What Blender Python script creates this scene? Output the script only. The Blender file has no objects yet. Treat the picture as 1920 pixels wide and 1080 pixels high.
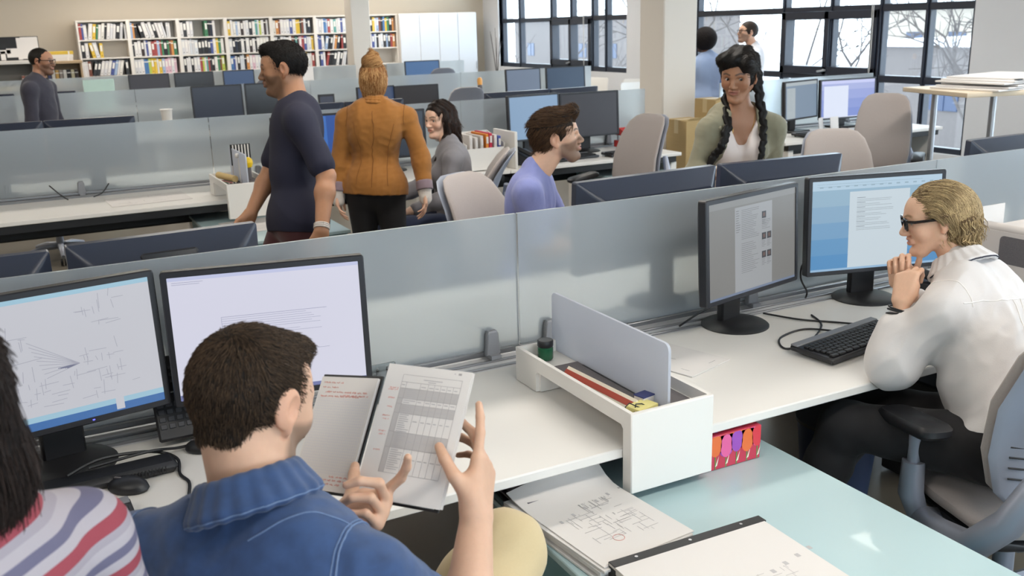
import bpy, bmesh, math, random
import numpy as np
from mathutils import Vector, Matrix
random.seed(11)
SC = bpy.context.scene
COL = SC.collection
PI = math.pi

# ------------------------------------------------------------------ camera
cam_d = bpy.data.cameras.new('camera')
cam = bpy.data.objects.new('camera', cam_d)
COL.objects.link(cam)
cam_d.sensor_width = 36.0
cam_d.lens = 1793.0 / 1920.0 * 36.0
cam_d.clip_start = 0.05
cam_d.clip_end = 500
cam_d.dof.use_dof = True
cam_d.dof.focus_distance = 2.7
cam_d.dof.aperture_fstop = 7.0
cam.matrix_world = Matrix(((0.8854, 0.1466, -0.4410, 0.0),
                           (-0.4640, 0.2236, -0.8572, 0.0),
                           (-0.0271, 0.9636, 0.2660, 1.80),
                           (0, 0, 0, 1)))
SC.camera = cam

# ------------------------------------------------------------------ light and exposure
SC.view_settings.view_transform = 'Standard'
SC.view_settings.look = 'None'
SC.view_settings.gamma = 1.0
SC.view_settings.use_curve_mapping = False
SC.view_settings.exposure = 0.22
SC.cycles.max_bounces = 8
SC.cycles.transparent_max_bounces = 12
SC.cycles.caustics_reflective = False
SC.cycles.caustics_refractive = False
SC.cycles.use_denoising = True
SC.cycles.sample_clamp_indirect = 6.0

world = bpy.data.worlds.new('overcast_sky')
SC.world = world
world.use_nodes = True
wn = world.node_tree.nodes
wn['Background'].inputs['Color'].default_value = (0.76, 0.88, 1.0, 1)
wn['Background'].inputs['Strength'].default_value = 5.5

LAMP_POWER = 46.0
def ceiling_lamp_light(x, y, z, sx, sy, power=None):
    l = bpy.data.lights.new('lamp_light', 'AREA')
    l.shape = 'RECTANGLE'
    l.size = sx
    l.size_y = sy
    l.energy = power or LAMP_POWER
    l.color = (1.0, 0.935, 0.85)
    o = bpy.data.objects.new('lamp_light', l)
    COL.objects.link(o)
    o.location = (x, y, z)
    return o

def window_portal(x, y, z, sy, sz):
    l = bpy.data.lights.new('window_portal', 'AREA')
    l.shape = 'RECTANGLE'
    l.size = sz
    l.size_y = sy
    l.cycles.is_portal = True
    o = bpy.data.objects.new('window_portal', l)
    COL.objects.link(o)
    o.location = (x, y, z)
    o.rotation_euler = (0, PI / 2, 0)
    return o
window_portal(9.28, 15.5, 2.0, 4.4, 2.0)
window_portal(9.28, 9.6, 2.0, 5.4, 2.6)
window_portal(9.28, 1.4, 1.8, 7.9, 2.9)
l_ = window_portal(2.5, -4.2, 2.1, 8.0, 2.0)
l_.rotation_euler = (PI / 2, 0, PI / 2)

# ------------------------------------------------------------------ helpers
def lin(c):
    if isinstance(c, str):
        c = c.lstrip('#')
        c = [int(c[i:i + 2], 16) / 255 for i in (0, 2, 4)]
        c = [x / 12.92 if x <= 0.04045 else ((x + 0.055) / 1.055) ** 2.4 for x in c]
    return (c[0], c[1], c[2], 1.0)

_M = {}
def mat(name, color='#808080', rough=0.5, metal=0.0, var=0.06, scale=8.0, bump=0.0, bscale=60.0,
        emit=None, estr=1.0, spec=0.5, sheen=0.0, stretch=None, coat=0.0):
    if name in _M:
        return _M[name]
    m = bpy.data.materials.new(name)
    m.use_nodes = True
    nt = m.node_tree
    n, l = nt.nodes, nt.links
    b = n['Principled BSDF']
    c = lin(color)
    b.inputs['Base Color'].default_value = c
    b.inputs['Roughness'].default_value = rough
    b.inputs['Metallic'].default_value = metal
    b.inputs['Specular IOR Level'].default_value = spec
    b.inputs['Sheen Weight'].default_value = sheen
    b.inputs['Coat Weight'].default_value = coat
    if var > 0 or bump > 0:
        tc = n.new('ShaderNodeTexCoord')
        mp = n.new('ShaderNodeMapping')
        l.new(tc.outputs['Object'], mp.inputs['Vector'])
        if stretch:
            mp.inputs['Scale'].default_value = stretch
    if var > 0:
        t = n.new('ShaderNodeTexNoise')
        t.inputs['Scale'].default_value = scale
        t.inputs['Detail'].default_value = 4
        l.new(mp.outputs['Vector'], t.inputs['Vector'])
        mx = n.new('ShaderNodeMix')
        mx.data_type = 'RGBA'
        mx.inputs['A'].default_value = (c[0] * (1 - var), c[1] * (1 - var), c[2] * (1 - var), 1)
        mx.inputs['B'].default_value = (min(1, c[0] * (1 + var)), min(1, c[1] * (1 + var)), min(1, c[2] * (1 + var)), 1)
        l.new(t.outputs['Fac'], mx.inputs['Factor'])
        l.new(mx.outputs['Result'], b.inputs['Base Color'])
    if bump > 0:
        t2 = n.new('ShaderNodeTexNoise')
        t2.inputs['Scale'].default_value = bscale
        t2.inputs['Detail'].default_value = 3
        l.new(mp.outputs['Vector'], t2.inputs['Vector'])
        bp = n.new('ShaderNodeBump')
        bp.inputs['Strength'].default_value = bump
        bp.inputs['Distance'].default_value = 0.01
        l.new(t2.outputs['Fac'], bp.inputs['Height'])
        l.new(bp.outputs['Normal'], b.inputs['Normal'])
    if emit:
        b.inputs['Emission Color'].default_value = lin(emit)
        b.inputs['Emission Strength'].default_value = estr
    _M[name] = m
    return m

def lit(name, color, s=1.0):
    """A piece of a switched-on screen."""
    if name in _M:
        return _M[name]
    m = mat(name, '#050505', rough=0.35, var=0, emit=color, estr=s)
    return m

def frosted(name, tint='#c6d0d4', clear=0.5, rough=0.34, ior=1.12):
    if name in _M:
        return _M[name]
    m = bpy.data.materials.new(name)
    m.use_nodes = True
    nt = m.node_tree
    n, l = nt.nodes, nt.links
    n.remove(n['Principled BSDF'])
    out = n['Material Output']
    rf = n.new('ShaderNodeBsdfRefraction')
    rf.inputs['Color'].default_value = (0.93, 0.97, 0.97, 1)
    rf.inputs['Roughness'].default_value = rough
    rf.inputs['IOR'].default_value = ior
    df = n.new('ShaderNodeBsdfDiffuse')
    df.inputs['Color'].default_value = lin(tint)
    tr = n.new('ShaderNodeBsdfTranslucent')
    tr.inputs['Color'].default_value = lin(tint)
    m1 = n.new('ShaderNodeMixShader')
    m1.inputs['Fac'].default_value = 0.45
    l.new(df.outputs[0], m1.inputs[1]); l.new(tr.outputs[0], m1.inputs[2])
    m2 = n.new('ShaderNodeMixShader')
    m2.inputs['Fac'].default_value = clear
    l.new(m1.outputs[0], m2.inputs[1]); l.new(rf.outputs[0], m2.inputs[2])
    gl = n.new('ShaderNodeBsdfGlossy')
    gl.inputs['Roughness'].default_value = 0.3
    m3 = n.new('ShaderNodeMixShader')
    m3.inputs['Fac'].default_value = 0.06
    l.new(m2.outputs[0], m3.inputs[1]); l.new(gl.outputs[0], m3.inputs[2])
    l.new(m3.outputs[0], out.inputs['Surface'])
    _M[name] = m
    return m

def clear_glass(name):
    if name in _M:
        return _M[name]
    m = bpy.data.materials.new(name)
    m.use_nodes = True
    nt = m.node_tree
    n, l = nt.nodes, nt.links
    n.remove(n['Principled BSDF'])
    t = n.new('ShaderNodeBsdfTransparent')
    t.inputs['Color'].default_value = (0.96, 0.98, 0.98, 1)
    g = n.new('ShaderNodeBsdfGlossy')
    g.inputs['Roughness'].default_value = 0.02
    mx = n.new('ShaderNodeMixShader')
    mx.inputs['Fac'].default_value = 0.05
    l.new(t.outputs[0], mx.inputs[1]); l.new(g.outputs[0], mx.inputs[2])
    l.new(mx.outputs[0], n['Material Output'].inputs['Surface'])
    _M[name] = m
    return m

def rotz(a):
    return np.array([[math.cos(a), -math.sin(a), 0], [math.sin(a), math.cos(a), 0], [0, 0, 1.0]])
def rotx(a):
    return np.array([[1.0, 0, 0], [0, math.cos(a), -math.sin(a)], [0, math.sin(a), math.cos(a)]])
def roty(a):
    return np.array([[math.cos(a), 0, math.sin(a)], [0, 1.0, 0], [-math.sin(a), 0, math.cos(a)]])
def unit(v):
    v = np.array(v, float)
    return v / (np.linalg.norm(v) + 1e-12)

class MB:
    """Collects shapes; build() links them as ONE mesh object."""
    def __init__(s):
        s.v = []; s.f = []; s.m = []
    def add(s, vs, fs, mi=0):
        o = len(s.v)
        s.v += [tuple(map(float, p)) for p in vs]
        s.f += [tuple(i + o for i in f) for f in fs]
        s.m += [mi] * len(fs)
        return s
    def box(s, c, size, rot=None, bev=0.0, mi=0):
        hx, hy, hz = size[0] / 2, size[1] / 2, size[2] / 2
        b = min(bev, hx * .9, hy * .9, hz * .9)
        c = np.array(c, float)
        if b <= 0:
            vs = np.array([(x, y, z) for z in (-hz, hz) for y in (-hy, hy) for x in (-hx, hx)])
            fs = [(0, 2, 3, 1), (4, 5, 7, 6), (0, 1, 5, 4), (2, 6, 7, 3), (0, 4, 6, 2), (1, 3, 7, 5)]
        else:
            vs = []; idx = {}
            for sx in (-1, 1):
                for sy in (-1, 1):
                    for sz in (-1, 1):
                        for a in range(3):
                            p = [sx * (hx - b), sy * (hy - b), sz * (hz - b)]
                            p[a] = (sx, sy, sz)[a] * (hx, hy, hz)[a]
                            idx[(sx, sy, sz, a)] = len(vs); vs.append(p)
            vs = np.array(vs)
            fs = []
            for a in range(3):
                u, w = (a + 1) % 3, (a + 2) % 3
                for sg in (-1, 1):
                    q = []
                    for (su, sw) in ((-1, -1), (1, -1), (1, 1), (-1, 1)):
                        k = [0, 0, 0]; k[a] = sg; k[u] = su; k[w] = sw
                        q.append(idx[(k[0], k[1], k[2], a)])
                    fs.append(tuple(q if sg > 0 else q[::-1]))
            for a in range(3):
                u, w = (a + 1) % 3, (a + 2) % 3
                for su in (-1, 1):
                    for sw in (-1, 1):
                        k0 = [0, 0, 0]; k0[a] = -1; k0[u] = su; k0[w] = sw
                        k1 = list(k0); k1[a] = 1
                        q = [idx[(*k0, u)], idx[(*k1, u)], idx[(*k1, w)], idx[(*k0, w)]]
                        fs.append(tuple(q if su * sw < 0 else q[::-1]))
            for sx in (-1, 1):
                for sy in (-1, 1):
                    for sz in (-1, 1):
                        q = [idx[(sx, sy, sz, a)] for a in range(3)]
                        fs.append(tuple(q if sx * sy * sz > 0 else q[::-1]))
        if rot is not None:
            vs = vs @ np.array(rot).T
        return s.add(vs + c, fs, mi)
    def b2(s, x0, x1, y0, y1, z0, z1, bev=0.0, mi=0):
        return s.box(((x0 + x1) / 2, (y0 + y1) / 2, (z0 + z1) / 2), (abs(x1 - x0), abs(y1 - y0), abs(z1 - z0)), None, bev, mi)
    def rings(s, rings, mi=0, cap=True, closed=True):
        k = len(rings[0]); vs = [p for r in rings for p in r]; fs = []
        for i in range(len(rings) - 1):
            for j in range(k if closed else k - 1):
                fs.append((i * k + j, i * k + (j + 1) % k, (i + 1) * k + (j + 1) % k, (i + 1) * k + j))
        if cap and closed:
            fs.append(tuple(range(k))[::-1]); fs.append(tuple(range((len(rings) - 1) * k, len(rings) * k)))
        return s.add(vs, fs, mi)
    def tube(s, pts, r, seg=8, mi=0, cap=True):
        pts = [np.array(p, float) for p in pts]
        rs = r if isinstance(r, (list, tuple)) else [r] * len(pts)
        rings = []; nprev = None
        for i, p in enumerate(pts):
            t = unit(pts[min(i + 1, len(pts) - 1)] - pts[max(i - 1, 0)])
            if nprev is None:
                nprev = np.cross(t, (0, 0, 1.0))
                if np.linalg.norm(nprev) < 1e-3: nprev = np.cross(t, (1.0, 0, 0))
            nn = unit(nprev - t * (nprev @ t)); nprev = nn
            bb = np.cross(t, nn)
            rings.append([p + rs[i] * (math.cos(2 * PI * k / seg) * nn + math.sin(2 * PI * k / seg) * bb) for k in range(seg)])
        return s.rings(rings, mi, cap)
    def cyl(s, a, b, r, r2=None, seg=20, mi=0):
        return s.tube([a, b], [r, r if r2 is None else r2], seg, mi)
    def lathe(s, prof, c=(0, 0, 0), seg=28, mi=0, sx=1.0, sy=1.0):
        rings = [[(c[0] + r * sx * math.cos(2 * PI * k / seg), c[1] + r * sy * math.sin(2 * PI * k / seg), c[2] + z) for k in range(seg)] for r, z in prof]
        return s.rings(rings, mi)
    def prism(s, poly, o, u, v, depth, mi=0, mi_side=None, bev=0.0):
        """poly: 2D points (counter-clockwise seen from u x v); extruded along -(u x v) by depth."""
        o, u, v = np.array(o, float), unit(u), unit(v)
        n = np.cross(u, v)
        k = len(poly)
        P = np.array(poly, float)
        if bev > 0:
            cen = P.mean(0)
            In = P + (cen - P) * np.minimum(1, bev / (np.linalg.norm(cen - P, axis=1)[:, None] + 1e-9)) * 1.3
            loops = [(In, 0), (P, bev), (P, depth - bev), (In, depth)]
        else:
            loops = [(P, 0), (P, depth)]
        rings = [[o + a * u + b * v - n * d for a, b in L] for L, d in loops]
        vs = [p for r in rings for p in r]
        fs = [tuple(range(k))]
        s.add(vs, fs, mi)
        base = len(s.v) - len(vs)
        for i in range(len(rings) - 1):
            for j in range(k):
                s.f.append((base + i * k + (j + 1) % k, base + i * k + j, base + (i + 1) * k + j, base + (i + 1) * k + (j + 1) % k))
                s.m.append(mi if mi_side is None else mi_side)
        s.f.append(tuple(base + (len(rings) - 1) * k + j for j in range(k))[::-1])
        s.m.append(mi if mi_side is None else mi_side)
        return s
    def quad(s, a, b, c, d, mi=0):
        return s.add([a, b, c, d], [(0, 1, 2, 3)], mi)
    def build(s, name, mats, parent=None, smooth=40, world=True):
        base = np.zeros(3)
        if parent is not None and world:
            p = parent
            while p is not None:
                base = base + np.array(p.location); p = p.parent
        me = bpy.data.meshes.new(name)
        V = np.array(s.v, float) - base
        me.from_pydata([tuple(p) for p in V], [], s.f)
        if not isinstance(mats, (list, tuple)): mats = [mats]
        for m in mats: me.materials.append(m)
        if any(s.m): me.polygons.foreach_set('material_index', s.m)
        if smooth:
            smooth_mesh(me, smooth)
        o = bpy.data.objects.new(name, me)
        COL.objects.link(o)
        if parent is not None: o.parent = parent
        return o

def smooth_mesh(me, ang=40):
    bm = bmesh.new(); bm.from_mesh(me)
    a = math.radians(ang)
    for f in bm.faces: f.smooth = True
    for e in bm.edges:
        if len(e.link_faces) == 2 and e.calc_face_angle(0) > a: e.smooth = False
    bm.to_mesh(me); bm.free()

def rrect(w, h, r, n=4, cx=0.0, cy=0.0):
    r = min(r, w / 2, h / 2)
    out = []
    for (sx, sy, a0) in ((1, 1, 0), (-1, 1, 90), (-1, -1, 180), (1, -1, 270)):
        for k in range(n + 1):
            a = math.radians(a0 + 90 * k / n)
            out.append((cx + sx * (w / 2 - r) + r * math.cos(a), cy + sy * (h / 2 - r) + r * math.sin(a)))
    return out

def thing(name, label, cat, loc=(0, 0, 0), rz=0.0, group=None):
    o = bpy.data.objects.new(name, None)
    o.empty_display_size = 0.1
    COL.objects.link(o)
    o.location = loc
    o.rotation_euler = (0, 0, rz)
    return tag(o, label, cat, group)
def tag(o, label, cat, group=None, kind=None):
    o['label'] = label; o['category'] = cat
    if group: o['group'] = group
    if kind: o['kind'] = kind
    return o
def struct(o):
    o['kind'] = 'structure'
    return o
def dup(root, loc, rz=None, label=None, group=None):
    kids = {}
    for x in COL.objects:
        if x.parent is not None: kids.setdefault(x.parent.name, []).append(x)
    def cp(o, par):
        c = o.copy(); COL.objects.link(c); c.parent = par
        for k in kids.get(o.name, []): cp(k, c)
        return c
    r = cp(root, None)
    r.location = loc
    if rz is not None: r.rotation_euler = (0, 0, rz)
    if label: r['label'] = label
    if group: r['group'] = group
    return r
ORD = ['first', 'second', 'third', 'fourth', 'fifth', 'sixth', 'seventh', 'eighth', 'ninth', 'tenth', 'eleventh', 'twelfth',
       'thirteenth', 'fourteenth', 'fifteenth', 'sixteenth', 'seventeenth', 'eighteenth', 'nineteenth', 'twentieth',
       'twenty-first', 'twenty-second', 'twenty-third', 'twenty-fourth', 'twenty-fifth', 'twenty-sixth', 'twenty-seventh', 'twenty-eighth']
# ------------------------------------------------------------------ materials
M_white = mat('white_laminate', '#e6e3de', rough=0.42, var=0.015, scale=3)
M_edge = mat('white_edge_band', '#dcdde0', rough=0.5, var=0.01)
M_black = mat('black_metal', '#17181b', rough=0.5, var=0.05)
M_blackp = mat('black_plastic', '#1d1e22', rough=0.42, var=0.05, scale=30, bump=0.05, bscale=900)
M_alu = mat('brushed_aluminium', '#a9aaad', rough=0.32, metal=0.85, var=0.05, stretch=(1, 60, 60))
M_silver = mat('silver_paint', '#9a9fac', rough=0.38, metal=0.45, var=0.03)
M_clamp = mat('grey_clamp_plastic', '#8f9196', rough=0.45, var=0.03)
M_teal = mat('teal_back_painted_glass', '#b4cdd1', rough=0.28, var=0.01, scale=2, coat=0.15)
M_tealside = mat('teal_cabinet_paint', '#7fa7ad', rough=0.4, var=0.02)
M_glass = frosted('frosted_glass', '#dfe7ee', clear=.58, rough=.28, ior=1.14)
M_divider = frosted('frosted_acrylic', '#e9ecf6', clear=0.25)
M_wall = mat('wall_paint', '#c6bbaa', rough=0.85, var=0.012, scale=1.5, bump=0.02, bscale=200)
M_pier = mat('white_wall_paint', '#dcdcde', rough=0.8, var=0.01, bump=0.02, bscale=200)
M_frame = mat('dark_window_frame', '#1e2330', rough=0.4, var=0.03)
M_pane = clear_glass('window_glass')
M_ceil = mat('ceiling_paint', '#e9e6e0', rough=0.9, var=0.01)
M_shelf = mat('white_shelf_board', '#e2ddd6', rough=0.5, var=0.015)
M_paper = mat('paper', '#dedad7', rough=0.75, var=0.012, scale=5)
M_ink = mat('grey_print', '#bab7b8', rough=0.8, var=0)
M_ink2 = mat('dark_print', '#6d6b70', rough=0.8, var=0)
M_red = mat('red_handwriting', '#d98a80', rough=0.8, var=0)
M_card = mat('cardboard', '#b39a6c', rough=0.85, var=0.06, scale=12, stretch=(1, 1, 12))
M_felt = mat('grey_felt', '#6a6668', rough=0.95, var=0.35, scale=350, bump=0.3, bscale=400)
M_fabric = mat('taupe_chair_fabric', '#a39a96', rough=0.9, var=0.06, scale=160, bump=0.15, bscale=500, sheen=0.2)
M_shell = mat('grey_blue_chair_shell', '#9298a6', rough=0.42, var=0.03)
M_cream = mat('cream_plastic', '#d3cbc6', rough=0.5, var=0.02)

def floor_mat():
    m = mat('polished_concrete', '#6a6459', rough=0.32, var=0.18, scale=1.3, bump=0.02, bscale=40)
    return m

# ------------------------------------------------------------------ room shell
FX0, FX1, FY0, FY1, CZ = -7.0, 9.0, -4.0, 18.45, 3.7
mb = MB(); mb.b2(FX0 - .3, FX1 + .35, FY0 - .3, FY1 + .3, -0.2, 0)
struct(mb.build('floor', floor_mat()))
mb = MB(); mb.b2(FX0 - .3, FX1 + .35, FY0 - .3, FY1 + .3, CZ, CZ + .2)
struct(mb.build('ceiling', M_ceil))
mb = MB(); mb.b2(FX0, FX1 + .35, FY1, FY1 + .25, 0, CZ)
struct(mb.build('wall_back', M_wall))
mb = MB(); mb.b2(FX0 - .25, FX0, FY0, FY1, 0, CZ)
struct(mb.build('wall_left', M_wall))
mb = MB(); mb.b2(FX0, -1.6, FY0 - .25, FY0, 0, CZ); mb.b2(6.6, FX1 + .35, FY0 - .25, FY0, 0, CZ); mb.b2(-1.6, 6.6, FY0 - .25, FY0, 0, 1.0); mb.b2(-1.6, 6.6, FY0 - .25, FY0, 3.2, CZ)
struct(mb.build('wall_front', M_wall))
root = bpy.data.objects.new('window_4', None); COL.objects.link(root); root.location = (2.5, FY0 - .1, 1.0); struct(root)
mb = MB()
for x in (-1.6, .05, 1.7, 3.35, 5.0, 6.56): mb.b2(x, x + .05, FY0 - .16, FY0 - .06, 1.0, 3.2, .006)
for z in (1.0, 2.0, 3.15): mb.b2(-1.6, 6.6, FY0 - .16, FY0 - .06, z, z + .05, .006)
mb.build('window_frame', M_frame, root)
mb = MB(); mb.b2(-1.6, 6.6, FY0 - .115, FY0 - .105, 1.0, 3.2); mb.build('glass', M_pane, root)
# wall with the two big windows
WIN = {1: (13.22, 17.72, 0.98), 2: (6.88, 12.35, 0.30), 3: (-2.6, 5.35, 0.30)}   # y0, y1, sill
mb = MB()
segs = [(FY0, WIN[3][0]), (WIN[3][1], WIN[2][0]), (WIN[2][1], WIN[1][0]), (WIN[1][1], FY1)]
for a, b in segs: mb.b2(FX1, FX1 + .32, a, b, 0, CZ)
for k in (1, 2, 3):
    mb.b2(FX1, FX1 + .32, WIN[k][0], WIN[k][1], 0, WIN[k][2])
    mb.b2(FX1, FX1 + .32, WIN[k][0], WIN[k][1], 3.25, CZ)
struct(mb.build('wall_right', M_pier))

def window(k, mull, bars, sash, muntins):
    y0, y1, z0 = WIN[k]
    z1 = 3.25
    root = bpy.data.objects.new('window_%d' % k, None); COL.objects.link(root); root.location = (FX1 + .1, (y0 + y1) / 2, z0)
    struct(root)
    x0, x1 = FX1 + .05, FX1 + .15
    f = MB()
    f.b2(x0, x1, y0, y0 + .06, z0, z1, .006); f.b2(x0, x1, y1 - .06, y1, z0, z1, .006)
    f.b2(x0, x1, y0, y1, z0, z0 + .06, .006); f.b2(x0, x1, y0, y1, z1 - .06, z1, .006)
    for y in mull: f.b2(x0, x1, y - .035, y + .035, z0, z1, .006); f.b2(x0 - .02, x1 + .02, y - .012, y + .012, z0, z1)
    for z in bars: f.b2(x0 - .005, x1 + .005, y0, y1, z - .04, z + .04, .006)
    f.build('window_frame', M_frame, root)
    sy0, sy1, sz0, sz1 = sash
    s = MB()
    for a, b, c, d in ((sy0, sy1, sz0, sz0 + .1), (sy0, sy1, sz1 - .1, sz1), (sy0, sy0 + .09, sz0, sz1), (sy1 - .09, sy1, sz0, sz1),
                       ((sy0 + sy1) / 2 - .04, (sy0 + sy1) / 2 + .04, sz0, sz1)):
        s.b2(x0 - .045, x1 + .02, a, b, c, d, .008)
    so = s.build('sash', M_frame, root)
    h = MB(); ym = (sy0 + sy1) / 2
    h.cyl((x0 - .06, ym - .05, sz0 + .06), (x0 - .06, ym + .09, sz0 + .04), .012)
    h.cyl((x0 - .06, ym, sz0 + .06), (x0 - .03, ym, sz0 + .06), .014)
    h.build('handle', M_alu, so)
    g = MB(); g.b2(FX1 + .095, FX1 + .105, y0, y1, z0, z1)
    g.build('glass', M_pane, root)
    c = MB()
    for y in muntins: c.tube([(x0 - .06, y, z1 - .1), (x0 - .06, y, sz0 + .12), (x0 - .06, y + .012, sz0), (x0 - .06, y + .024, sz0 + .12), (x0 - .06, y + .024, z1 - .1)], .004, 5)
    c.build('blind_cord', M_white, root)
window(1, [16.95, 15.72, 15.02, 14.32, 13.9], [1.86, 1.02], (14.32, 15.72, 1.06, 1.86), [14.5])
window(2, [11.5, 9.72, 8.9, 8.14, 7.5], [1.865, 1.07, 2.75], (8.16, 9.72, 1.09, 1.85), [8.2])
window(3, [4.6, 3.8, 2.2, 1.4, .6, -.2, -1.0, -1.8], [1.865, 1.07, 2.75], (2.2, 3.8, 1.09, 1.85), [2.3])
# pier face between the windows is part of wall_right; a light reveal strip beside window 1
mb = MB(); mb.b2(FX1 - .02, FX1 + .06, WIN[1][1], WIN[1][1] + .12, 0, CZ)
struct(mb.build('trim_1', M_pier))
mb = MB(); mb.b2(FX1 - .04, FX1 + .3, WIN[2][1], WIN[2][1] + .1, 0, CZ)
struct(mb.build('trim_2', M_pier))
mb = MB(); mb.b2(FX1 - .012, FX1, FY0, WIN[2][0], 0, .1); struct(mb.build('baseboard_right', M_pier))
mb = MB(); mb.b2(FX0, 1.0, FY1 - .012, FY1, 0, .1); struct(mb.build('baseboard_back', M_pier))
# columns
M_column = mat('column_plaster', '#e3dcd2', rough=0.8, var=0.01, bump=0.02, bscale=200)
for i, (x, y, s) in enumerate(((5.52, 7.50, .39), (5.46, 16.35, .34))):
    mb = MB(); mb.b2(x, x + s, y, y + s, 0, CZ, .012)
    struct(mb.build('column', M_column))

# ceiling lamps (above the frame of the picture)
M_lampb = mat('lamp_housing', '#d8d8d8', rough=0.4)
M_tubeg = mat('lamp_diffuser', '#ffffff', rough=0.5, var=0, emit='#fff1dd', estr=1.5)
for j, y in enumerate((0.2, 4.2, 8.8, 13.4, 16.9)):
    for i, x in enumerate((-2.4, 2.2, 6.4)):
        t = thing('ceiling_lamp', 'long suspended ceiling lamp, %s from the left in the %s row from the front' % (ORD[i], ORD[j]), 'lamp', (x, y, 3.05), 0, 'suspended ceiling lamps')
        m = MB(); m.b2(x - 1.5, x + 1.5, y - .22, y + .22, 3.05, 3.11, .01)
        m.build('lamp_housing', M_lampb, t)
        m = MB(); m.b2(x - 1.47, x + 1.47, y - .2, y + .2, 3.043, 3.05)
        m.build('diffuser', M_tubeg, t)
        m = MB()
        for dx in (-1.2, 1.2): m.cyl((x + dx, y, 3.11), (x + dx, y, CZ), .004, seg=6)
        m.build('cord', M_alu, t)
        ceiling_lamp_light(x, y, 3.035, 2.9, .38)

# ------------------------------------------------------------------ outside the windows
GZ = -5.0
M_snow = mat('snow', '#f4f6fa', rough=0.8, var=0.02, scale=2)
mb = MB(); mb.b2(9.8, 130, -60, 160, GZ - .3, GZ)
struct(mb.build('ground', M_snow))
M_brick = mat('pale_brick', '#5f5957', rough=0.9, var=0.12, scale=5)
M_brick2 = mat('red_brick', '#6a4a42', rough=0.9, var=0.12, scale=5)
M_siding = mat('cream_siding', '#8f877c', rough=0.8, var=0.05)
M_roofs = mat('snowy_roof', '#e4e8ee', rough=0.8, var=0.08, scale=2)
M_bark = mat('bare_bark', '#453f3d', rough=0.9, var=0.15, scale=6)
M_wing = mat('dark_house_window', '#333e55', rough=0.2, var=0.02)
def house(x, y, w, d, h, roof, label, wallm, flat=False, wins=(), face=0):
    t = thing('house', label, 'building', (x, y, GZ), 0, None)
    m = MB(); m.b2(x, x + w, y, y + d, GZ, GZ + h); m.build('wall', wallm, t)
    m = MB()
    if flat: m.b2(x - .3, x + w + .3, y - .3, y + d + .3, GZ + h, GZ + h + roof)
    else:
        m.prism([(-.5, 0), (d + .5, 0), (d / 2, roof)], (x - .4, y, GZ + h), (0, 1, 0), (0, 0, 1), -(w + .8))
    m.build('roof', M_roofs, t)
    for wy, wz in wins:
        m = MB(); m.b2(x - .08, x + .1, y + wy, y + wy + 1.6, GZ + wz, GZ + wz + 1.5, .02); m.b2(x - .12, x - .06, y + wy + .75, y + wy + .85, GZ + wz, GZ + wz + 1.5)
        m.build('window', M_wing, t)
    return t
house(40, 18, 10, 18, 5.2, .3, 'long low brick building with a flat snowy roof outside the right window', M_brick, True, [(3, 2.2), (8.5, 2.2), (13, 2.2)])
house(62, 20, 9, 8, 7.0, 3.5, 'grey house with a snowy gabled roof beyond the brick building', M_brick, False, [(2, 4), (5, 4)])
house(64, 34, 9, 9, 6.5, 4.0, 'cream gabled house seen through the open sash of the right window', M_siding, False, [(2, 3.5), (5.5, 3.5)])
house(66, 49, 9, 10, 7, 4.0, 'cream house with steep gable farther left along the street', M_siding, False, [(2, 3.8), (6, 3.8)])
house(19.5, 50, 6.5, 6, 14, .4, 'tall red brick building at the far end of the left window', M_brick2, True, [(2, 6), (2, 9)])
house(58, 84, 14, 26, 7, .4, 'wide low building with snowy roof behind the trees of the left window', M_brick, True, [(3, 3), (9, 3), (15, 3), (21, 3)])
house(80, 6, 10, 14, 8, 4, 'pale house at right beyond the parked car', M_siding, False, [(2, 4), (9, 4)])
def tree(x, y, h, seed, label, z=GZ):
    rnd = random.Random(seed)
    m = MB()
    def grow(p, d, L, r, lev):
        pts = [np.array(p)]; dd = unit(d)
        for k in range(3):
            dd = unit(dd + np.array([rnd.gauss(0, .12), rnd.gauss(0, .12), rnd.gauss(0.05, .08)]))
            pts.append(pts[-1] + dd * L / 3)
        m.tube(pts, [r, r * .85, r * .7, r * .55], 5 if lev < 2 else 3, 0, False)
        if lev >= 4: return
        for k in range(3):
            a = rnd.random() * 2 * PI; s = rnd.uniform(.45, .9)
            side = unit(np.cross(dd, (math.cos(a), math.sin(a), .3)))
            grow(pts[rnd.choice([2, 3])], dd + side * s, L * rnd.uniform(.6, .8), r * .55, lev + 1)
    grow((x, y, z), (0, 0, 1), h * .36, h * .015, 0)
    o = m.build('bare_tree', M_bark)
    return tag(o, label, 'tree', 'bare winter trees outside')
TR = [(15.5, 27.5, 10.5, 'leafless tree close to the left window, behind its operable sash'), (44, 42, 11, 'leafless tree left of the open sash of the right window'),
      (18, 21.5, 10, 'leafless tree nearest the left window, its branches crossing the right hand panes'), (23, 33, 11, 'leafless tree in the middle of the left window'),
      (22, 14.5, 9, 'leafless tree behind the man with glasses at the right window'), (30, 22, 10, 'leafless tree beside the pale brick wall'),
      (34, 45, 12, 'leafless tree at the left edge of the left window'),
      (56, 31, 9, 'small leafless tree in front of cream gabled house'), (57, 13, 8, 'small leafless tree at far right by the grey house')]
for i, (x, y, h, lb) in enumerate(TR): tree(x, y, h, 40 + i, lb)
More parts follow.
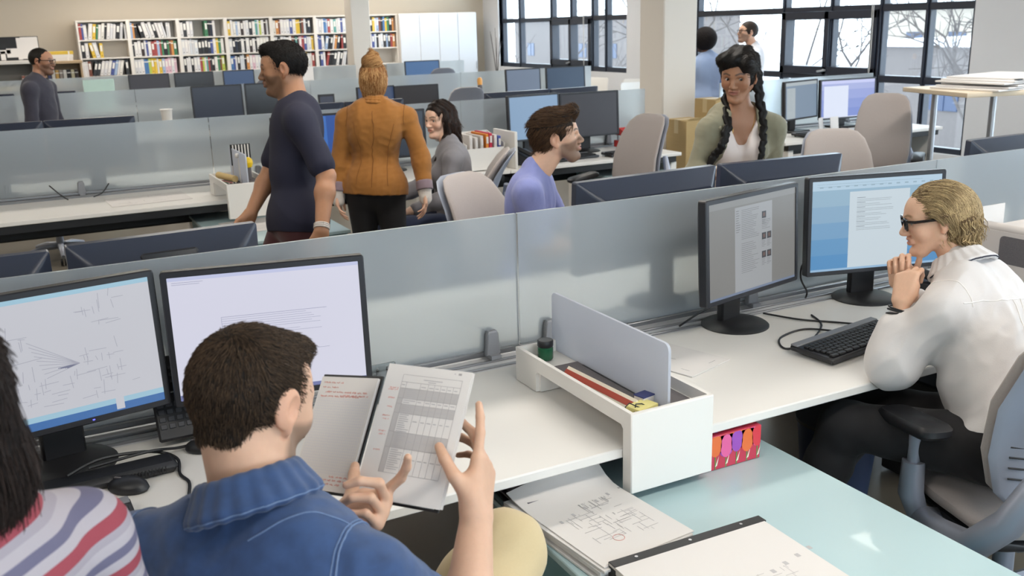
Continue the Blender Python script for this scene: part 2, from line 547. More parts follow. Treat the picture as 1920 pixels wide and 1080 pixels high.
# parked car
t = thing('car', 'pale blue car parked on the snow outside the right window', 'car', (33, 11.2, GZ), 0)
M_carp = mat('pale_blue_car_paint', '#5a6c88', rough=0.25, var=0.02, coat=0.5)
body = [(-2.2, .35), (2.2, .35), (2.25, .75), (1.5, .9), (.9, 1.4), (-.9, 1.42), (-1.6, .95), (-2.25, .85)]
m = MB(); m.prism(body, (33, 11.2, GZ), (0, 1, 0), (0, 0, 1), -1.7, bev=.06); m.build('car_body', M_carp, t)
m = MB(); m.prism([(-1.35, .95), (1.3, .95), (.85, 1.33), (-.85, 1.34)], (32.97, 11.2, GZ), (0, 1, 0), (0, 0, 1), -1.76); m.build('side_window', M_wing, t)
for dy in (-1.35, 1.35):
    m = MB()
    m.cyl((32.95, 11.2 + dy, GZ + .33), (34.75, 11.2 + dy, GZ + .33), .33); m.build('wheels', M_black, t)
# ------------------------------------------------------------------ desks and glass screens
DZ = 0.74
def desk(x0, x1, y0, y1, label, group, front, legs=(), panel=True):
    """front: -1 when the sitter's edge is y0, +1 when it is y1."""
    t = thing('desk', label, 'desk', ((x0 + x1) / 2, (y0 + y1) / 2, 0), 0, group)
    m = MB(); m.b2(x0 + .002, x1 - .002, y0, y1, DZ - .028, DZ, .004); m.build('worktop', M_white, t)
    m = MB(); ye = (y0 + (.14 if y0 < 3 else .012)) if front < 0 else y1 - .012
    m.b2(x0 + .05, x1 - .05, min(ye, ye - front * .5), max(ye, ye - front * .5), DZ - .075, DZ - .03)
    m.build('support_beam', M_black, t)
    m = MB(); yb = y1 - .1 if front < 0 else y0 + .1
    m.b2(x0 + .05, x1 - .05, yb - .08, yb + .08, DZ - .22, DZ - .09, .01); m.build('cable_tray', M_black, t)
    for lx in legs:
        m = MB(); m.b2(lx - .03, lx + .03, y0 + .03, y1 - .03, 0, DZ - .076, .006); m.build('leg', M_white, t)
    return t
def glass_screen(x0, x1, y, label, group, clamps=(), z1=1.21):
    t = thing('glass_screen', label, 'desk screen', ((x0 + x1) / 2, y, DZ), 0, group)
    m = MB(); m.b2(x0 + .003, x1 - .003, y - .006, y + .006, DZ + .025, z1); m.build('glass', M_glass, t)
    m = MB()
    m.b2(x0, x1, y - .012, y + .012, DZ + .006, DZ + .024, .003)
    m.build('bottom_rail', M_alu, t)
    for cx in clamps:
        m = MB()
        for s in (-1, 1):
            m.prism([(-.026, -.005), (.026, -.005), (.02, .068), (.014, .078), (-.014, .078), (-.02, .068)], (cx, y + s * .031, DZ + .018), (s * -1.0, 0, 0) if s > 0 else (1, 0, 0), (0, 0, 1), .024, bev=.004)
        m.b2(cx - .018, cx + .018, y - .05, y + .05, DZ + .0045, DZ + .018)
        m.build('clamp', M_clamp, t)
    return t
def cable_rail(x0, x1, y, label, group):
    t = thing('cable_rail', label, 'cable rail', ((x0 + x1) / 2, y, DZ - .03), 0, group)
    m = MB(); m.b2(x0, x1, y - .1145, y + .1145, DZ - .03, DZ - .004); m.build('trough', M_edge, t)
    m = MB()
    for dy in (-.095, -.045, .045, .095): m.b2(x0, x1, y + dy - .005, y + dy + .005, DZ - .004, DZ + .004, .002)
    m.build('lip', M_alu, t)
    return t

G1 = 'desks of the front bench'; G2 = 'desks of the second bench'; G3 = 'desks of the third bench'; G4 = 'desks of the rear bench'
# front bench, glass at y 2.70
desk(-.6, 1.4, 1.885, 2.585, 'white desk where the man in the denim shirt sits', G1, -1, (-.5,))
desk(1.4, 3.4, 1.885, 2.585, 'white desk where the blonde woman leans on her elbow', G1, -1, (3.3,))
desk(3.4, 5.4, 1.885, 2.585, 'white desk to the right of the blonde woman under the white storage box', G1, -1, (5.3,))
desk(-.6, 1.4, 2.815, 3.55, 'white desk beyond the front glass holding the two monitors seen from behind at left', G1, 1, (-.5,))
desk(1.4, 3.4, 2.815, 3.55, 'white desk beyond the front glass where the man in lavender shirt sits', G1, 1, (3.3,))
desk(3.4, 5.4, 2.815, 3.55, 'white desk beyond the front glass in front of the empty taupe chair', G1, 1, (5.3,))
for i, (a, b, lb) in enumerate(((-.6, 1.41, 'behind the monitors of the man in denim'), (1.41, 3.38, 'behind the monitors of the blonde woman'), (3.38, 5.4, 'at the right edge behind the blonde woman'))):
    glass_screen(a, b, 2.70, 'frosted glass screen of the front bench ' + lb, 'front frosted screens', ((-.3, 1.30), (1.52, 2.40), (3.5, 5.1))[i])
    cable_rail(a + .002, b - .002, 2.70, 'aluminium cable rail under the front glass ' + lb, 'front cable rails')
# second bench, glass at y 7.20
N2 = ('with the pencil organizer', 'before the woman in grey', 'with the red trays')
for i, (a, b) in enumerate(((-.7, 1.3), (1.3, 3.3), (3.3, 4.9))):
    desk(a, b, 6.38, 7.085, 'white desk of the second bench ' + N2[i], G2, -1, (-.6,) if i == 0 else (2.3,) if i == 1 else (4.84,))
    desk(a, b, 7.315, 8.03, 'white far side desk of the second bench, opposite the one ' + N2[i], G2, 1, (b - .1,))
    cable_rail(a + .002, b - .002, 7.2, 'aluminium cable rail of the second bench on the desk ' + N2[i], 'second bench cable rails')
for i, (a, b) in enumerate(((-.7, 1.28), (1.28, 3.28), (3.28, 5.1))):
    glass_screen(a, b, 7.2, 'frosted glass screen of the second bench on the desk ' + N2[i], 'second bench screens', ((.38,), (1.6, 2.9), (3.5, 4.7))[i])
desk(5.95, 7.95, 6.30, 7.085, 'white desk by the right window with the two lit monitors', G2, -1, (6.05, 7.85))
desk(5.95, 7.95, 7.315, 8.03, 'white desk behind the two lit monitors by the right window', G2, 1, (6.05, 7.85))
glass_screen(5.95, 7.95, 7.2, 'frosted glass screen behind the two lit monitors by the right window', 'second bench screens', (6.3, 7.6), 1.215)
cable_rail(5.952, 7.948, 7.2, 'aluminium cable rail behind the two lit monitors by the right window', 'second bench cable rails')
# third bench, glass at y 11.6
for i, (a, b) in enumerate(((-.7, 1.3), (1.3, 3.3), (3.3, 5.3), (5.3, 7.3))):
    nm = ('leftmost', 'second from the left', 'third from the left', 'rightmost')[i]
    desk(a, b, 10.8, 11.485, 'white desk on the near side of the third bench, %s' % nm, G3, -1, (a + .1,))
    desk(a, b, 11.715, 12.4, 'white desk on the far side of the third bench, %s' % nm, G3, 1, (b - .1,))
    glass_screen(a, b, 11.6, 'frosted glass screen of the third bench, %s of the row' % nm, 'third bench screens', (a + .3, b - .3))
    cable_rail(a + .002, b - .002, 11.6, 'aluminium cable rail of the third bench, %s' % nm, 'third bench cable rails')
for i, (a, b) in enumerate(((-.7, 1.3), (1.3, 3.3), (3.3, 5.3), (5.85, 7.3))):
    nm = ('leftmost', 'second from the left', 'third from the left', 'rightmost, by the cabinets')[i]
    desk(a, b, 15.0, 15.685, 'white desk on the near side of the rear bench, %s' % nm, G4, -1, (a + .1,))
    glass_screen(a, b, 15.8, 'frosted glass screen of the rear bench, %s' % nm, 'rear bench screens', (a + .3, b - .3))
    cable_rail(a + .002, b - .002, 15.8, 'aluminium cable rail of the rear bench, %s' % nm, 'rear bench cable rails')

# ------------------------------------------------------------------ teal cabinets
def cabinet(x0, x1, y0, y1, label, z=.60):
    t = thing('low_cabinet', label, 'cabinet', ((x0 + x1) / 2, (y0 + y1) / 2, 0), 0, 'teal low cabinets')
    m = MB(); m.b2(x0, x1, y0, y1, z - .02, z, .003); m.build('top_panel', M_teal, t)
    m = MB(); m.b2(x0 + .015, x1 - .015, y0 + .015, y1 - .015, .04, z - .021, .004); m.build('carcass', M_tealside, t)
    m = MB(); m.b2(x0 + .04, x1 - .04, y0 + .04, y1 - .04, 0, .04); m.build('plinth', M_black, t)
    for k in range(3):
        zz = .06 + k * .175
        m = MB(); m.b2(x0 + .02, x1 - .02, y0 + .004, y0 + .014, zz, zz + .168, .003); d = m.build('drawer', M_tealside, t)
        m = MB(); m.b2((x0 + x1) / 2 - .06, (x0 + x1) / 2 + .06, y0 - .012, y0 + .004, zz + .13, zz + .142, .004); m.build('handle', M_alu, d)
    return t
cabinet(.985, 1.83, .55, 2.1, 'pale teal topped cabinet in the foreground under the two stacks of drawings')
cabinet(1.0, 1.78, 5.62, 6.75, 'pale teal topped cabinet beside the walking man in the navy shirt')
cabinet(4.18, 4.78, 6.2, 6.95, 'pale teal topped cabinet under the desk with the red letter trays')

# ------------------------------------------------------------------ monitors
M_bez = mat('monitor_black_bezel', '#212228', rough=0.4, var=0.04, scale=30)
M_bezb = mat('monitor_charcoal_back', '#333949', rough=0.30, var=0.04, scale=20)
M_stand = mat('monitor_stand_black', '#1b1b1e', rough=0.45, var=0.04)
M_off = mat('dark_screen', '#1c1c20', rough=0.22, var=0)
L_blank = lit('screen_white', '#cfd0da', .80)
def screen_plain(col):
    return lambda m, w, h: (m.quad((-w/2, 0, -h/2), (w/2, 0, -h/2), (w/2, 0, h/2), (-w/2, 0, h/2)), [col])[1]
def R(m, x0, x1, z0, z1, mi, lift=.0006):
    m.quad((x0, -lift, z0), (x1, -lift, z0), (x1, -lift, z1), (x0, -lift, z1), mi)
def screen_cad(m, w, h):
    """drawing program: white sheet with thin line drawings, blue taskbar"""
    rnd = random.Random(3)
    m.quad((-w/2, 0, -h/2), (w/2, 0, -h/2), (w/2, 0, h/2), (-w/2, 0, h/2), 0)
    R(m, -w/2, w/2, h/2 - .012, h/2, 1); R(m, -w/2, w/2, -h/2, -h/2 + .02, 2); R(m, -w/2, w/2, -h/2 + .02, -h/2 + .034, 1)
    R(m, w/2 - .12, w/2 - .1, -h/2 + .004, -h/2 + .034, 0, .001)
    def ln(x0, z0, x1, z1, t=.0007, mi=3):
        d = unit((x1 - x0, z1 - z0)); nx, nz = -d[1] * t, d[0] * t
        m.quad((x0 + nx, -.001, z0 + nz), (x0 - nx, -.001, z0 - nz), (x1 - nx, -.001, z1 - nz), (x1 + nx, -.001, z1 + nz), mi)
    # fan of lines in the middle, sections around it
    for k in range(9): ln(.05, -.02, -.06 + k * .004, .055 - k * .012)
    for k in range(5): ln(.05, -.02, .0 + k * .005, -.022 - k * .001, .0009, 4)
    for cx, cz in ((-.12, .04), (.1, .1), (-.1, -.07), (.1, -.02), (.0, -.08), (.12, -.09)):
        for k in range(14):
            x, z = cx + rnd.uniform(-.05, .05), cz + rnd.uniform(-.035, .035)
            if rnd.random() < .5: ln(x, z, x + rnd.uniform(.01, .05), z + rnd.uniform(-.004, .004))
            else: ln(x, z, x + rnd.uniform(-.004, .004), z + rnd.uniform(.01, .04))
    ln(-.2, .0, -.03, .012); ln(-.2, -.035, -.1, -.03); ln(-.185, -.03, -.185, -.12, .0012, 4)
    return [lit('cad_sheet', '#cdced6', .74), lit('cad_pale_blue', '#a9d0e4', .7), lit('taskbar_blue', '#4f7fc0', .62), lit('cad_line', '#b4b5c2', .68), lit('cad_dark_line', '#8286a2', .58)]
def lines(m, x0, x1, z1, n, dz, mi, seed=1, th=.0012):
    rnd = random.Random(seed)
    for k in range(n): R(m, x0, x0 + (x1 - x0) * rnd.uniform(.55, 1), z1 - k * dz - th, z1 - k * dz, mi, .0012)
def screen_page(m, w, h):
    """lavender white window with a framed text block"""
    m.quad((-w/2, 0, -h/2), (w/2, 0, -h/2), (w/2, 0, h/2), (-w/2, 0, h/2), 0)
    R(m, -w/2, w/2, h/2 - .01, h/2, 1); R(m, -w/2, -w/2 + .03, -h/2, -h/2 + .015, 2); R(m, -w/2 + .03, w/2, -h/2, -h/2 + .01, 2)
    R(m, -.12, .15, .048, .0492, 3); lines(m, -.12, .14, .044, 9, .006, 3, 5, .0009)
    R(m, -.12, -.119, -.06, .048, 3); R(m, -.12, .15, -.06, -.059, 3)
    lines(m, -w/2 + .01, -w/2 + .12, h/2 - .014, 2, .005, 3, 7)
    return [lit('lavender_page', '#d2d2e2', .86), lit('pale_toolbar', '#c3c8e6', .8), lit('status_bar', '#7f86b8', .7), lit('lavender_text', '#a9abc6', .7)]
def screen_doc(m, w, h):
    """word document on a blue desktop"""
    n = 10
    for k in range(n):
        z0, z1 = -h/2 + (h - .035) * k / n, -h/2 + (h - .035) * (k + 1) / n
        m.quad((-w/2, 0, z0), (w/2, 0, z0), (w/2, 0, z1), (-w/2, 0, z1), 5 + min(4, k // 2))
    R(m, -w/2, w/2, h/2 - .035, h/2, 0, .0003); R(m, -w/2, w/2, -h/2, -h/2 + .008, 1)
    R(m, -.115, .135, -h/2 + .008, h/2 - .045, 2)
    for k in range(7):
        zz = h/2 - .07 - k * .018
        R(m, -.085, -.085 + .035, zz, zz + .002, 4, .0012); lines(m, -.085, .07, zz - .005, 2, .006, 4, k, .0011)
    for k in range(2): lines(m, -w/2 + .02, w/2 - .05, h/2 - .012 - k * .009, 1, .01, 3, k)
    for k in range(14): R(m, -w/2 + .03 + k * .035, -w/2 + .045 + k * .035, h/2 - .026, h/2 - .021, 3, .0012)
    return [lit('ribbon_pale', '#b9d3e6', .74), lit('doc_status', '#9fc4e4', .7), lit('doc_page', '#cad7df', .78), lit('ribbon_icons', '#a2bccd', .66), lit('doc_text', '#9aa3ad', .6)] + \
           [lit('desk_blue_%d' % k, c, .62) for k, c in enumerate(('#5f9fd6', '#6fa8d8', '#83b2da', '#97bddc', '#a5c8e0'))]
def screen_web(m, w, h):
    """grey web page with narrow columns and small pictures"""
    m.quad((-w/2, 0, -h/2), (w/2, 0, -h/2), (w/2, 0, h/2), (-w/2, 0, h/2), 0)
    R(m, -w/2, w/2, h/2 - .022, h/2, 1); R(m, -w/2, w/2, -h/2, -h/2 + .008, 2)
    R(m, -.105, .105, -h/2 + .008, h/2 - .028, 3)
    lines(m, -.07, .03, h/2 - .04, 17, .0062, 4, 2); lines(m, -.07, .03, h/2 - .155, 16, .0068, 4, 3)
    lines(m, -.1, -.075, h/2 - .04, 10, .008, 5, 4)
    for (a, b) in ((.045, h/2 - .06), (.045, h/2 - .135), (.075, h/2 - .135), (.045, h/2 - .2), (.075, h/2 - .2)):
        R(m, a, a + .024, b - .024, b, 5, .0012); R(m, a + .006, a + .018, b - .018, b - .005, 6, .0016)
        lines(m, a, a + .026, b - .028, 5, .005, 4, 9)
    lines(m, .045, .1, h/2 - .09, 6, .006, 4, 6)
    return [lit('web_grey', '#9b9a97', .5), lit('web_bar', '#a5a6a4', .52), lit('web_taskbar', '#8d9cb8', .5), lit('web_page', '#b3b6b9', .58), lit('web_text', '#84878b', .45), lit('web_picture', '#55585e', .35), lit('web_picture_tint', '#8e6f68', .4)]
def screen_app(m, w, h):
    """violet desktop with white window at left"""
    n = 8
    for k in range(n):
        z0, z1 = -h/2 + h * k / n, -h/2 + h * (k + 1) / n
        m.quad((-w/2, 0, z0), (w/2, 0, z0), (w/2, 0, z1), (-w/2, 0, z1), 4 + k // 2)
    R(m, -w/2, w/2, h/2 - .03, h/2, 1, .0003); R(m, -w/2 + .03, -.0, -h/2, h/2 - .05, 2); R(m, -w/2, w/2, -h/2, -h/2 + .008, 3)
    return [lit('app_a', '#98a4e0', .7), lit('app_bar', '#c3c7ee', .82), lit('app_window', '#d3d9ea', .88), lit('app_status', '#cfd6f0', .8)] + [lit('violet_%d' % k, c, .68) for k, c in enumerate(('#7f92dc', '#8d9de0', '#9eaae6', '#b0b9ec'))]
def screen_grey(m, w, h):
    m.quad((-w/2, 0, -h/2), (w/2, 0, -h/2), (w/2, 0, h/2), (-w/2, 0, h/2), 0)
    R(m, -w/2, w/2, h/2 - .03, h/2, 1); R(m, -w/2 + .02, -w/2 + .16, -h/2, h/2 - .05, 1); lines(m, -w/2 + .03, -w/2 + .14, h/2 - .07, 14, .014, 2, 3)
    return [lit('app_grey_blue', '#8fa4bb', .58), lit('app_grey_pale', '#b7c1c6', .7), lit('app_grey_text', '#9fb0bd', .6)]
def screen_glow(m, w, h):
    n = 12
    cols = ['#1d3a6a', '#2c56a4', '#4a7fd0', '#4a7fd0', '#3f74c4', '#57a5d8', '#7cc8e0', '#57a5d8', '#3f74c4', '#2c56a4', '#2c56a4', '#1d3a6a']
    for k in range(n):
        x0, x1 = -w/2 + w * k / n, -w/2 + w * (k + 1) / n
        m.quad((x0, 0, -h/2), (x1, 0, -h/2), (x1, 0, h/2), (x0, 0, h/2), k)
    return [lit('glow_%s' % c[1:], c, .7) for c in cols]

def monitor(label, x, y, rz, w, h, zc, screen, group, tilt=.05, base='disc', logo=False, deep=.05, led=False):
    """faces -y when rz is 0; x, y: centre of the panel's front."""
    t = thing('monitor', label, 'monitor', (x, y, DZ), rz, group)
    T = rotx(-tilt)
    c0 = np.array([0, 0, zc - DZ])
    def W(pts): return [tuple(c0 + T @ np.array(p)) for p in pts]
    b = .016
    m = MB()
    fr = [rrect(w, h, .008), rrect(w, h, .008), rrect(w, h, .008), rrect(w * .86, h * .78, .03), rrect(w * .8, h * .7, .03)]
    ys = [0.004, 0.0, .03, .03 + deep * .7, .03 + deep]
    fr[0] = rrect(w - 2 * b, h - 2 * b, .003)
    rings = []
    rings.append(W([(a, .004, d) for a, d in rrect(w - 2 * b, h - 2 * b, .002)]))
    rings.append(W([(a, .000, d) for a, d in rrect(w - 2 * b, h - 2 * b, .002)]))
    rings.append(W([(a, .000, d) for a, d in rrect(w - .006, h - .006, .006)]))
    rings.append(W([(a, .003, d) for a, d in rrect(w, h, .008)]))
    rings.append(W([(a, .032, d) for a, d in rrect(w, h, .008)]))
    rings.append(W([(a, .032 + deep * .75, d) for a, d in rrect(w * .84, h * .74, .02)]))
    rings.append(W([(a, .032 + deep, d) for a, d in rrect(w * .78, h * .66, .02)]))
    m.rings([r[::-1] for r in rings], 0)
    m.build('housing', [M_bezb if screen is None else M_bez], t, smooth=30, world=False)
    m = MB(); sw, sh = w - 2 * b, h - 2 * b
    mats = screen(m, sw, sh) if screen else screen_plain(M_off)(m, sw, sh)
    m.v = W([(a, d + .0035, e) for a, d, e in m.v])
    m.build('screen', mats, t, smooth=0, world=False)
    zb = zc - DZ
    m = MB(); m.box((0, .05 + deep, zb * .5 + .0), (.105, .03, zb * 1.0 - .02), None, .006); m.box((0, .035 + deep, zb), (.12, .04, .12), None, .008)
    m.build('stand_neck', M_stand, t, world=False)
    m = MB()
    if base == 'disc': m.lathe([(.02, .022), (.07, .02), (.112, .010), (.12, .004), (.12, .0), (.02, 0)], (0, .02 + deep, 0.0), 36)
    else: m.box((0, .02 + deep, .01), (.26, .2, .018), None, .008)
    m.build('base', M_stand, t, world=False, smooth=30)
    if logo:
        m = MB(); m.prism(rrect(.17, .17, .012), (0, .036 + deep, zb + .05), (-1, 0, 0), (0, 0, 1), .01, bev=.004)
        m.build('mount_plate', M_bez, t, world=False)
    if led:
        m = MB(); m.lathe([(.0005, .0), (.003, 0), (.003, .002), (.0005, .002)], tuple(c0 + T @ np.array((.06, -.001, -h / 2 + .009))), 8)
        m.build('power_light', lit('led_blue', '#5a5cff', 2.5), t, world=False)
    return t
MG = 'monitors'
monitor('monitor with line drawings on its screen, leftmost in the foreground', .02, 2.46, .17, .51, .36, 1.045, screen_cad, MG, led=True)
monitor('monitor with a lavender text page, in front of the man in denim', .53, 2.425, -.2, .515, .36, 1.04, screen_page, MG)
monitor('monitor showing a grey web page, angled toward the blonde woman', 2.215, 2.47, .22, .52, .36, 1.05, screen_web, MG)
monitor('monitor showing a white document on blue, beside the blonde woman', 2.825, 2.49, -.26, .57, .37, 1.045, screen_doc, MG, deep=.03)
# far side of the front bench, seen from behind
monitor('monitor seen from behind over the front glass at the far left edge', -.21, 3.08, PI, .52, .34, 1.03, None, MG)
monitor('monitor back with a square mount over the front glass, above the man in denim', .37, 3.06, PI + .05, .56, .36, 1.035, None, MG, logo=True)
monitor('monitor seen from behind just left of the woman with braids, before the man in lavender', 2.14, 3.03, PI + .06, .68, .36, 1.055, None, MG, deep=.07)
monitor('monitor seen from behind directly in front of the woman with braids', 2.84, 3.05, PI - .08, .62, .36, 1.05, None, MG, deep=.07)
monitor('monitor seen from behind over the front glass at the right edge below the high shelf', 4.3, 3.05, PI, .6, .36, 1.035, None, MG)
# second bench near side
M2 = 'monitors of the second bench'
monitor('lit blue monitor half hidden between the navy shirt and the orange jacket', 1.92, 6.85, .1, .56, .36, 1.03, screen_glow, M2)
monitor('dark monitor just right of the orange jacket, in front of the woman in grey', 2.55, 6.87, -.1, .54, .36, 1.02, screen_plain(mat('navy_screen', '#39414f', rough=.25, var=0)), M2)
monitor('pale blue monitor left of the head of the man in lavender', 3.79, 6.88, .08, .50, .37, 1.065, screen_plain(lit('pale_blue_screen', '#93b2d4', .62)), M2)
monitor('switched off dark monitor right of the head of the man in lavender', 4.32, 6.88, -.05, .56, .37, 1.055, screen_plain(mat('off_screen_grey', '#3b393f', rough=.3, var=0)), M2)
monitor('grey blue lit monitor, left of the pair by the right window', 6.60, 6.80, .25, .56, .36, 1.045, screen_grey, M2, base='plate')
monitor('violet lit monitor, right of the pair by the right window', 7.22, 6.82, -.08, .68, .38, 1.02, screen_app, M2, base='plate')
# far side of the second bench
for x, w, rz, lb in ((-.1, .62, .0, 'leftmost of six'), (.52, .60, -.04, 'second of six from the left'), (2.15, .5, .05, 'just behind the navy shirt'), (2.66, .5, -.04, 'behind the orange jacket'),
                     (3.98, .64, .02, 'fifth of six from the left'), (4.56, .52, .1, 'rightmost of six')):
    monitor('monitor showing as a dark bar over the second glass, ' + lb, x, 7.56, PI + rz, w, .36, 1.055, None, M2)
# third bench near side
M3 = 'monitors of the third bench'
navy = mat('third_bench_screen', '#2a3040', rough=.3, var=0)
monitor('dark navy monitor left of the face of the walking man', 2.12, 11.2, .0, .56, .40, 1.03, screen_plain(navy), M3)
monitor('black monitor directly behind the face of the walking man', 2.72, 11.2, -.06, .58, .40, 1.03, screen_plain(M_off), M3)
monitor('monitor with a blue picture left of the hair bun woman', 4.0, 11.22, .1, .5, .34, .95, screen_plain(lit('dim_blue_screen', '#55688f', .4)), M3)
monitor('black monitor right of the hair bun woman above the seated woman in grey', 4.52, 11.2, -.03, .58, .36, .93, screen_plain(mat('warm_black_screen', '#2a282c', rough=.3, var=0)), M3)
monitor('grey blue monitor below the left window, left of the pair', 6.02, 11.2, .06, .53, .38, 1.05, screen_plain(lit('slate_screen', '#8797b0', .5)), M3)
monitor('dark slate monitor below the left window, right of the pair', 6.66, 11.2, -.0, .60, .38, 1.05, screen_plain(mat('slate_off_screen', '#37475c', rough=.3, var=0)), M3)
for x, w, lb in ((-.2, .6, 'at the left edge'), (.47, .5, 'right of the man in plaid')):
    monitor('monitor showing as a dark bar over the third glass ' + lb, x, 11.98, PI, w, .36, 1.035, None, M3)
M4g = 'monitors of the rear bench'
monitor('charcoal monitor under the second bookcase bay, left of the pair', 1.95, 15.4, 0, .58, .40, 1.03, screen_plain(mat('charcoal_screen', '#3a3a42', rough=.4, var=0)), M4g)
monitor('black monitor under the third bookcase bay, right of the pair', 2.6, 15.4, 0, .58, .38, 1.04, screen_plain(M_off), M4g)
monitor('blue screen monitor under the fourth bookcase bay', 3.27, 15.4, 0, .48, .36, 1.05, screen_plain(lit('muted_blue_screen', '#56719c', .42)), M4g)
monitor('blue screen monitor in front of the white cabinets', 6.32, 15.35, -.05, .62, .40, 1.05, screen_plain(lit('bright_blue_screen', '#5b86bd', .5)), M4g)

# ------------------------------------------------------------------ chairs
def cushion(m, W_, T_, Y_, Z_, conc, seg=24, mi=0, axis='back'):
    """stacked super-ellipse rings: half width, half thickness, offset, height per ring; conc bends the edges forward."""
    rings = []
    for w, t, y, z in zip(W_, T_, Y_, Z_):
        r = []
        for k in range(seg):
            a = 2 * PI * k / seg
            ca, sa = math.cos(a), math.sin(a)
            x = w * math.copysign(abs(ca) ** .5, ca)
            yy = t * math.copysign(abs(sa) ** .7, sa)
            r.append((x, y + yy + conc * x * x, z) if axis == 'back' else (x, z + 0, y + yy + conc * x * x))
        rings.append(r)
    m.rings(rings, mi)
    return m
def office_chair(label, x, y, face, group='office chairs', seat_z=.47, top=1.08, fabric=None, slots=True, back_w=.225, arms=True, shell=None):
    """face: heading of the sitter, radians from +y counter-clockwise."""
    t = thing('office_chair', label, 'chair', (x, y, 0), face, group)
    fabric = fabric or M_fabric; shell = shell or M_shell
    sz = seat_z
    m = MB(); cushion(m, [.12, .22, .245, .25, .24, .2, .1], [.018, .032, .036, .036, .036, .032, .015], [sz - .045] * 7, [.235, .22, .15, 0, -.15, -.2, -.215], .25, axis='seat')
    m.build('seat', fabric, t, world=False)
    m = MB(); cushion(m, [.12, .2, .225, .22, .2, .1], [.01, .02, .022, .022, .02, .01], [sz - .098] * 6, [.21, .19, .1, -.1, -.19, -.21], .25, axis='seat')
    m.build('seat_pan', M_blackp, t, world=False)
    h = top - (sz + .06)
    vs = [0, .02, .08, .25, .5, .75, .9, .97, 1.0]
    wf = [.55, .80, .93, 1.0, 1.0, .93, .82, .66, .40]
    def prof(v): return -.235 + .035 * math.sin(v * PI * .9) - .16 * v * v
    m = MB(); cushion(m, [back_w * f for f in wf], [.008, .02, .026, .028, .026, .024, .02, .014, .006], [prof(v) for v in vs], [sz + .06 + h * v for v in vs], .8)
    m.build('backrest', fabric, t, world=False)
    m = MB(); cushion(m, [back_w * 1.03 * f for f in wf], [.004, .009, .011, .011, .011, .011, .009, .007, .004], [prof(v) - .042 for v in vs], [sz + .055 + h * v for v in vs], .8)
    bs = m.build('back_shell', shell, t, world=False)
    if slots:
        m = MB()
        for k in range(8):
            v = .12 + k * .052; zz = sz + .06 + h * v; yy = prof(v) - .054
            pts = [(xx, yy + .8 * xx * xx, zz + .02 * abs(xx / back_w)) for xx in np.linspace(-back_w * .86, back_w * .86, 9)]
            m.tube(pts, .0028, 5)
        m.build('slots', M_black, bs, world=False)
    for s in (-1, 1):
        m = MB()
        pts = [(s * .15, .05, sz - .13), (s * .28, .0, sz - .09), (s * .305, -.12, sz - .07), (s * .30, -.25, sz - .04), (s * .265, -.335, sz + .07), (s * .205, -.355, sz + .20), (s * .15, -.365, sz + .36)]
        m.tube(pts, [.024, .034, .042, .044, .040, .032, .018], 12)
        m.build('back_frame', M_silver, t, world=False)
        if arms:
            m = MB(); m.tube([(s * .2, .03, sz - .12), (s * .27, .03, sz - .11), (s * .305, .03, sz - .02), (s * .305, .03, sz + .08)], [.024, .032, .036, .032], 14)
            m.cyl((s * .305, .03, sz + .08), (s * .305, .03, sz + .18), .018)
            ar = m.build('armrest', M_silver, t, world=False)
            m = MB(); m.prism(rrect(.10, .27, .035), (s * .31, .04, sz + .215), (1, 0, 0), (0, 1, -.12), .036, bev=.010)
            m.build('arm_pad', M_blackp, ar, world=False)
    m = MB(); m.cyl((0, 0, .10), (0, 0, .30), .032, .028); m.cyl((0, 0, .29), (0, 0, sz - .11), .017)
    m.box((0, -.02, sz - .13), (.16, .26, .05), None, .015)
    m.build('gas_lift', M_silver, t, world=False)
    for k in range(5):
        a = 2 * PI * k / 5 + .3
        d = np.array([math.cos(a), math.sin(a), 0])
        m = MB(); m.tube([d * .02 + (0, 0, .115), d * .16 + (0, 0, .11), d * .31 + (0, 0, .075)], [.028, .023, .015], 8)
        lg = m.build('base_leg', M_silver, t, world=False)
        m = MB(); n = np.array([-d[1], d[0], 0]); p = d * .30 + (0, 0, .03)
        for s in (-1, 1): m.cyl(p + n * s * .006, p + n * s * .024, .028, seg=14)
        m.build('caster', M_blackp, lg, world=False)
    return t
def facing(dx, dy): return math.atan2(-dx, dy)
# ------------------------------------------------------------------ chairs
office_chair('chair of the man in denim, only the top of its backrest in view at bottom', .10, 1.13, facing(.35, .95), top=.88, slots=False, arms=False)
office_chair('grey office chair with slotted back under the blonde woman', 2.46, 1.60, .30 - .62, top=1.10, back_w=.245)
office_chair('taupe office chair behind the man in lavender', 2.12, 4.0, facing(.45, -.9), top=1.09, slots=False, arms=False)
office_chair('taupe office chair turned sideways at the desk with the red letter trays', 3.87, 5.84, facing(-.93, -.12), top=1.13)
office_chair('grey office chair with slotted back under the woman in grey', 2.33, 5.36, facing(-.88, .45), top=1.07)
office_chair('tall taupe office chair in front of the violet lit monitor', 6.33, 5.62, facing(-.75, -.55), top=1.15)
office_chair('taupe office chair beyond the front glass, nearest the right window', 4.42, 4.12, facing(-.45, -.85), top=1.11, slots=False)
office_chair('office chair under the far desk at left, only its silver base in view', .24, 8.72, facing(0, -1), top=1.0, slots=False)
office_chair('pale chair at the third bench right of the black monitor', 4.72, 10.35, facing(.2, 1), top=1.13, slots=False, fabric=M_cream)
office_chair('grey chair before the bookcases, its top above the third glass', 3.38, 14.1, facing(.1, 1), top=1.16, slots=False)
office_chair('grey chair before the blue screen by the white cabinets', 6.2, 14.4, facing(.2, 1), top=1.17, slots=False)
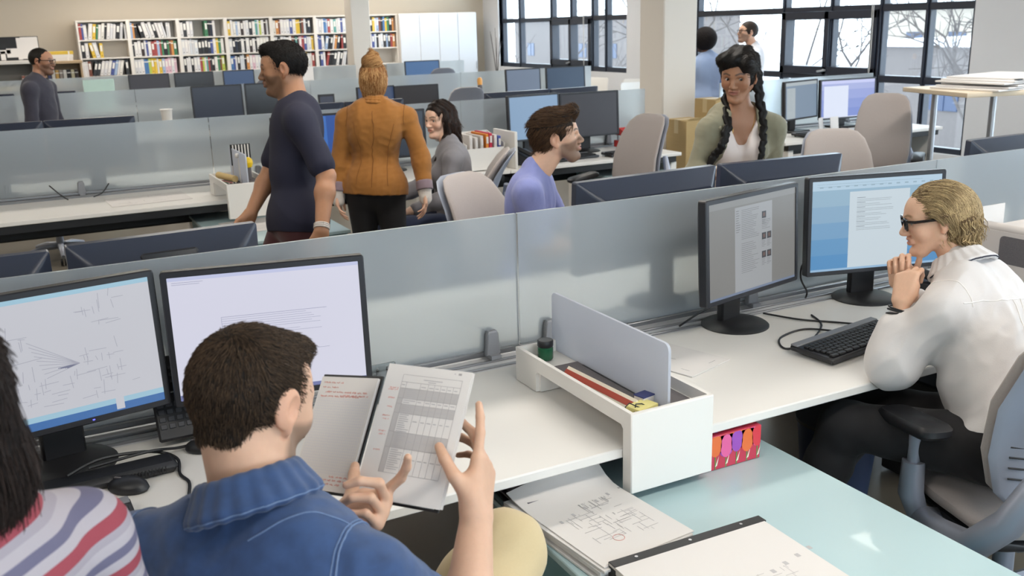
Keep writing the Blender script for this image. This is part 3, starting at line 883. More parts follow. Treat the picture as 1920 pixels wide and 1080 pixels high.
def shell_chair(label, x, y, rz):
    t = thing('shell_chair', label, 'chair', (x, y, 0), rz, 'white shell chairs by the windows')
    m = MB(); cushion(m, [.1, .2, .22, .22, .2, .1], [.006, .012, .014, .014, .012, .006], [.44] * 6, [.21, .2, .1, -.1, -.19, -.21], .3, axis='seat')
    m.build('seat', M_white, t, world=False)
    m = MB(); cushion(m, [.15, .2, .215, .225, .225, .20], [.005, .01, .011, .011, .01, .005], [-.2, -.22, -.24, -.26, -.275, -.28], [.46, .5, .62, .78, .9, .93], .5)
    m.build('backrest', M_white, t, world=False)
    for sx in (-1, 1):
        for sy in (-1, 1):
            m = MB(); m.tube([(sx * .16, sy * .15, .43), (sx * .21, sy * .21, 0.005)], .011, 8); m.build('leg', M_alu, t, world=False)
    return t
sc0 = shell_chair('white shell chair farthest left below the left window', 7.05, 13.6, .5)
for x, y, rz, lb in ((7.75, 13.9, -.6, 'white shell chair second from the left below the left window'), (8.3, 13.3, 1.8, 'white shell chair third from the left below the left window'),
                     (7.75, 15.0, 2.6, 'white shell chair beside the white cabinets and the twigs'), (8.15, 11.6, 2.9, 'white shell chair right of the rear glass, seen from the front'), (8.5, 12.35, 2.2, 'white shell chair just behind the one at the window pier')):
    dup(sc0, (x, y, 0), rz, lb)

# ------------------------------------------------------------------ organisers
def organizer(x0, x1, y0, y1, zt, zlow, label):
    t = thing('desk_organizer', label, 'organizer', ((x0 + x1) / 2, (y0 + y1) / 2, DZ), 0, 'white desk organizers')
    w = .012
    m = MB()
    H = zt - DZ
    L = y1 - y0
    # side walls as bridge shaped plates (near block overhangs the desk edge, far block stands on it)
    prof = [(0, zlow - DZ), (.045, zlow - DZ)]
    prof = [(0.0, zlow - DZ), (.036, zlow - DZ), (.036, H - .052), (.046, H - .042), (L - .135, H - .042), (L - .125, H - .05), (L - .125, .002), (L, .002), (L, H), (0, H)]
    for x in (x0, x1 - w):
        m.prism(prof[::-1], (x, y0, DZ), (0, 1, 0), (0, 0, 1), -w, bev=0)
    m.b2(x0 - .001, x1 + .001, y0 - .003, y0 + w, zlow, zt + .0005, .003)          # near wall
    m.b2(x0 + w, x1 - w, y1 - w, y1, DZ + .002, zt)
    m.b2(x0 + w, x1 - w, y0 + w, y1 - w, zt - .042, zt - .034)  # tray floor
    m.b2(x0 + w, x1 - w, y0 + .030, y0 + .036, zlow, zt - .042)
    m.b2(x0 + w, x1 - w, y1 - .133, y1 - .125, DZ + .002, zt - .042)
    m.b2(x0 + w, x1 - w, y0 + w, y0 + .036, zlow, zlow + .01)
    m.build('tray', M_white, t)
    m = MB(); m.b2(x0 + .02, x1 - .02, y0 + .02, y1 - .14, zt - .034, zt - .031); m.build('felt_liner', M_felt, t)
    return t
t = organizer(1.275, 1.535, 1.845, 2.465, .848, .628, 'white desk organizer bridging the two front desks, with a ruler and sticky notes')
m = MB(); m.prism(rrect(.60, .185, .02), (1.41, 2.175, .907), (0, -1, 0), (0, 0, 1), .008); m.build('divider_panel', M_divider, t)
m = MB(); m.prism([(-.19, 0), (.20, 0), (.20, .075), (-.19, .075)], (1.405, 2.1, DZ + .003), (0, -1, 0), (0, 0, 1), .006); m.build('back_plate', M_black, t)
tray_z = .818
# things in it
M_green = mat('green_glass_jar', '#1f5a3c', rough=.2, var=.02)
t = thing('jar', 'small green jar with black lid in far end of the white organizer', 'jar', (1.34, 2.395, tray_z), 0)
m = MB(); m.lathe([(.001, 0), (.022, 0), (.024, .004), (.024, .036), (.02, .04)], (1.34, 2.395, tray_z)); m.build('glass_body', M_green, t)
m = MB(); m.lathe([(.001, .04), (.023, .04), (.0245, .043), (.0245, .058), (.022, .061), (.001, .061)], (1.34, 2.395, tray_z)); m.build('lid', M_blackp, t)
t = thing('scale_ruler', 'white triangular scale ruler with a red stripe lying in the organizer', 'ruler', (1.335, 2.06, tray_z), 0)
m = MB(); m.prism([(-.016, 0), (.016, 0), (0, .026)], (1.35, 2.23, tray_z), (1, 0, 0), (0, 0, 1), -.0) if False else None
m = MB(); a, b = np.array((1.325, 2.24, tray_z)), np.array((1.345, 1.925, tray_z))
def tri(p): return [p + np.array((-.017, 0, .0005)), p + np.array((.017, 0, .0005)), p + np.array((.004, 0, .027))]
m.rings([tri(a), tri(b)]); m.build('ruler_body', mat('ruler_white', '#ece4d2', rough=.5, var=.02), t)
m = MB()
def tri2(p): return [p + np.array((-.0125, 0, .0065)), p + np.array((-.002, 0, .0195)), p + np.array((-.0035, 0, .0205)), p + np.array((-.0135, 0, .0075))]
m.rings([tri2(a), tri2(b)]); m.build('stripe', mat('ruler_red', '#a8402c', rough=.5, var=.02), t)
t = thing('sticky_notes', 'pad of pale yellow sticky notes in near end of the organizer', 'sticky notes', (1.35, 1.905, tray_z), .25)
m = MB(); m.box((0, 0, .011), (.072, .05, .02), None, .001); m.build('pad', mat('yellow_note_paper', '#e6dc92', rough=.8, var=.02), t, world=False)
t = thing('eraser_box', 'small box with a dark blue top beside the sticky notes', 'box', (1.385, 1.945, tray_z), .2)
m = MB(); m.box((0, 0, .013), (.042, .036, .026), None, .002); m.build('carton', M_cream, t, world=False)
m = MB(); m.box((0, 0, .0275), (.043, .037, .003)); m.build('blue_top', mat('dark_blue_card', '#323a6e', rough=.6), t, world=False)
t = thing('eyeglasses', 'black wire spectacles lying in the corner of the white organizer', 'glasses', (1.318, 1.885, tray_z + .012), .3)
m = MB(); m.tube([(-.03, .0, .0), (-.02, .02, .016), (0, .022, .02), (.02, .0, .006), (.03, -.004, .002)], .0016, 6); m.build('temple', M_black, t, world=False)
m = MB(); m.tube([(.0, .006, .0), (.014, .012, .016), (.034, .008, .012), (.05, -.004, .0)], .0016, 6); m.build('temple', M_black, t, world=False)
# the white storage box behind the blonde woman
t = thing('storage_box', 'white storage box with grey inset panel behind the blonde woman', 'organizer', (3.42, 2.16, DZ), 0)
m = MB(); m.b2(3.27, 3.60, 1.92, 2.375, DZ + .001, 1.0, .008); m.tube([(3.29, 2.37, 1.0), (3.29, 1.92, 1.0)], .02, 12); m.build('body', M_cream, t)
m = MB(); m.prism(rrect(.34, .105, .018), (3.2695, 2.125, .925), (0, -1, 0), (0, 0, 1), .004); m.build('inset_panel', M_felt, t)
t = thing('paper_sheet', 'white card standing behind the hair of the blonde woman', 'paper', (3.30, 2.385, DZ), 0)
m = MB(); m.b2(3.27, 3.40, 2.38, 2.384, DZ, 1.075); m.build('sheet', M_paper, t)
# second bench organiser with pencils
t = organizer(1.155, 1.44, 6.12, 6.70, .875, .655, 'white desk organizer with pencils on the second bench, left of the walking man')
m = MB(); m.prism(rrect(.5, .2, .02), (1.30, 6.43, .945), (0, -1, 0), (0, 0, 1), .008); m.build('divider_panel', M_divider, t)
t = thing('paper_roll', 'rolled tan paper lying across the pencil organizer', 'paper roll', (1.22, 6.5, .85), 0)
m = MB(); m.tube([(1.2, 6.6, .875), (1.26, 6.36, .872)], .022, 14); m.build('roll', mat('tan_paper', '#d9bd84', rough=.8), t)
for k, (dx, cl, lb) in enumerate(((0, '#3f6a52', 'green'), (.02, '#b0564c', 'red'), (.035, '#33363d', 'black'))):
    t = thing('pencil', lb + ' pencil in the organizer left of the walking man', 'pencil', (1.18 + dx, 6.33, .848), 0)
    m = MB(); m.tube([(1.175 + dx, 6.50, .85), (1.195 + dx * 1.2, 6.24, .866)], [.004, .004], 6); m.build('shaft', mat('pencil_' + lb, cl, rough=.5), t)
    m = MB(); m.tube([(1.195 + dx * 1.2, 6.24, .866), (1.196 + dx * 1.2, 6.222, .867)], [.004, .0006], 6); m.build('tip', M_cream, t)
t = thing('swatch_pack', 'black and white striped swatch pack standing behind the pencil organizer', 'swatches', (1.42, 6.62, .842), 0)
m = MB(); m.box((1.36, 6.60, 1.0), (.13, .02, .14)); m.build('pack', M_black, t)
m = MB()
for k in range(6): m.box((1.31 + k * .02, 6.588, 1.005), (.008, .004, .125))
m.build('stripes', M_white, t)
m = MB(); m.box((1.36, 6.60, .888), (.125, .02, .084)); m.build('sleeve', M_paper, t)
t = thing('marker', 'stub with a round bright yellow cap standing in the pencil organizer', 'marker', (1.37, 6.45, .842), 0)
m = MB(); m.cyl((1.37, 6.45, .842), (1.37, 6.45, .93), .02, .018); m.build('barrel', M_felt, t)
m = MB(); m.lathe([(.001, .925), (.025, .93), (.034, .955), (.03, .98), (.015, .995), (.001, .997)], (1.37, 6.45, 0)); m.build('cap', mat('bright_yellow_plastic', '#f0c818', rough=.4), t)
t = thing('white_figure', 'small white curled paper clip holder on the pencil organizer edge', 'holder', (1.30, 6.40, .842), 0)
m = MB(); m.cyl((1.30, 6.38, .842), (1.30, 6.38, 1.0), .006); m.box((1.30, 6.38, 1.02), (.05, .02, .03), rotz(.4), .006); m.build('stem', M_white, t)

# ------------------------------------------------------------------ papers and drawings
def sheet_lines(m, x0, x1, y0, y1, z, seed, n, mi, th=.0011):
    rnd = random.Random(seed)
    for k in range(n):
        x, y = rnd.uniform(x0, x1), rnd.uniform(y0, y1)
        if rnd.random() < .5: m.b2(x, min(x1, x + rnd.uniform(.02, .09)), y, y + th, z, z + .0002, mi=mi)
        else: m.b2(x, x + th, y, min(y1, y + rnd.uniform(.01, .06)), z, z + .0002, mi=mi)
def drawing_stack(label, cx, cy, rz, w, d, z, n, seed, clip=False, curl=False):
    """n sheets; the top one carries pencil drawings; sheets are parts"""
    t = thing('drawing_set', label, 'papers', (cx, cy, z), rz, None)
    rnd = random.Random(seed)
    zz = 0.0
    for k in range(n):
        th = rnd.uniform(.006, .014)
        dx, dy, dr = (rnd.uniform(-.012, .012) if not clip else rnd.uniform(-.003, .003)), rnd.uniform(-.012, .012), rnd.uniform(-.02, .02) * (0 if clip else 1)
        m = MB(); Rm = rotz(dr)
        if k == n - 1 and curl:
            nx, ny = 10, 12
            vs = []
            for j in range(ny + 1):
                for i in range(nx + 1):
                    u, v = i / nx - .5, j / ny - .5
                    up = max(0, v - .18) ** 2 * .38 * (0.4 + 1.1 * max(0, u + .5))
                    vs.append((u * w, v * d - up * .3, zz + .003 + up))
            fs = [(j * (nx + 1) + i, j * (nx + 1) + i + 1, (j + 1) * (nx + 1) + i + 1, (j + 1) * (nx + 1) + i) for j in range(ny) for i in range(nx)]
            vb = [(a, b, c - .0025) for a, b, c in vs]
            m.add(vs, fs); m.add(vb, [f[::-1] for f in fs])
            ed = [i for i in range(nx + 1)] + [(j + 1) * (nx + 1) - 1 for j in range(1, ny + 1)] + [ny * (nx + 1) + i for i in range(nx - 1, -1, -1)] + [j * (nx + 1) for j in range(ny - 1, 0, -1)]
            N = len(vs)
            m.add(vs + vb, [(a, a + N, b + N, b) for a, b in zip(ed, ed[1:] + ed[:1])])
        else:
            m.box((dx, dy, zz + th / 2), (w, d, th * .92), Rm, .001)
        if k == n - 1:
            zt = (zz + .0035) if curl else zz + th * .97
            for (a, b, c, e) in ((-.3, .0, -.3, .05), (.02, .34, -.35, -.05), (-.05, .3, .0, .15)):
                sheet_lines(m, a * w, b * w, c * d, e * d, zt, seed + int(a * 100), 26, 1)
            for q in range(9): m.b2(-.36 * w + q * .045, -.335 * w + q * .045, .02 * d + q * .012, .022 * d + q * .012 + .012, zt, zt + .0002, mi=1)
            if curl: m.tube([(-.1 * w + .014 * math.cos(a), -.3 * d + .014 * math.sin(a), zt) for a in np.linspace(0, 2 * PI, 17)], .0006, 4, 2)
        m.build('sheets', [M_paper, M_ink, M_red], t, world=False)
        if clip:
            m = MB(); m.box((0, d / 2 - .012, zz + th / 2), (w + .004, .028, th + .001), None, .001)
            for q in (-.35, .0, .35): m.lathe([(.001, th + .0006), (.004, th + .0006), (.004, th + .002), (.001, th + .002)], (q * w, d / 2 - .012, zz), 8, 1)
            m.build('binding_strip', [M_black, M_alu], t, world=False)
        zz += th
    return t
drawing_stack('stack of loose drawings with a lifted top corner, on the teal cabinet nearest the desk', 1.135, 1.79, .10, .27, .40, .601, 5, 4, curl=True)
drawing_stack('bound set of drawings with a black binding strip, nearest the camera on the teal cabinet', 1.24, 1.295, -.02, .42, .56, .601, 5, 9, clip=True)
t = thing('folder_stack', 'pile of black plastic folders on the teal cabinet under the desk edge', 'folders', (1.1, 2.0, .601), 0)
for k in range(4):
    m = MB(); m.box((1.115 + .01 * (k % 2), 2.0, .606 + k * .011), (.24, .17, .009), rotz(.05 * k - .1), .002); m.build('folder', mat('smoky_plastic_%d' % (k % 2), ('#35353b', '#6c6a72')[k % 2], rough=.3), t)
def small_paper(name, label, x, y, z, rz, w, d, cat='paper', marks=6, seed=1):
    t = thing(name, label, cat, (x, y, z), rz)
    m = MB(); m.box((0, 0, .0015), (w, d, .003)); sheet_lines(m, -w * .4, w * .3, -d * .4, d * .4, .0031, seed, marks, 1); m.build('sheets', [M_paper, M_ink2], t, world=False)
    return t
small_paper('paper_stack', 'loose printed papers on the desk behind the frosted divider', 1.80, 2.36, DZ + .001, .3, .21, .28)
small_paper('paper_stack', 'stack of white papers on the teal cabinet beside the walking man', 1.38, 6.12, .601, .1, .5, .42, marks=10, seed=4)
small_paper('paper_stack', 'flat white drawing on the second bench left of the pencil organizer', .75, 6.72, DZ + .001, .05, .5, .36, marks=12, seed=5)
small_paper('paper_stack', 'white papers between the off dark monitor and the taupe chair', 4.08, 6.62, DZ + .001, .2, .3, .2, seed=6)
# tissue box with tulip print
t = thing('tissue_box', 'tissue box printed with pink and orange tulips on the teal cabinet', 'box', (1.64, 1.975, .601), 0)
x0, x1, y0, y1, z0, z1 = 1.525, 1.742, 1.885, 1.995, .601, .702
m = MB(); m.b2(x0, x1, y0, y1, z0, z1, .002)
rnd = random.Random(2)
def petal(cx, cz, r, mi, yo, ang=0.0):
    pts = []
    for k in range(14):
        a = 2 * PI * k / 14
        px_, pz_ = r * .62 * math.sin(a), r * math.cos(a) * (1 if math.cos(a) < 0 else 1.1)
        x_, z_ = cx + px_ * math.cos(ang) - pz_ * math.sin(ang), cz + px_ * math.sin(ang) + pz_ * math.cos(ang)
        pts.append((min(max(x_, x0 + .001), x1 - .001), y0 - yo, min(max(z_, z0 + .001), z1 - .001)))
    m.add(pts, [tuple(range(14))], mi)
for k in range(6):
    cx = x0 + .02 + k * .037
    m.b2(cx - .002, cx + .002, y0 - .0006, y0 - .0003, z0 + .002, z0 + .05, mi=5)
    m.add([(cx - .001, y0 - .0007, z0 + .01), (cx + .012, y0 - .0007, z0 + .04), (cx + .006, y0 - .0007, z0 + .012)], [(0, 1, 2)], 6)
    mi = (1, 2, 3, 1, 2, 4)[k]
    for a, dr, mm in ((-.3, -.008, mi), (.3, .008, mi), (0, 0, (2, 1, 4, 3, 1, 2)[k])):
        petal(cx + dr, z0 + .064 + .008 * (k % 2), .033, mm, .0009 + .0002 * (a == 0), -a)
for k in range(5):
    a = x0 + .03 + k * .042
    m.add([(a + .02 * math.cos(q * .7), y0 + .05 + .035 * math.sin(q * .7), z1 + .0006) for q in range(9)], [tuple(range(9))], (1, 3, 2, 4, 1)[k])
m.build('carton', [mat('print_crimson', '#c23a52', rough=.4), mat('print_orange', '#e2703c', rough=.4), mat('print_red', '#d8404c', rough=.4), mat('print_violet', '#9a4fb4', rough=.4),
                   mat('print_pink', '#e0629a', rough=.4), mat('print_green', '#5f8a4a', rough=.4), mat('print_cream', '#e6e2d0', rough=.4)], t)
m = MB(); m.box((1.60, 1.955, z1 + .002), (.16, .05, .004), None, .002); m.build('slot', M_black, t)

# ------------------------------------------------------------------ things on the desks
def keyboard(label, x, y, rz, w=.45, d=.165, detail=True, z=DZ, tilt=.05):
    t = thing('keyboard', label, 'keyboard', (x, y, z + .003), rz, 'keyboards')
    T = rotx(tilt)
    m = MB(); m.box((0, 0, .016), (w, d, .018), T, .004); m.build('case', M_blackp, t, world=False)
    m = MB(); m.box((0, d / 2 - .014, .0295), (w - .006, .028, .006), T, .002); m.build('trim_strip', mat('keyboard_grey_trim', '#77787c', rough=.4), t, world=False)
    m = MB()
    rows = [(.033, 14, .0), (.014, 15, 0), (-.005, 14, .004), (-.024, 13, .008), (-.043, 12, .012), (-.062, 8, .0)]
    for yy, n, off in rows:
        pw = w * .66 / n
        for k in range(n):
            c = T @ np.array((-w / 2 + .012 + off + pw * (k + .5), yy * d / .165, .0285)); m.box(c, (pw * .86, .0155 * d / .165, .008), T, .002)
        for k in range(7 if n > 8 else 5):
            c = T @ np.array((w / 2 - .14 + k * .0195 + (.004 if k > 2 else 0), yy * d / .165, .0285)); m.box(c, (.0165, .0155 * d / .165, .008), T, .002)
    m.build('keys', M_black, t, world=False)
    for s in (-1, 1):
        m = MB(); m.box((s * (w / 2 - .04), d / 2 - .02, .006), (.02, .006, .016), rotx(.3)); m.build('foot', M_black, t, world=False)
    return t
keyboard('black keyboard with grey top strip in front of the blonde woman', 2.375, 2.155, .16)
keyboard('dark keyboard at the desk edge left of the man in denim', -.11, 2.11, .05, .47, .15)
keyboard('dark keyboard behind the head of the man in lavender', 3.95, 6.58, .1)
keyboard('dark blue keyboard under the pair of lit monitors', 6.55, 6.53, .05, .5, .17)
keyboard('flat dark keyboard on the desk edge beside the red trays', 4.46, 6.55, .1, .42, .14)
def mouse(label, x, y, rz, s=1.0):
    t = thing('mouse', label, 'mouse', (x, y, DZ), rz, 'computer mice')
    m = MB(); m.lathe([(.002, .001), (.03, .001), (.033, .008), (.030, .02), (.02, .031), (.002, .034)], (0, 0, 0), 20, sy=1.6 * s); m.build('shell', M_blackp, t, world=False)
    m = MB(); m.box((0, .025, .031), (.005, .02, .006), None, .002); m.build('wheel', M_felt, t, world=False)
    return t
mouse('black oval mouse beside the shoulder of the man in denim', .128, 2.30, .9)
mouse('black mouse half hidden by the head of the man in denim', .335, 2.44, 1.2)
mouse('black mouse beside the dark blue keyboard under lit monitors', 6.98, 6.62, .4, 1.1)
def cable(label, pts, r=.0035, col=None):
    P = [np.array(p, float) for p in pts]
    out = []
    for i in range(len(P) - 1):
        p0, p1, p2, p3 = P[max(0, i - 1)], P[i], P[i + 1], P[min(len(P) - 1, i + 2)]
        for k in range(6):
            u = k / 6
            out.append(.5 * ((2 * p1) + (-p0 + p2) * u + (2 * p0 - 5 * p1 + 4 * p2 - p3) * u * u + (-p0 + 3 * p1 - 3 * p2 + p3) * u ** 3))
    out.append(P[-1])
    m = MB(); m.tube(out, r, 6)
    return tag(m.build('cable', col or M_black), label, 'cable', None)
Z = DZ + .004
cable('black keyboard cable looping on the desk between the two right monitors', [(2.42, 2.25, Z + .01), (2.36, 2.36, Z), (2.22, 2.33, Z), (2.16, 2.24, Z), (2.26, 2.24, Z + .004), (2.44, 2.36, Z), (2.50, 2.47, Z)])
cable('thin black cable running from keyboard to the rail behind right monitor', [(2.54, 2.28, Z + .008), (2.50, 2.37, Z), (2.42, 2.45, Z + .002), (2.36, 2.57, Z + .004)])
cable('black video cable hanging behind the monitor with the white document', [(2.70, 2.62, .93), (2.60, 2.62, .90), (2.585, 2.62, .84), (2.62, 2.62, .78), (2.62, 2.625, Z + .008)])
cable('white cable arched over the rail behind the hand of the blonde woman', [(2.98, 2.62, Z + .006), (2.96, 2.63, .85), (3.02, 2.63, .93), (3.1, 2.63, .93)], .004, M_white)
cable('black video cable behind the neck of the web page monitor', [(2.0, 2.60, Z + .008), (2.08, 2.60, Z + .04), (2.16, 2.57, .83), (2.25, 2.56, .90)])
cable('black cable curling over the black dock left of the man in denim', [(.0, 2.36, Z + .04), (.08, 2.41, Z + .045), (.2, 2.43, Z + .028), (.255, 2.39, Z + .012), (.25, 2.32, Z), (.262, 2.26, Z), (.25, 2.19, Z)], .0042)
cable('black cable from the dock to the half hidden mouse', [(.05, 2.38, Z + .040), (.19, 2.40, Z + .042), (.27, 2.46, Z + .01), (.33, 2.47, Z + .008)], .0038)
cable('black cable on the second bench left of the grey clamp', [(.28, 7.02, Z), (.24, 7.06, Z + .03), (.18, 7.09, .84)], .004)
cable('black cable on the second bench right of the grey clamp', [(.44, 7.04, Z), (.50, 7.06, Z + .02), (.55, 7.08, .82)], .004)
t = thing('dock', 'long black docking bar on the desk under the leftmost monitor', 'dock', (.06, 2.365, DZ), 0)
m = MB(); m.box((.07, 2.365, DZ + .017), (.36, .08, .03), rotz(.05), .012); m.build('body', M_blackp, t)
m = MB()
for k in range(16): m.box((.10 + k * .008, 2.328, DZ + .02), (.003, .003, .016))
m.build('ridges', M_black, t)
t = thing('desk_phone', 'black console with rows of keys standing below the lavender monitor', 'phone', (.335, 2.5, DZ), 0)
T = rotx(-.55) 
m = MB(); c = np.array((.335, 2.57, DZ + .115)); Tm = rotx(.95)
m.box(c, (.21, .235, .016), Tm, .005); m.build('body', M_blackp, t)
m = MB()
for r in range(3):
    for k in range(9): m.box(c + Tm @ np.array((-.088 + k * .022, .08 - r * .018, .009)), (.013, .009, .005), Tm, .001)
m.build('keys', mat('worn_dark_keys', '#3a3b40', rough=.5), t); m = MB()
for r in range(4):
    for k in range(9): m.box(c + Tm @ np.array((-.088 + k * .022, -.02 - r * .02, .009)), (.016, .013, .005), Tm, .001)
m.build('keys', mat('worn_dark_keys', '#3a3b40', rough=.5), t)
m = MB(); m.box(c + Tm @ np.array((0, .012, .009)), (.2, .003, .004), Tm); m.build('light_strip', M_alu, t)
m = MB(); m.box((.335, 2.63, DZ + .06), (.16, .02, .12)); m.build('stand', M_black, t)
def phone(label, x, y, rz):
    t = thing('desk_phone', label, 'phone', (x, y, DZ), rz, 'black desk phones')
    m = MB(); m.prism([(-.1, 0), (.1, 0), (.1, .03), (-.06, .11), (-.1, .11)], (-.095, 0, 0), (0, -1, 0), (0, 0, 1), .19, bev=.004); m.build('body', M_blackp, t, world=False)
    m = MB(); m.tube([(-.06, -.09, .06), (-.06, -.06, .085), (-.06, .07, .135), (-.06, .1, .135)], [.024, .017, .017, .026], 10); m.build('handset', M_black, t, world=False)
    m = MB()
    for r in range(4):
        for k in range(3): m.box((.01 + k * .024, -.06 + r * .024, .052 + r * .012), (.017, .016, .01), rotx(.45), .003)
    m.build('buttons', M_felt, t, world=False)
    return t
phone('black desk phone behind the raised hand of the blonde woman', 2.98, 2.27, .4)
phone('black desk phone left of the pale blue monitor on the second bench', 3.55, 6.58, .6)
t = thing('pen_holder', 'clear acrylic pen holder with black pens right of the lavender monitor', 'pen holder', (.86, 2.5, DZ), 0)
M_acr = frosted('clear_acrylic', '#c9ccd2', clear=.75, rough=.08, ior=1.05)
m = MB(); m.prism(rrect(.08, .1, .004), (.875, 2.49, DZ + .052), (1, 0, 0), (0, 0, 1), .006); m.b2(.835, .915, 2.49, 2.55, DZ, DZ + .006); m.prism(rrect(.08, .1, .004), (.875, 2.55, DZ + .052), (1, 0, 0), (0, 0, 1), .006)
m.build('cup', M_acr, t)
for k in range(3):
    q = thing('pen', ('black pen leaning left in the acrylic holder', 'black pen leaning right in the acrylic holder', 'short black pen in the middle of the acrylic holder')[k], 'pen', (.86 + k * .012, 2.52, DZ + .006), 0)
    m = MB(); m.cyl((.86 + k * .012, 2.52, DZ + .008), (.845 + k * .03, 2.51, DZ + .10 - .02 * (k == 2)), .0045, seg=8); m.build('barrel', M_black, q)
    m = MB(); m.cyl((.845 + k * .03, 2.51, DZ + .10 - .02 * (k == 2)), (.844 + k * .031, 2.51, DZ + .108 - .02 * (k == 2)), .003, seg=8); m.build('button', M_alu, q)
# under-desk pc and bin of the blonde woman
t = thing('waste_bin', 'blue bin under the desk of the blonde woman', 'bin', (2.62, 2.42, 0), 0)
m = MB(); m.lathe([(.001, .004), (.12, .0), (.15, .32), (.155, .33), (.145, .33), (.115, .012), (.001, .012)], (2.62, 2.42, 0), 24); m.build('bin_body', mat('dark_blue_plastic', '#33415f', rough=.5), t)
m = MB(); m.lathe([(.150, .32), (.158, .322), (.158, .335), (.146, .335)], (2.62, 2.42, 0), 24); m.build('rim', M_blackp, t)
t = thing('computer_tower', 'black computer under the right desk of the blonde woman', 'computer', (3.05, 2.3, 0), 0)
m = MB(); m.b2(2.96, 3.15, 2.05, 2.5, .01, .43, .008); m.build('case', M_blackp, t)
m = MB(); m.b2(2.97, 3.14, 2.043, 2.05, .03, .41, .003); m.build('front_panel', M_bez, t)
for k in range(3):
    cable('black cable hanging under the desk behind the blonde woman\'s forearm, %s of three' % ('left', 'middle', 'right')[k], [(2.72 + k * .07, 2.40, .65), (2.70 + k * .07, 2.33, .58 - .03 * k), (2.80 + k * .07, 2.3, .55), (2.86 + k * .07, 2.36, .60)], .005)
# second bench things
t = thing('file_box', 'white magazine file with red, orange and blue tabs right of the woman in grey', 'file box', (3.05, 6.62, DZ), 0)
m = MB()
for a, b in ((2.98, 2.985), (3.295, 3.3)): m.prism([(-.15, 0), (.15, 0), (.15, .27), (-.15, .2)], (a, 6.62, DZ), (0, 1, 0), (0, 0, 1), -.006)
m.b2(2.98, 3.3, 6.47, 6.477, DZ, DZ + .17); m.b2(2.98, 3.3, 6.76, 6.77, DZ, DZ + .27); m.b2(2.98, 3.3, 6.47, 6.77, DZ, DZ + .006)
m.build('box_body', M_white, t)
for k, (cx, c, h, lb) in enumerate(((3.03, '#ded7d2', .27, 'white folder leftmost'), (3.075, '#d6cfc9', .25, 'cream folder second from left'), (3.12, '#c9c2bc', .26, 'beige folder in the middle'), (3.165, '#d9822c', .27, 'orange folder'), (3.195, '#c42848', .275, 'red folder'), (3.235, '#dcd9d6', .26, 'white folder right of the red one'), (3.268, '#4b5fb0', .25, 'blue folder'))):
    t = thing('folder', lb + ' in the white magazine file on the second bench', 'folder', (cx, 6.62, DZ + .007), 0, 'folders in the magazine file')
    m = MB(); m.b2(cx - .012, cx + .012, 6.49, 6.75, DZ + .007, DZ + h, .002); m.build('cover', mat('folder_%d' % k, c, rough=.6), t)
    m = MB(); m.b2(cx - .008, cx + .008, 6.483, 6.49, DZ + h - .07, DZ + h - .02); m.build('label_tab', M_paper, t)
t = thing('partition_board', 'white board standing at the right side of the magazine file', 'board', (3.36, 6.6, 0), 0)
m = MB(); m.b2(3.345, 3.37, 6.39, 6.75, DZ, 1.02, .004); m.build('board', M_white, t)
t = thing('letter_tray', 'two tier red letter tray beside the column', 'tray', (4.755, 6.86, DZ), .0)
for k, z in enumerate((.012, .115)):
    m = MB(); x0_, x1_, y0_, y1_ = -.13, .13, -.12, .12
    m.b2(x0_, x1_, y0_, y1_, z, z + .004); m.b2(x0_, x1_, y1_ - .004, y1_, z, z + .055)
    for s in (-1, 1): m.prism([(-.12, 0), (.12, 0), (.12, .055), (.02, .055), (-.12, .006)], (s * .128 - .002, 0, z), (0, 1, 0), (0, 0, 1), -.004)
    m.build('tray', mat('red_plastic', '#c8322c', rough=.4, var=.02), t, world=False)
for sx in (-1, 1):
    for sy in (-1, 1):
        m = MB(); m.cyl((sx * .11, sy * .09, 0), (sx * .11, sy * .09, .115), .006, seg=8); m.build('post', M_alu, t, world=False)
for (x, y, w, d, h, lb) in ((5.45, 7.02, .26, .30, .93, 'short tan cardboard box in front of the column'), (5.70, 6.98, .19, .3, 1.10, 'tall cardboard box behind the shoulder of the woman with braids')):
    t = thing('cardboard_box', lb, 'box', (x, y, 0), 0)
    m = MB(); m.b2(x - w / 2, x + w / 2, y - d / 2, y + d / 2, 0, h, .004); m.build('carton', M_card, t)
    m = MB(); m.b2(x - w / 2 - .001, x + w / 2 + .001, y - .03, y + .03, h - .12, h + .0015); m.build('tape', mat('packing_tape', '#c9b68c', rough=.3), t)
    m = MB(); m.prism([(0, 0), (w, 0), (w - .03, .03), (.03, .02)], (x - w / 2, y - d / 2, h), (1, 0, 0), (0, -.5, .8), .004); m.build('flap', M_card, t)
for x, y, rz, lb in ((6.72, 6.66, .5, 'left white card standing before the lit monitors'), (6.87, 6.64, .2, 'right white card standing before the lit monitors')):
    t = thing('card', lb, 'paper', (x, y, DZ), rz)
    m = MB(); m.box((0, 0, .07), (.13, .004, .14), rotx(-.12)); m.build('sheet', M_paper, t, world=False)
t = thing('glue_bottle', 'small bottle with an orange cap on the third bench', 'bottle', (5.25, 11.0, DZ), 0)
m = MB(); m.lathe([(.001, 0), (.03, 0), (.032, .3), (.028, .34), (.001, .345)], (5.25, 10.92, DZ)); m.build('bottle_body', M_felt, t)
m = MB(); m.lathe([(.001, .345), (.03, .345), (.033, .40), (.022, .43), (.001, .435)], (5.25, 10.92, DZ)); m.build('cap', mat('orange_cap', '#e0a050', rough=.4), t)
t = thing('cup', 'white paper cup seen just above the second glass', 'cup', (1.52, 10.95, DZ), 0)
m = MB(); m.lathe([(.001, 0), (.04, 0), (.06, .27), (.064, .275), (.056, .275), (.036, .01), (.001, .01)], (1.52, 10.95, DZ)); m.build('cup_body', M_white, t)
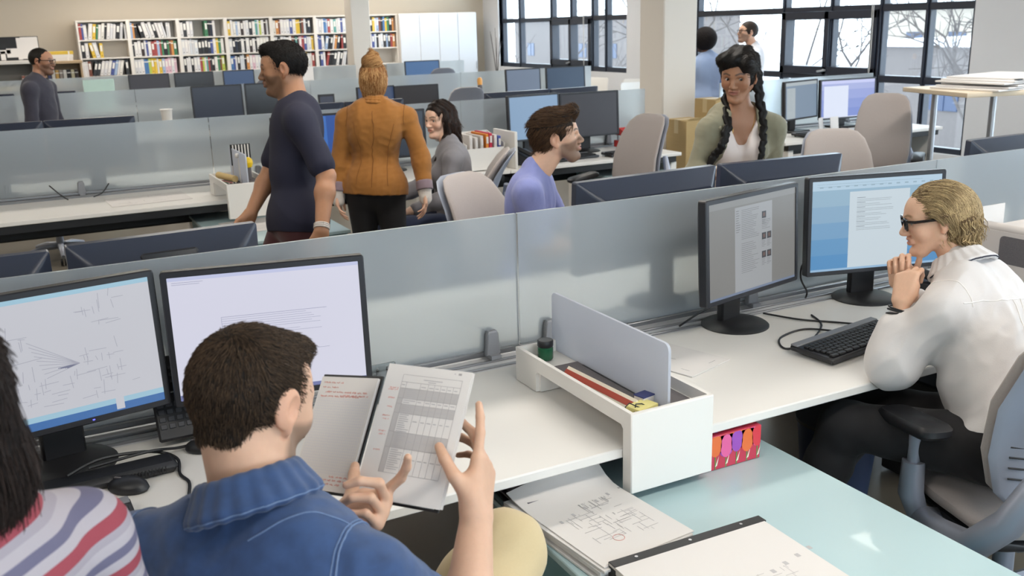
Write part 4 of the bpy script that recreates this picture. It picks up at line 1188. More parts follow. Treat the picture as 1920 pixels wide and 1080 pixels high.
m = MB(); m.lathe([(.058, .27), (.067, .273), (.067, .281), (.058, .281)], (1.52, 10.95, DZ)); m.build('rim', M_white, t)
t = thing('photo_frame', 'dark leaning photo frame on the third bench behind the walking man', 'frame', (3.35, 11.3, DZ), 0)
m = MB(); m.box((3.40, 11.3, DZ + .16), (.2, .02, .31), rotx(-.1)); m.build('frame', M_bez, t)
m = MB(); m.box((3.40, 11.286, DZ + .16), (.16, .004, .26), rotx(-.1)); m.build('picture', mat('dark_photo', '#3c4254', rough=.3, var=.3), t)
t = thing('teal_panel', 'pale mint panel standing on the rear bench under first bookcase bay', 'panel', (1.15, 15.3, DZ), 0)
m = MB(); m.b2(1.03, 1.45, 15.3, 15.32, DZ, 1.19, .004); m.build('board', mat('mint_board', '#b4cfc8', rough=.5), t)
t = thing('wall_paper_sheet', 'large white drawing pinned on the rear screen beside the column', 'paper', (4.3, 15.7, DZ), 0)
m = MB(); m.b2(4.10, 4.55, 15.74, 15.746, .90, 1.22); sh = m.build('sheet', M_paper, t)
# standing drawing table at the right edge
t = thing('drawing_table', 'tall pale table on steel posts at the right edge', 'table', (6.9, 4.9, 0), 0)
m = MB(); m.prism([(0, 0), (1.4, -.35), (1.7, .5), (.2, .75)], (6.22, 4.75, 1.225), (1, 0, 0), (0, 1, 0), .035, bev=.004); m.build('tabletop', mat('pale_maple', '#d0bfa6', rough=.5, var=.05, stretch=(1, 14, 14)), t)
for x, y in ((6.72, 4.9), (7.5, 4.6), (7.7, 5.0), (6.62, 5.35)):
    m = MB(); m.cyl((x, y, 0), (x, y, 1.19), .025, seg=14); m.build('leg', M_alu, t)
for k, (dx, dz, lb) in enumerate(((0, 0, 'lower stack of drawings on the tall table at right'), (.06, .045, 'upper rolled up drawing on the tall table at right'))):
    t = thing('drawing_set', lb, 'papers', (6.9, 4.95, 1.226 + dz), .05, None)
    for q in range(3):
        m = MB(); m.box((.03 * q + dx, .02 * q, .007 + q * .014), (.95 - .08 * q, .6, .012), rotz(.08 * q - .05), .001); m.build('sheets', M_paper, t, world=False)
    if k: m = MB(); m.box((.0 , -.28, .05), (.6, .03, .006), roty(-.06)); m.build('binding_strip', M_black, t, world=False)
# twigs in a vase beside the cabinets
t = thing('twig_vase', 'tall floor vase with bare twigs beside the white cabinets', 'vase', (8.45, 16.9, 0), 0)
m = MB(); m.lathe([(.001, 0), (.1, 0), (.13, .3), (.08, .8), (.1, .95), (.08, .95), (.06, .8), (.001, .3)], (8.35, 16.6, 0), 20); m.build('vase', M_white, t)
for k in range(6):
    m = MB(); a = k * 1.05
    m.tube([(8.35, 16.6, .8), (8.35 + .05 * math.cos(a), 16.6 + .05 * math.sin(a), 1.2), (8.35 + .12 * math.cos(a), 16.6 + .1 * math.sin(a), 1.5 + .06 * k)], [.008, .006, .003], 5); m.build('twig', M_bark, t)

# ------------------------------------------------------------------ bookcases and books
BAY = [1.23 + .815 * k for k in range(8)]
BY = 18.0
SH = [2.03, 1.735, 1.435, 1.135, .83, .53, .1]
BN = ['leftmost', 'second', 'third', 'fourth', 'fifth', 'sixth', 'seventh']
for k in range(7):
    t = thing('bookcase', 'white bookcase bay full of binders on the back wall, %s from the left' % BN[k], 'bookcase', (BAY[k] + .4, BY + .2, 0), 0, 'bookcase bays')
    x0, x1 = BAY[k], BAY[k + 1]
    m = MB(); m.b2(x0, x0 + .03, BY, BY + .36, 0, 2.05, .003); m.b2(x1 - .03, x1, BY, BY + .36, 0, 2.05, .003); m.b2(x0 + .03, x1 - .03, BY, BY + .36, 2.025, 2.05); m.b2(x0 + .03, x1 - .03, BY + .01, BY + .36, 0, .1)
    m.build('frame', M_shelf, t)
    m = MB(); m.b2(x0 + .03, x1 - .03, BY + .34, BY + .355, .1, 2.02); m.build('back_panel', M_shelf, t)
    for z in SH[1:]:
        m = MB(); m.b2(x0 + .03, x1 - .03, BY + .004, BY + .34, z - .022, z, .002); m.build('shelf', M_shelf, t)
rnd = random.Random(77)
WH = ['#dcd9d8', '#d3d3d6', '#e2dfdb', '#cfd3d8', '#c9c9cb', '#d8d4cc']
DK = ['#26272c', '#2c3342', '#33363b', '#3a3030']
CL = [('#437f5b', 'green'), ('#4c79ad', 'blue'), ('#a34a47', 'red'), ('#dcb944', 'yellow'), ('#cc8d50', 'orange'), ('#4c5a96', 'navy blue'), ('#7b4a3a', 'brown'), ('#62a19b', 'turquoise'), ('#d7b3c0', 'pink'), ('#9fb4d2', 'pale blue'), ('#b7c455', 'lime')]
ROWN = ['top', 'middle', 'third', 'fourth', 'fifth']
_bookmesh = {}
def book_mesh(w, h, d, col, style):
    key = (round(w, 3), round(h, 2), col, style)
    if key in _bookmesh: return _bookmesh[key]
    m = MB()
    m.b2(-w / 2, w / 2, 0, d, 0, h, .003)
    if style == 'binder':
        m.b2(-w * .32, w * .32, -.0012, .0, h * .45, h * .85, mi=1)
        m.lathe([(.001, 0), (.008, 0), (.008, .001), (.001, .001)], (0, 0, 0), 8, 2)
        n = 8; base = len(m.v) - 4 * 8
        for i in range(base, len(m.v)):
            a, b, c = m.v[i]; m.v[i] = (a, -.001 - c * .2, h * .14 + b)
    else:
        m.b2(-w / 2 - .0005, w / 2 + .0005, -.001, .02, h * .78, h * .84, mi=1)
        m.b2(-w * .42, w * .42, .01, d - .004, h, h + .0012, mi=1)
    mats = [mat('book_' + col[1:], col, rough=.55, var=0), mat('book_label', '#e9e6e0', rough=.7, var=0), M_black]
    o = m.build('book', mats, smooth=0)
    me = o.data
    bpy.data.objects.remove(o)
    _bookmesh[key] = me
    return me
def cname(col):
    for c, n in CL:
        if c == col: return n
    return 'white' if col in WH else 'black'
nb = 0
# per bay/row: palette weights from the photo
for k in range(7):
    for r in range(3):
        zb = SH[r + 1]
        xs = BAY[k] + .035
        xe = BAY[k + 1] - .035
        gap = (k, r) in ((0, 1), (2, 0))
        if (k, r) == (6, 2): continue
        lean = {(0, 0): .16, (0, 1): -.2, (0, 2): .25, (1, 0): -.22, (5, 1): .18, (5, 2): .22}.get((k, r), 0)
        x = xs; i = 0; ptl = 0
        prog = {(0, 1): ['#26272c', '#dcd9d8', '#dcb944', '#d3d3d6', '#dcb944'], (1, 2): ['#c9c9cb', '#d3d3d6', '#dcd9d8', '#4c79ad', '#4c79ad', '#b7c455', '#dcb944', '#dcb944', '#dcd9d8', '#dcb944', '#9fb4d2', '#d7b3c0', '#d7b3c0', '#d3d3d6', '#d7b3c0'],
                (1, 1): ['#33363b', '#dcd9d8', '#dcd9d8', '#3a3030', '#d3d3d6', '#4c5a96', '#dcd9d8', '#a34a47', '#a34a47', '#9fb4d2', '#a34a47', '#437f5b', '#26272c', '#437f5b'],
                (2, 0): ['#dcd9d8', '#33363b', '#dcd9d8', '#d3d3d6', 'GAP', '#437f5b', '#26272c', '#2c3342', '#dcd9d8'], (2, 1): ['#d3d3d6', '#dcd9d8', '#dcd9d8', '#cfd3d8', '#c9c9cb', '#cfd3d8', '#26272c', '#33363b', '#26272c', '#2c3342', '#4c5a96', '#dcd9d8'],
                (2, 2): ['#26272c', '#dcd9d8', '#dcd9d8', '#26272c', '#dcd9d8', '#d3d3d6', '#a34a47', '#b7c455', '#dcd9d8', '#62a19b', '#a34a47', '#33363b', '#26272c'],
                (3, 0): ['#dcb944', '#dcd9d8', '#d8d4cc', '#9fb4d2', '#dcd9d8', '#3a3030', '#dcd9d8', '#d3d3d6', '#33363b'], (3, 1): ['#c9c9cb', '#26272c', '#2c3342', '#26272c', '#33363b', '#dcd9d8', '#26272c', '#dcd9d8', '#3a3030', '#dcd9d8', '#26272c'],
                (3, 2): ['#4c79ad', '#4c5a96', '#dcd9d8', '#26272c', '#cfd3d8', '#cfd3d8', '#26272c', '#cc8d50', '#dcd9d8', '#d7b3c0', '#dcd9d8'], (4, 2): ['#dcd9d8', '#d3d3d6', '#26272c', '#dcd9d8', '#a34a47', '#dcd9d8', '#26272c', '#dcd9d8', '#dcb944', '#dcb944', '#dcb944', '#dcb944'],
                (4, 0): ['#d8d4cc', '#cc8d50', '#7b4a3a', '#dcd9d8', '#dcd9d8', '#d3d3d6', '#4c5a96', '#dcd9d8', '#dcb944', '#dcb944', '#33363b', '#7b4a3a'], (4, 1): ['#dcd9d8', '#d3d3d6', '#26272c', '#dcd9d8', '#cfd3d8', '#dcd9d8', '#dcd9d8', '#7b4a3a', '#26272c', '#62a19b'],
                (5, 0): ['#dcd9d8', '#c9c9cb', '#dcd9d8', '#4c79ad', '#9fb4d2', '#a34a47', '#dcd9d8', '#62a19b', '#dcd9d8', '#d3d3d6', '#4c5a96'], (5, 1): ['#4c5a96', '#4c5a96', '#dcd9d8', '#9fb4d2', '#26272c', '#26272c', '#dcd9d8', '#cc8d50', '#2c3342', '#a34a47'],
                (5, 2): ['#2c3342', '#4c5a96', '#dcd9d8', '#a34a47', '#26272c', '#26272c', '#33363b', '#dcd9d8', '#26272c', '#dcd9d8', '#d3d3d6', '#dcd9d8'],
                (0, 0): ['#a34a47', '#4c5a96', '#dcd9d8', '#dcd9d8', '#dcb944', '#437f5b', '#dcd9d8', '#d8d4cc', '#26272c', '#dcd9d8', '#d3d3d6', '#dcd9d8', '#26272c', '#c9c9cb', '#c9c9cb'], (0, 2): ['#dcd9d8', '#dcd9d8', '#7b4a3a', '#33363b', '#33363b', '#dcd9d8', '#d3d3d6', '#dcd9d8', '#4c5a96', '#9fb4d2', '#dcd9d8', '#d8d4cc', '#33363b'],
                (1, 0): ['#9fb4d2', '#cc8d50', '#26272c', '#26272c', '#dcd9d8', '#d3d3d6', '#dcd9d8', '#26272c', '#dcd9d8', '#dcd9d8', '#d3d3d6', '#c9c9cb'], (6, 0): ['#dcd9d8', '#d3d3d6', '#dcd9d8', '#cfd3d8', '#dcd9d8', '#33363b', '#dcb944', '#dcd9d8', '#9fb4d2', '#7b4a3a', '#33363b'],
                (6, 1): ['#dcd9d8', '#26272c', '#dcd9d8', '#d3d3d6', '#dcd9d8', '#4c5a96', '#cfd3d8', '#26272c', '#dcd9d8', '#cfd3d8', '#33363b']}.get((k, r), [])
        n = 0
        while x < xe - .02 and n < 24:
            if n < len(prog): c = prog[n]
            elif gap or lean and n > len(prog): break
            else:
                c = rnd.choice(WH + WH + DK + [q[0] for q in CL])
            if c == 'GAP': x += .2; n += 1; prog[n - 1] = '#dcd9d8'; continue
            w = rnd.choice((.03, .04, .05, .05, .06)) if c in WH or c in DK else rnd.choice((.03, .04, .05))
            h = rnd.choice((.25, .26, .265, .24))
            if x + w > xe: break
            st = 'binder' if w >= .045 else 'book'
            tl = 0.0
            if lean and n >= (3 if len(prog) > 6 else 2) and n < len(prog) - 1: tl = lean
            o = bpy.data.objects.new('book', book_mesh(w, h, .22, c, st))
            COL.objects.link(o)
            if tl < 0 and ptl == 0 or ptl > 0 and tl == 0: x += .27 * abs(math.sin(tl or ptl))
            ptl = tl
            if x + w > xe: bpy.data.objects.remove(o); break
            ws = w / max(.6, math.cos(tl)) + (.003 if tl else 0)
            if tl > 0 and i == 0: pass
            o.location = (x + ws / 2 + (0 if tl >= 0 else 0), BY + .03, zb + .001 + abs(math.sin(tl)) * w / 2)
            o.rotation_euler = (0, tl, 0)
            kind = 'binder' if st == 'binder' else 'book'
            tag(o, '%s %s, %s from the left on the %s shelf of the %s bookcase bay' % (cname(c), kind, ORD[i], ROWN[r], BN[k]), 'book', 'books and binders on the back wall')
            x += ws + rnd.choice((.001, .002, .003)); i += 1; n += 1; nb += 1
# cabinets right of the bookcases
for k in range(4):
    x0 = 6.94 + k * .41; x1 = x0 + .41
    t = thing('tall_cabinet', 'tall white cabinet with a plain door, %s from the left' % ORD[k], 'cabinet', (x0 + .2, BY + .15, 0), 0, 'tall white cabinets')
    m = MB(); m.b2(x0 + .001, x1 - .001, BY - .08, BY + .36, 0, 2.05, .003); m.build('carcass', M_white, t)
    m = MB(); m.b2(x0 + .006, x1 - .006, BY - .1, BY - .081, .06, 2.03, .003); d = m.build('door', mat('pale_cabinet_door', '#d9dde3', rough=.4, var=.01), t)
    m = MB(); m.cyl((x1 - .03, BY - .115, .95), (x1 - .03, BY - .115, 1.1), .006, seg=8); m.build('handle', M_alu, d)
# low shelving at the far left with models and piles of books
t = thing('low_shelf', 'low grey shelf unit with a pale top at the far left wall', 'shelf', (-.2, 17.6, 0), 0)
m = MB(); m.b2(-1.6, .5, 17.4, 17.44, 0, 1.40); m.b2(-1.6, .5, 17.8, 17.82, 0, 1.40)
for x in (-1.6, -.9, -.2, .47): m.b2(x, x + .03, 17.4, 17.8, 0, 1.4)
m = MB()
for x in (-1.6, -.9, -.2, .47): m.b2(x, x + .03, 17.4, 17.8, 0, 1.4)
m.b2(-1.6, .5, 17.78, 17.8, 0, 1.4)
m.build('frame', mat('grey_shelf_paint', '#8a8884', rough=.6), t)
for z in (.05, .5, .96):
    m = MB(); m.b2(-1.57, .47, 17.41, 17.78, z, z + .03); m.build('shelf', mat('grey_shelf_paint', '#8a8884'), t)
m = MB(); m.b2(-1.65, .62, 17.36, 17.82, 1.40, 1.45, .004); m.build('top', M_shelf, t)
t = thing('low_shelf', 'low tan shelf unit with a wooden top left of the bookcases', 'shelf', (.9, 17.6, 0), 0)
m = MB()
for x in (.63, 1.17): m.b2(x, x + .03, 17.4, 17.8, 0, 1.38)
m.b2(.63, 1.2, 17.78, 17.8, 0, 1.38); m.build('frame', mat('tan_wood', '#b59a78', rough=.6, var=.08), t)
for z in (.05, .5, 1.0):
    m = MB(); m.b2(.66, 1.17, 17.41, 17.78, z, z + .03); m.build('shelf', mat('tan_wood', '#b59a78'), t)
m = MB(); m.b2(.62, 1.21, 17.36, 17.82, 1.38, 1.42, .004); m.build('top', mat('tan_wood', '#b59a78'), t)
cols = ['#3f4468', '#d8d4cc', '#c8a05a', '#9a8f86', '#d8d4cc', '#26272c', '#c9c0a0', '#3a3030']
for k in range(8):
    o = bpy.data.objects.new('book', book_mesh(.05, .25, .22, cols[k], 'book')); COL.objects.link(o); o.location = (.70 + k * .058, 17.44, 1.031)
    tag(o, '%s book, %s from the left in the low tan shelf' % (('indigo', 'white', 'ochre', 'taupe', 'cream', 'black', 'khaki', 'dark')[k], ORD[k]), 'book', 'books in the low tan shelf')
for k in range(3):
    o = bpy.data.objects.new('book', book_mesh(.04, .22, .2, ('#b06a5a', '#b0a898', '#c8bda8')[k], 'book')); COL.objects.link(o); o.location = (.32 + k * .05, 17.44, .991)
    tag(o, '%s book in the low grey shelf behind the blurred man with glasses' % ('rust', 'grey', 'beige')[k], 'book', 'books in the low grey shelf')
for k, (c, z) in enumerate((('#d9d5d0', 1.422), ('#e0dcd6', 1.472), ('#dcb944', 1.522))):
    o = bpy.data.objects.new('book', book_mesh(.05, .36, .26, c, 'book')); COL.objects.link(o); o.location = (.72 + .01 * k, 17.46, z + .025); o.rotation_euler = (0, PI / 2, 0)
    tag(o, '%s book lying in the pile on the low tan shelf' % ('bottom white', 'middle white', 'top yellow')[k], 'book', 'pile of books on the low tan shelf')
for k, (x, w, c) in enumerate(((0, .4, '#c9a93c'), (0, .36, '#cda94a'))):
    o = bpy.data.objects.new('book', book_mesh(.03, w, .25, c, 'book')); COL.objects.link(o); o.location = (-.14 + k * .03, 17.45, .991 + .016 + k * .031); o.rotation_euler = (0, PI / 2, 0)
    tag(o, 'flat ochre book lying in the low grey shelf, %s' % ('lower one', 'upper one')[k], 'book', 'books in the low grey shelf')
t = thing('model_board', 'black and white site plan board leaning on the far left wall', 'board', (.1, 17.6, 1.45), 0)
m = MB(); m.b2(-.65, .62, 17.70, 17.72, 1.45, 1.82, .003); m.build('board', M_black, t)
m = MB()
for (a, b, c, d) in ((-.6, -.25, 1.5, 1.78), (-.2, .02, 1.62, 1.78), (.05, .12, 1.46, 1.6), (.14, .3, 1.5, 1.64), (.3, .36, 1.46, 1.8), (.02, .2, 1.56, 1.62), (-.15, .0, 1.48, 1.58), (.36, .61, 1.47, 1.81)): m.b2(a, b, 17.695, 17.70, c, d)
m.build('plan_shapes', M_paper, t)
# ------------------------------------------------------------------ distance-field modelling for the people
def _surf(d, lo, h):
    """surface nets: grid of signed distances -> vertices, quads"""
    s = d < 0
    nx, ny, nz = d.shape
    c = np.zeros((nx - 1, ny - 1, nz - 1), np.uint8)
    for i in (0, 1):
        for j in (0, 1):
            for k in (0, 1):
                c += s[i:nx - 1 + i, j:ny - 1 + j, k:nz - 1 + k]
    act = np.argwhere((c > 0) & (c < 8))
    del c
    if len(act) == 0: return np.zeros((0, 3)), np.zeros((0, 4), int)
    off = np.array([(i, j, k) for i in (0, 1) for j in (0, 1) for k in (0, 1)])
    val = np.stack([d[act[:, 0] + o[0], act[:, 1] + o[1], act[:, 2] + o[2]] for o in off], 1)
    acc = np.zeros((len(act), 3)); cnt = np.zeros(len(act))
    for a in range(8):
        for b in range(a + 1, 8):
            if np.abs(off[a] - off[b]).sum() != 1: continue
            m = (val[:, a] < 0) != (val[:, b] < 0)
            t = val[:, a] / (val[:, a] - val[:, b] + 1e-12)
            p = off[a] + t[:, None] * (off[b] - off[a])
            acc[m] += p[m]; cnt[m] += 1
    V = (act + acc / cnt[:, None]) * h + lo
    idx = np.full((nx - 1, ny - 1, nz - 1), -1, np.int32)
    idx[act[:, 0], act[:, 1], act[:, 2]] = np.arange(len(act))
    F = []
    for ax in range(3):
        sl0 = [slice(None)] * 3; sl1 = [slice(None)] * 3
        sl0[ax] = slice(0, -1); sl1[ax] = slice(1, None)
        a, b = s[tuple(sl0)], s[tuple(sl1)]
        e = np.argwhere(a != b)
        u, w = (ax + 1) % 3, (ax + 2) % 3
        ok = (e[:, u] > 0) & (e[:, w] > 0) & (e[:, u] < d.shape[u] - 1) & (e[:, w] < d.shape[w] - 1)
        e = e[ok]
        inside = a[e[:, 0], e[:, 1], e[:, 2]]
        q = []
        for du, dw in ((-1, -1), (0, -1), (0, 0), (-1, 0)):
            k = e.copy(); k[:, u] += du; k[:, w] += dw
            q.append(idx[k[:, 0], k[:, 1], k[:, 2]])
        q = np.stack(q, 1)
        q[~inside] = q[~inside][:, ::-1]
        F.append(q)
    return V, np.concatenate(F)

class Field:
    def __init__(s, lo, hi, h):
        s.h = h; s.lo = np.array(lo, float)
        n = np.ceil((np.array(hi) - s.lo) / h).astype(int) + 1
        s.d = np.full(n, .5, np.float32)
    def win(s, lo, hi):
        a = np.clip(np.floor((np.array(lo) - s.lo) / s.h).astype(int), 0, np.array(s.d.shape))
        b = np.clip(np.ceil((np.array(hi) - s.lo) / s.h).astype(int) + 1, 0, np.array(s.d.shape))
        if (b <= a).any(): return None, None
        g = [(s.lo[k] + s.h * np.arange(a[k], b[k])).astype(np.float32) for k in range(3)]
        return tuple(slice(a[k], b[k]) for k in range(3)), (g[0][:, None, None], g[1][None, :, None], g[2][None, None, :])
    def stamp(s, pr):
        kind = pr[0]
        op, k = pr[-2], pr[-1]
        m = k + 3 * s.h
        if kind == 'c':
            _, a, b, ra, rb = pr[:5]
            a, b = np.array(a, float), np.array(b, float)
            r = max(ra, rb) + m
            sl, g = s.win(np.minimum(a, b) - r, np.maximum(a, b) + r)
            if sl is None: return
            ba = b - a; L = float(ba @ ba) + 1e-12
            x, y, z = g[0] - a[0], g[1] - a[1], g[2] - a[2]
            t = np.clip((x * ba[0] + y * ba[1] + z * ba[2]) / L, 0, 1)
            d = np.sqrt((x - t * ba[0]) ** 2 + (y - t * ba[1]) ** 2 + (z - t * ba[2]) ** 2) - (ra + (rb - ra) * t)
        elif kind == 'e':
            _, c, r, M = pr[:4]
            c = np.array(c, float); R_ = max(r) + m
            sl, g = s.win(c - R_, c + R_)
            if sl is None: return
            x, y, z = g[0] - c[0], g[1] - c[1], g[2] - c[2]
            q = [x * M[0][i] + y * M[1][i] + z * M[2][i] for i in range(3)]
            k0 = np.sqrt(sum((q[i] / r[i]) ** 2 for i in range(3))) + 1e-6
            k1 = np.sqrt(sum((q[i] / r[i] ** 2) ** 2 for i in range(3))) + 1e-6
            d = k0 * (k0 - 1) / k1
        elif kind == 'p':      # half space: n.(p-o) > 0 is outside
            _, o, n, lo, hi = pr[:5]
            sl, g = s.win(lo, hi)
            if sl is None: return
            d = (g[0] - o[0]) * n[0] + (g[1] - o[1]) * n[1] + (g[2] - o[2]) * n[2]
        else:                  # function of coordinates
            _, fn, lo, hi = pr[:4]
            sl, g = s.win(lo, hi)
            if sl is None: return
            d = fn(*g)
        o = s.d[sl]
        d = d.astype(np.float32)
        if op == '+':
            if k > 0:
                hh = np.clip(.5 + .5 * (o - d) / k, 0, 1)
                s.d[sl] = o + (d - o) * hh - k * hh * (1 - hh)
            else: s.d[sl] = np.minimum(o, d)
        elif op == '-':
            d = -d
            if k > 0:
                hh = np.clip(.5 - .5 * (o - d) / k, 0, 1)
                s.d[sl] = o + (d - o) * hh + k * hh * (1 - hh)
            else: s.d[sl] = np.maximum(o, d)
        elif op == '&': s.d[sl] = np.maximum(o, d)
    def disp(s, fn, band=.03):
        i = np.argwhere(np.abs(s.d) < band)
        P = i * s.h + s.lo
        s.d[i[:, 0], i[:, 1], i[:, 2]] += fn(P).astype(np.float32)
    def mesh(s):
        return _surf(s.d, s.lo, s.h)

def bounds(prims, pad):
    lo = np.full(3, 1e9); hi = -lo
    for p in prims:
        if p[-2] != '+': continue
        if p[0] == 'c':
            r = max(p[3], p[4])
            for q in (p[1], p[2]): lo = np.minimum(lo, np.array(q) - r); hi = np.maximum(hi, np.array(q) + r)
        elif p[0] == 'e': lo = np.minimum(lo, np.array(p[1]) - max(p[2])); hi = np.maximum(hi, np.array(p[1]) + max(p[2]))
    return lo - pad, hi + pad

def field_mesh(prims, h, disp=None, tidy=True):
    lo, hi = bounds(prims, .02 + 3 * h)
    f = Field(lo, hi, h)
    for p in prims: f.stamp(p)
    if disp is not None: f.disp(disp)
    return f.mesh()

def cc(a, b, ra, rb, k=.02, op='+'): return ('c', a, b, ra, rb, op, k)
def ee(c, r, M=np.eye(3), k=.02, op='+'): return ('e', c, r, M, op, k)

def mesh_object(name, V, F, mats, parent, color=None, relax=1):
    me = bpy.data.meshes.new(name)
    base = np.zeros(3); p = parent
    while p is not None: base = base + np.array(p.location); p = p.parent
    V = np.asarray(V, float)
    for _ in range(relax):
        acc = np.zeros_like(V); n = np.zeros(len(V))
        for a in range(4):
            for b in ((a + 1) % 4, (a + 3) % 4):
                np.add.at(acc, F[:, a], V[F[:, b]]); np.add.at(n, F[:, a], 1)
        V = V * .5 + .5 * acc / np.maximum(n, 1)[:, None]
    W = V - base
    me.vertices.add(len(W)); me.vertices.foreach_set('co', W.astype(np.float32).ravel())
    me.loops.add(F.size); me.loops.foreach_set('vertex_index', F.astype(np.int32).ravel())
    me.polygons.add(len(F)); me.polygons.foreach_set('loop_start', np.arange(0, F.size, 4, dtype=np.int32))
    me.polygons.foreach_set('use_smooth', np.ones(len(F), bool))
    me.update(calc_edges=True); me.validate()
    for m in (mats if isinstance(mats, (list, tuple)) else [mats]): me.materials.append(m)
    if color is not None:
        at = me.color_attributes.new('tone', 'FLOAT_COLOR', 'POINT')
        c = np.ones((len(W), 4), np.float32); c[:, :3] = color(V)
        at.data.foreach_set('color', c.ravel())
    o = bpy.data.objects.new(name, me); COL.objects.link(o)
    if parent is not None: o.parent = parent
    return o

def skin_mat():
    if 'skin' in _M: return _M['skin']
    m = bpy.data.materials.new('skin'); m.use_nodes = True
    n, l = m.node_tree.nodes, m.node_tree.links
    b = n['Principled BSDF']
    at = n.new('ShaderNodeAttribute'); at.attribute_name = 'tone'
    t = n.new('ShaderNodeTexNoise'); t.inputs['Scale'].default_value = 60; t.inputs['Detail'].default_value = 3
    mp = n.new('ShaderNodeMapRange'); mp.inputs['To Min'].default_value = .93; mp.inputs['To Max'].default_value = 1.05
    mx = n.new('ShaderNodeMix'); mx.data_type = 'RGBA'; mx.blend_type = 'MULTIPLY'; mx.inputs['Factor'].default_value = 1
    l.new(t.outputs['Fac'], mp.inputs['Value'])
    l.new(at.outputs['Color'], mx.inputs['A']); l.new(mp.outputs['Result'], mx.inputs['B'])
    l.new(mx.outputs['Result'], b.inputs['Base Color'])
    b.inputs['Roughness'].default_value = .48
    b.inputs['Specular IOR Level'].default_value = .4
    b.inputs['Subsurface Weight'].default_value = .12
    b.inputs['Subsurface Radius'].default_value = (1.0, .35, .2)
    b.inputs['Subsurface Scale'].default_value = .008
    t2 = n.new('ShaderNodeTexNoise'); t2.inputs['Scale'].default_value = 420
    bp = n.new('ShaderNodeBump'); bp.inputs['Strength'].default_value = .08; bp.inputs['Distance'].default_value = .003
    l.new(t2.outputs['Fac'], bp.inputs['Height']); l.new(bp.outputs['Normal'], b.inputs['Normal'])
    _M['skin'] = m
    return m

def hair_mat(name, dark, light, rough=.42):
    if name in _M: return _M[name]
    m = bpy.data.materials.new(name); m.use_nodes = True
    n, l = m.node_tree.nodes, m.node_tree.links
    b = n['Principled BSDF']
    at = n.new('ShaderNodeAttribute'); at.attribute_name = 'tone'
    mx = n.new('ShaderNodeMix'); mx.data_type = 'RGBA'
    mx.inputs['A'].default_value = lin(dark); mx.inputs['B'].default_value = lin(light)
    l.new(at.outputs['Fac'], mx.inputs['Factor'])
    l.new(mx.outputs['Result'], b.inputs['Base Color'])
    b.inputs['Roughness'].default_value = rough + .12
    b.inputs['Specular IOR Level'].default_value = .22
    _M[name] = m
    return m

def frame(fwd, up=(0, 0, 1)):
    """columns: left..right axis x (to the person's right), y forward, z up"""
    y = unit(fwd); x = unit(np.cross(y, up)); z = np.cross(x, y)
    return np.stack([x, y, z], 1)

def noise3(P, f, seed=0):
    r = np.random.RandomState(seed)
    o = np.zeros(len(P))
    for k in range(5):
        d = r.normal(size=3); d /= np.linalg.norm(d)
        q = r.normal(size=3); q /= np.linalg.norm(q)
        o += np.sin(P @ d * f * (1 + .35 * k) + 2.2 * np.sin(P @ q * f * .45 + k) + r.rand() * 6)
    return o / 5

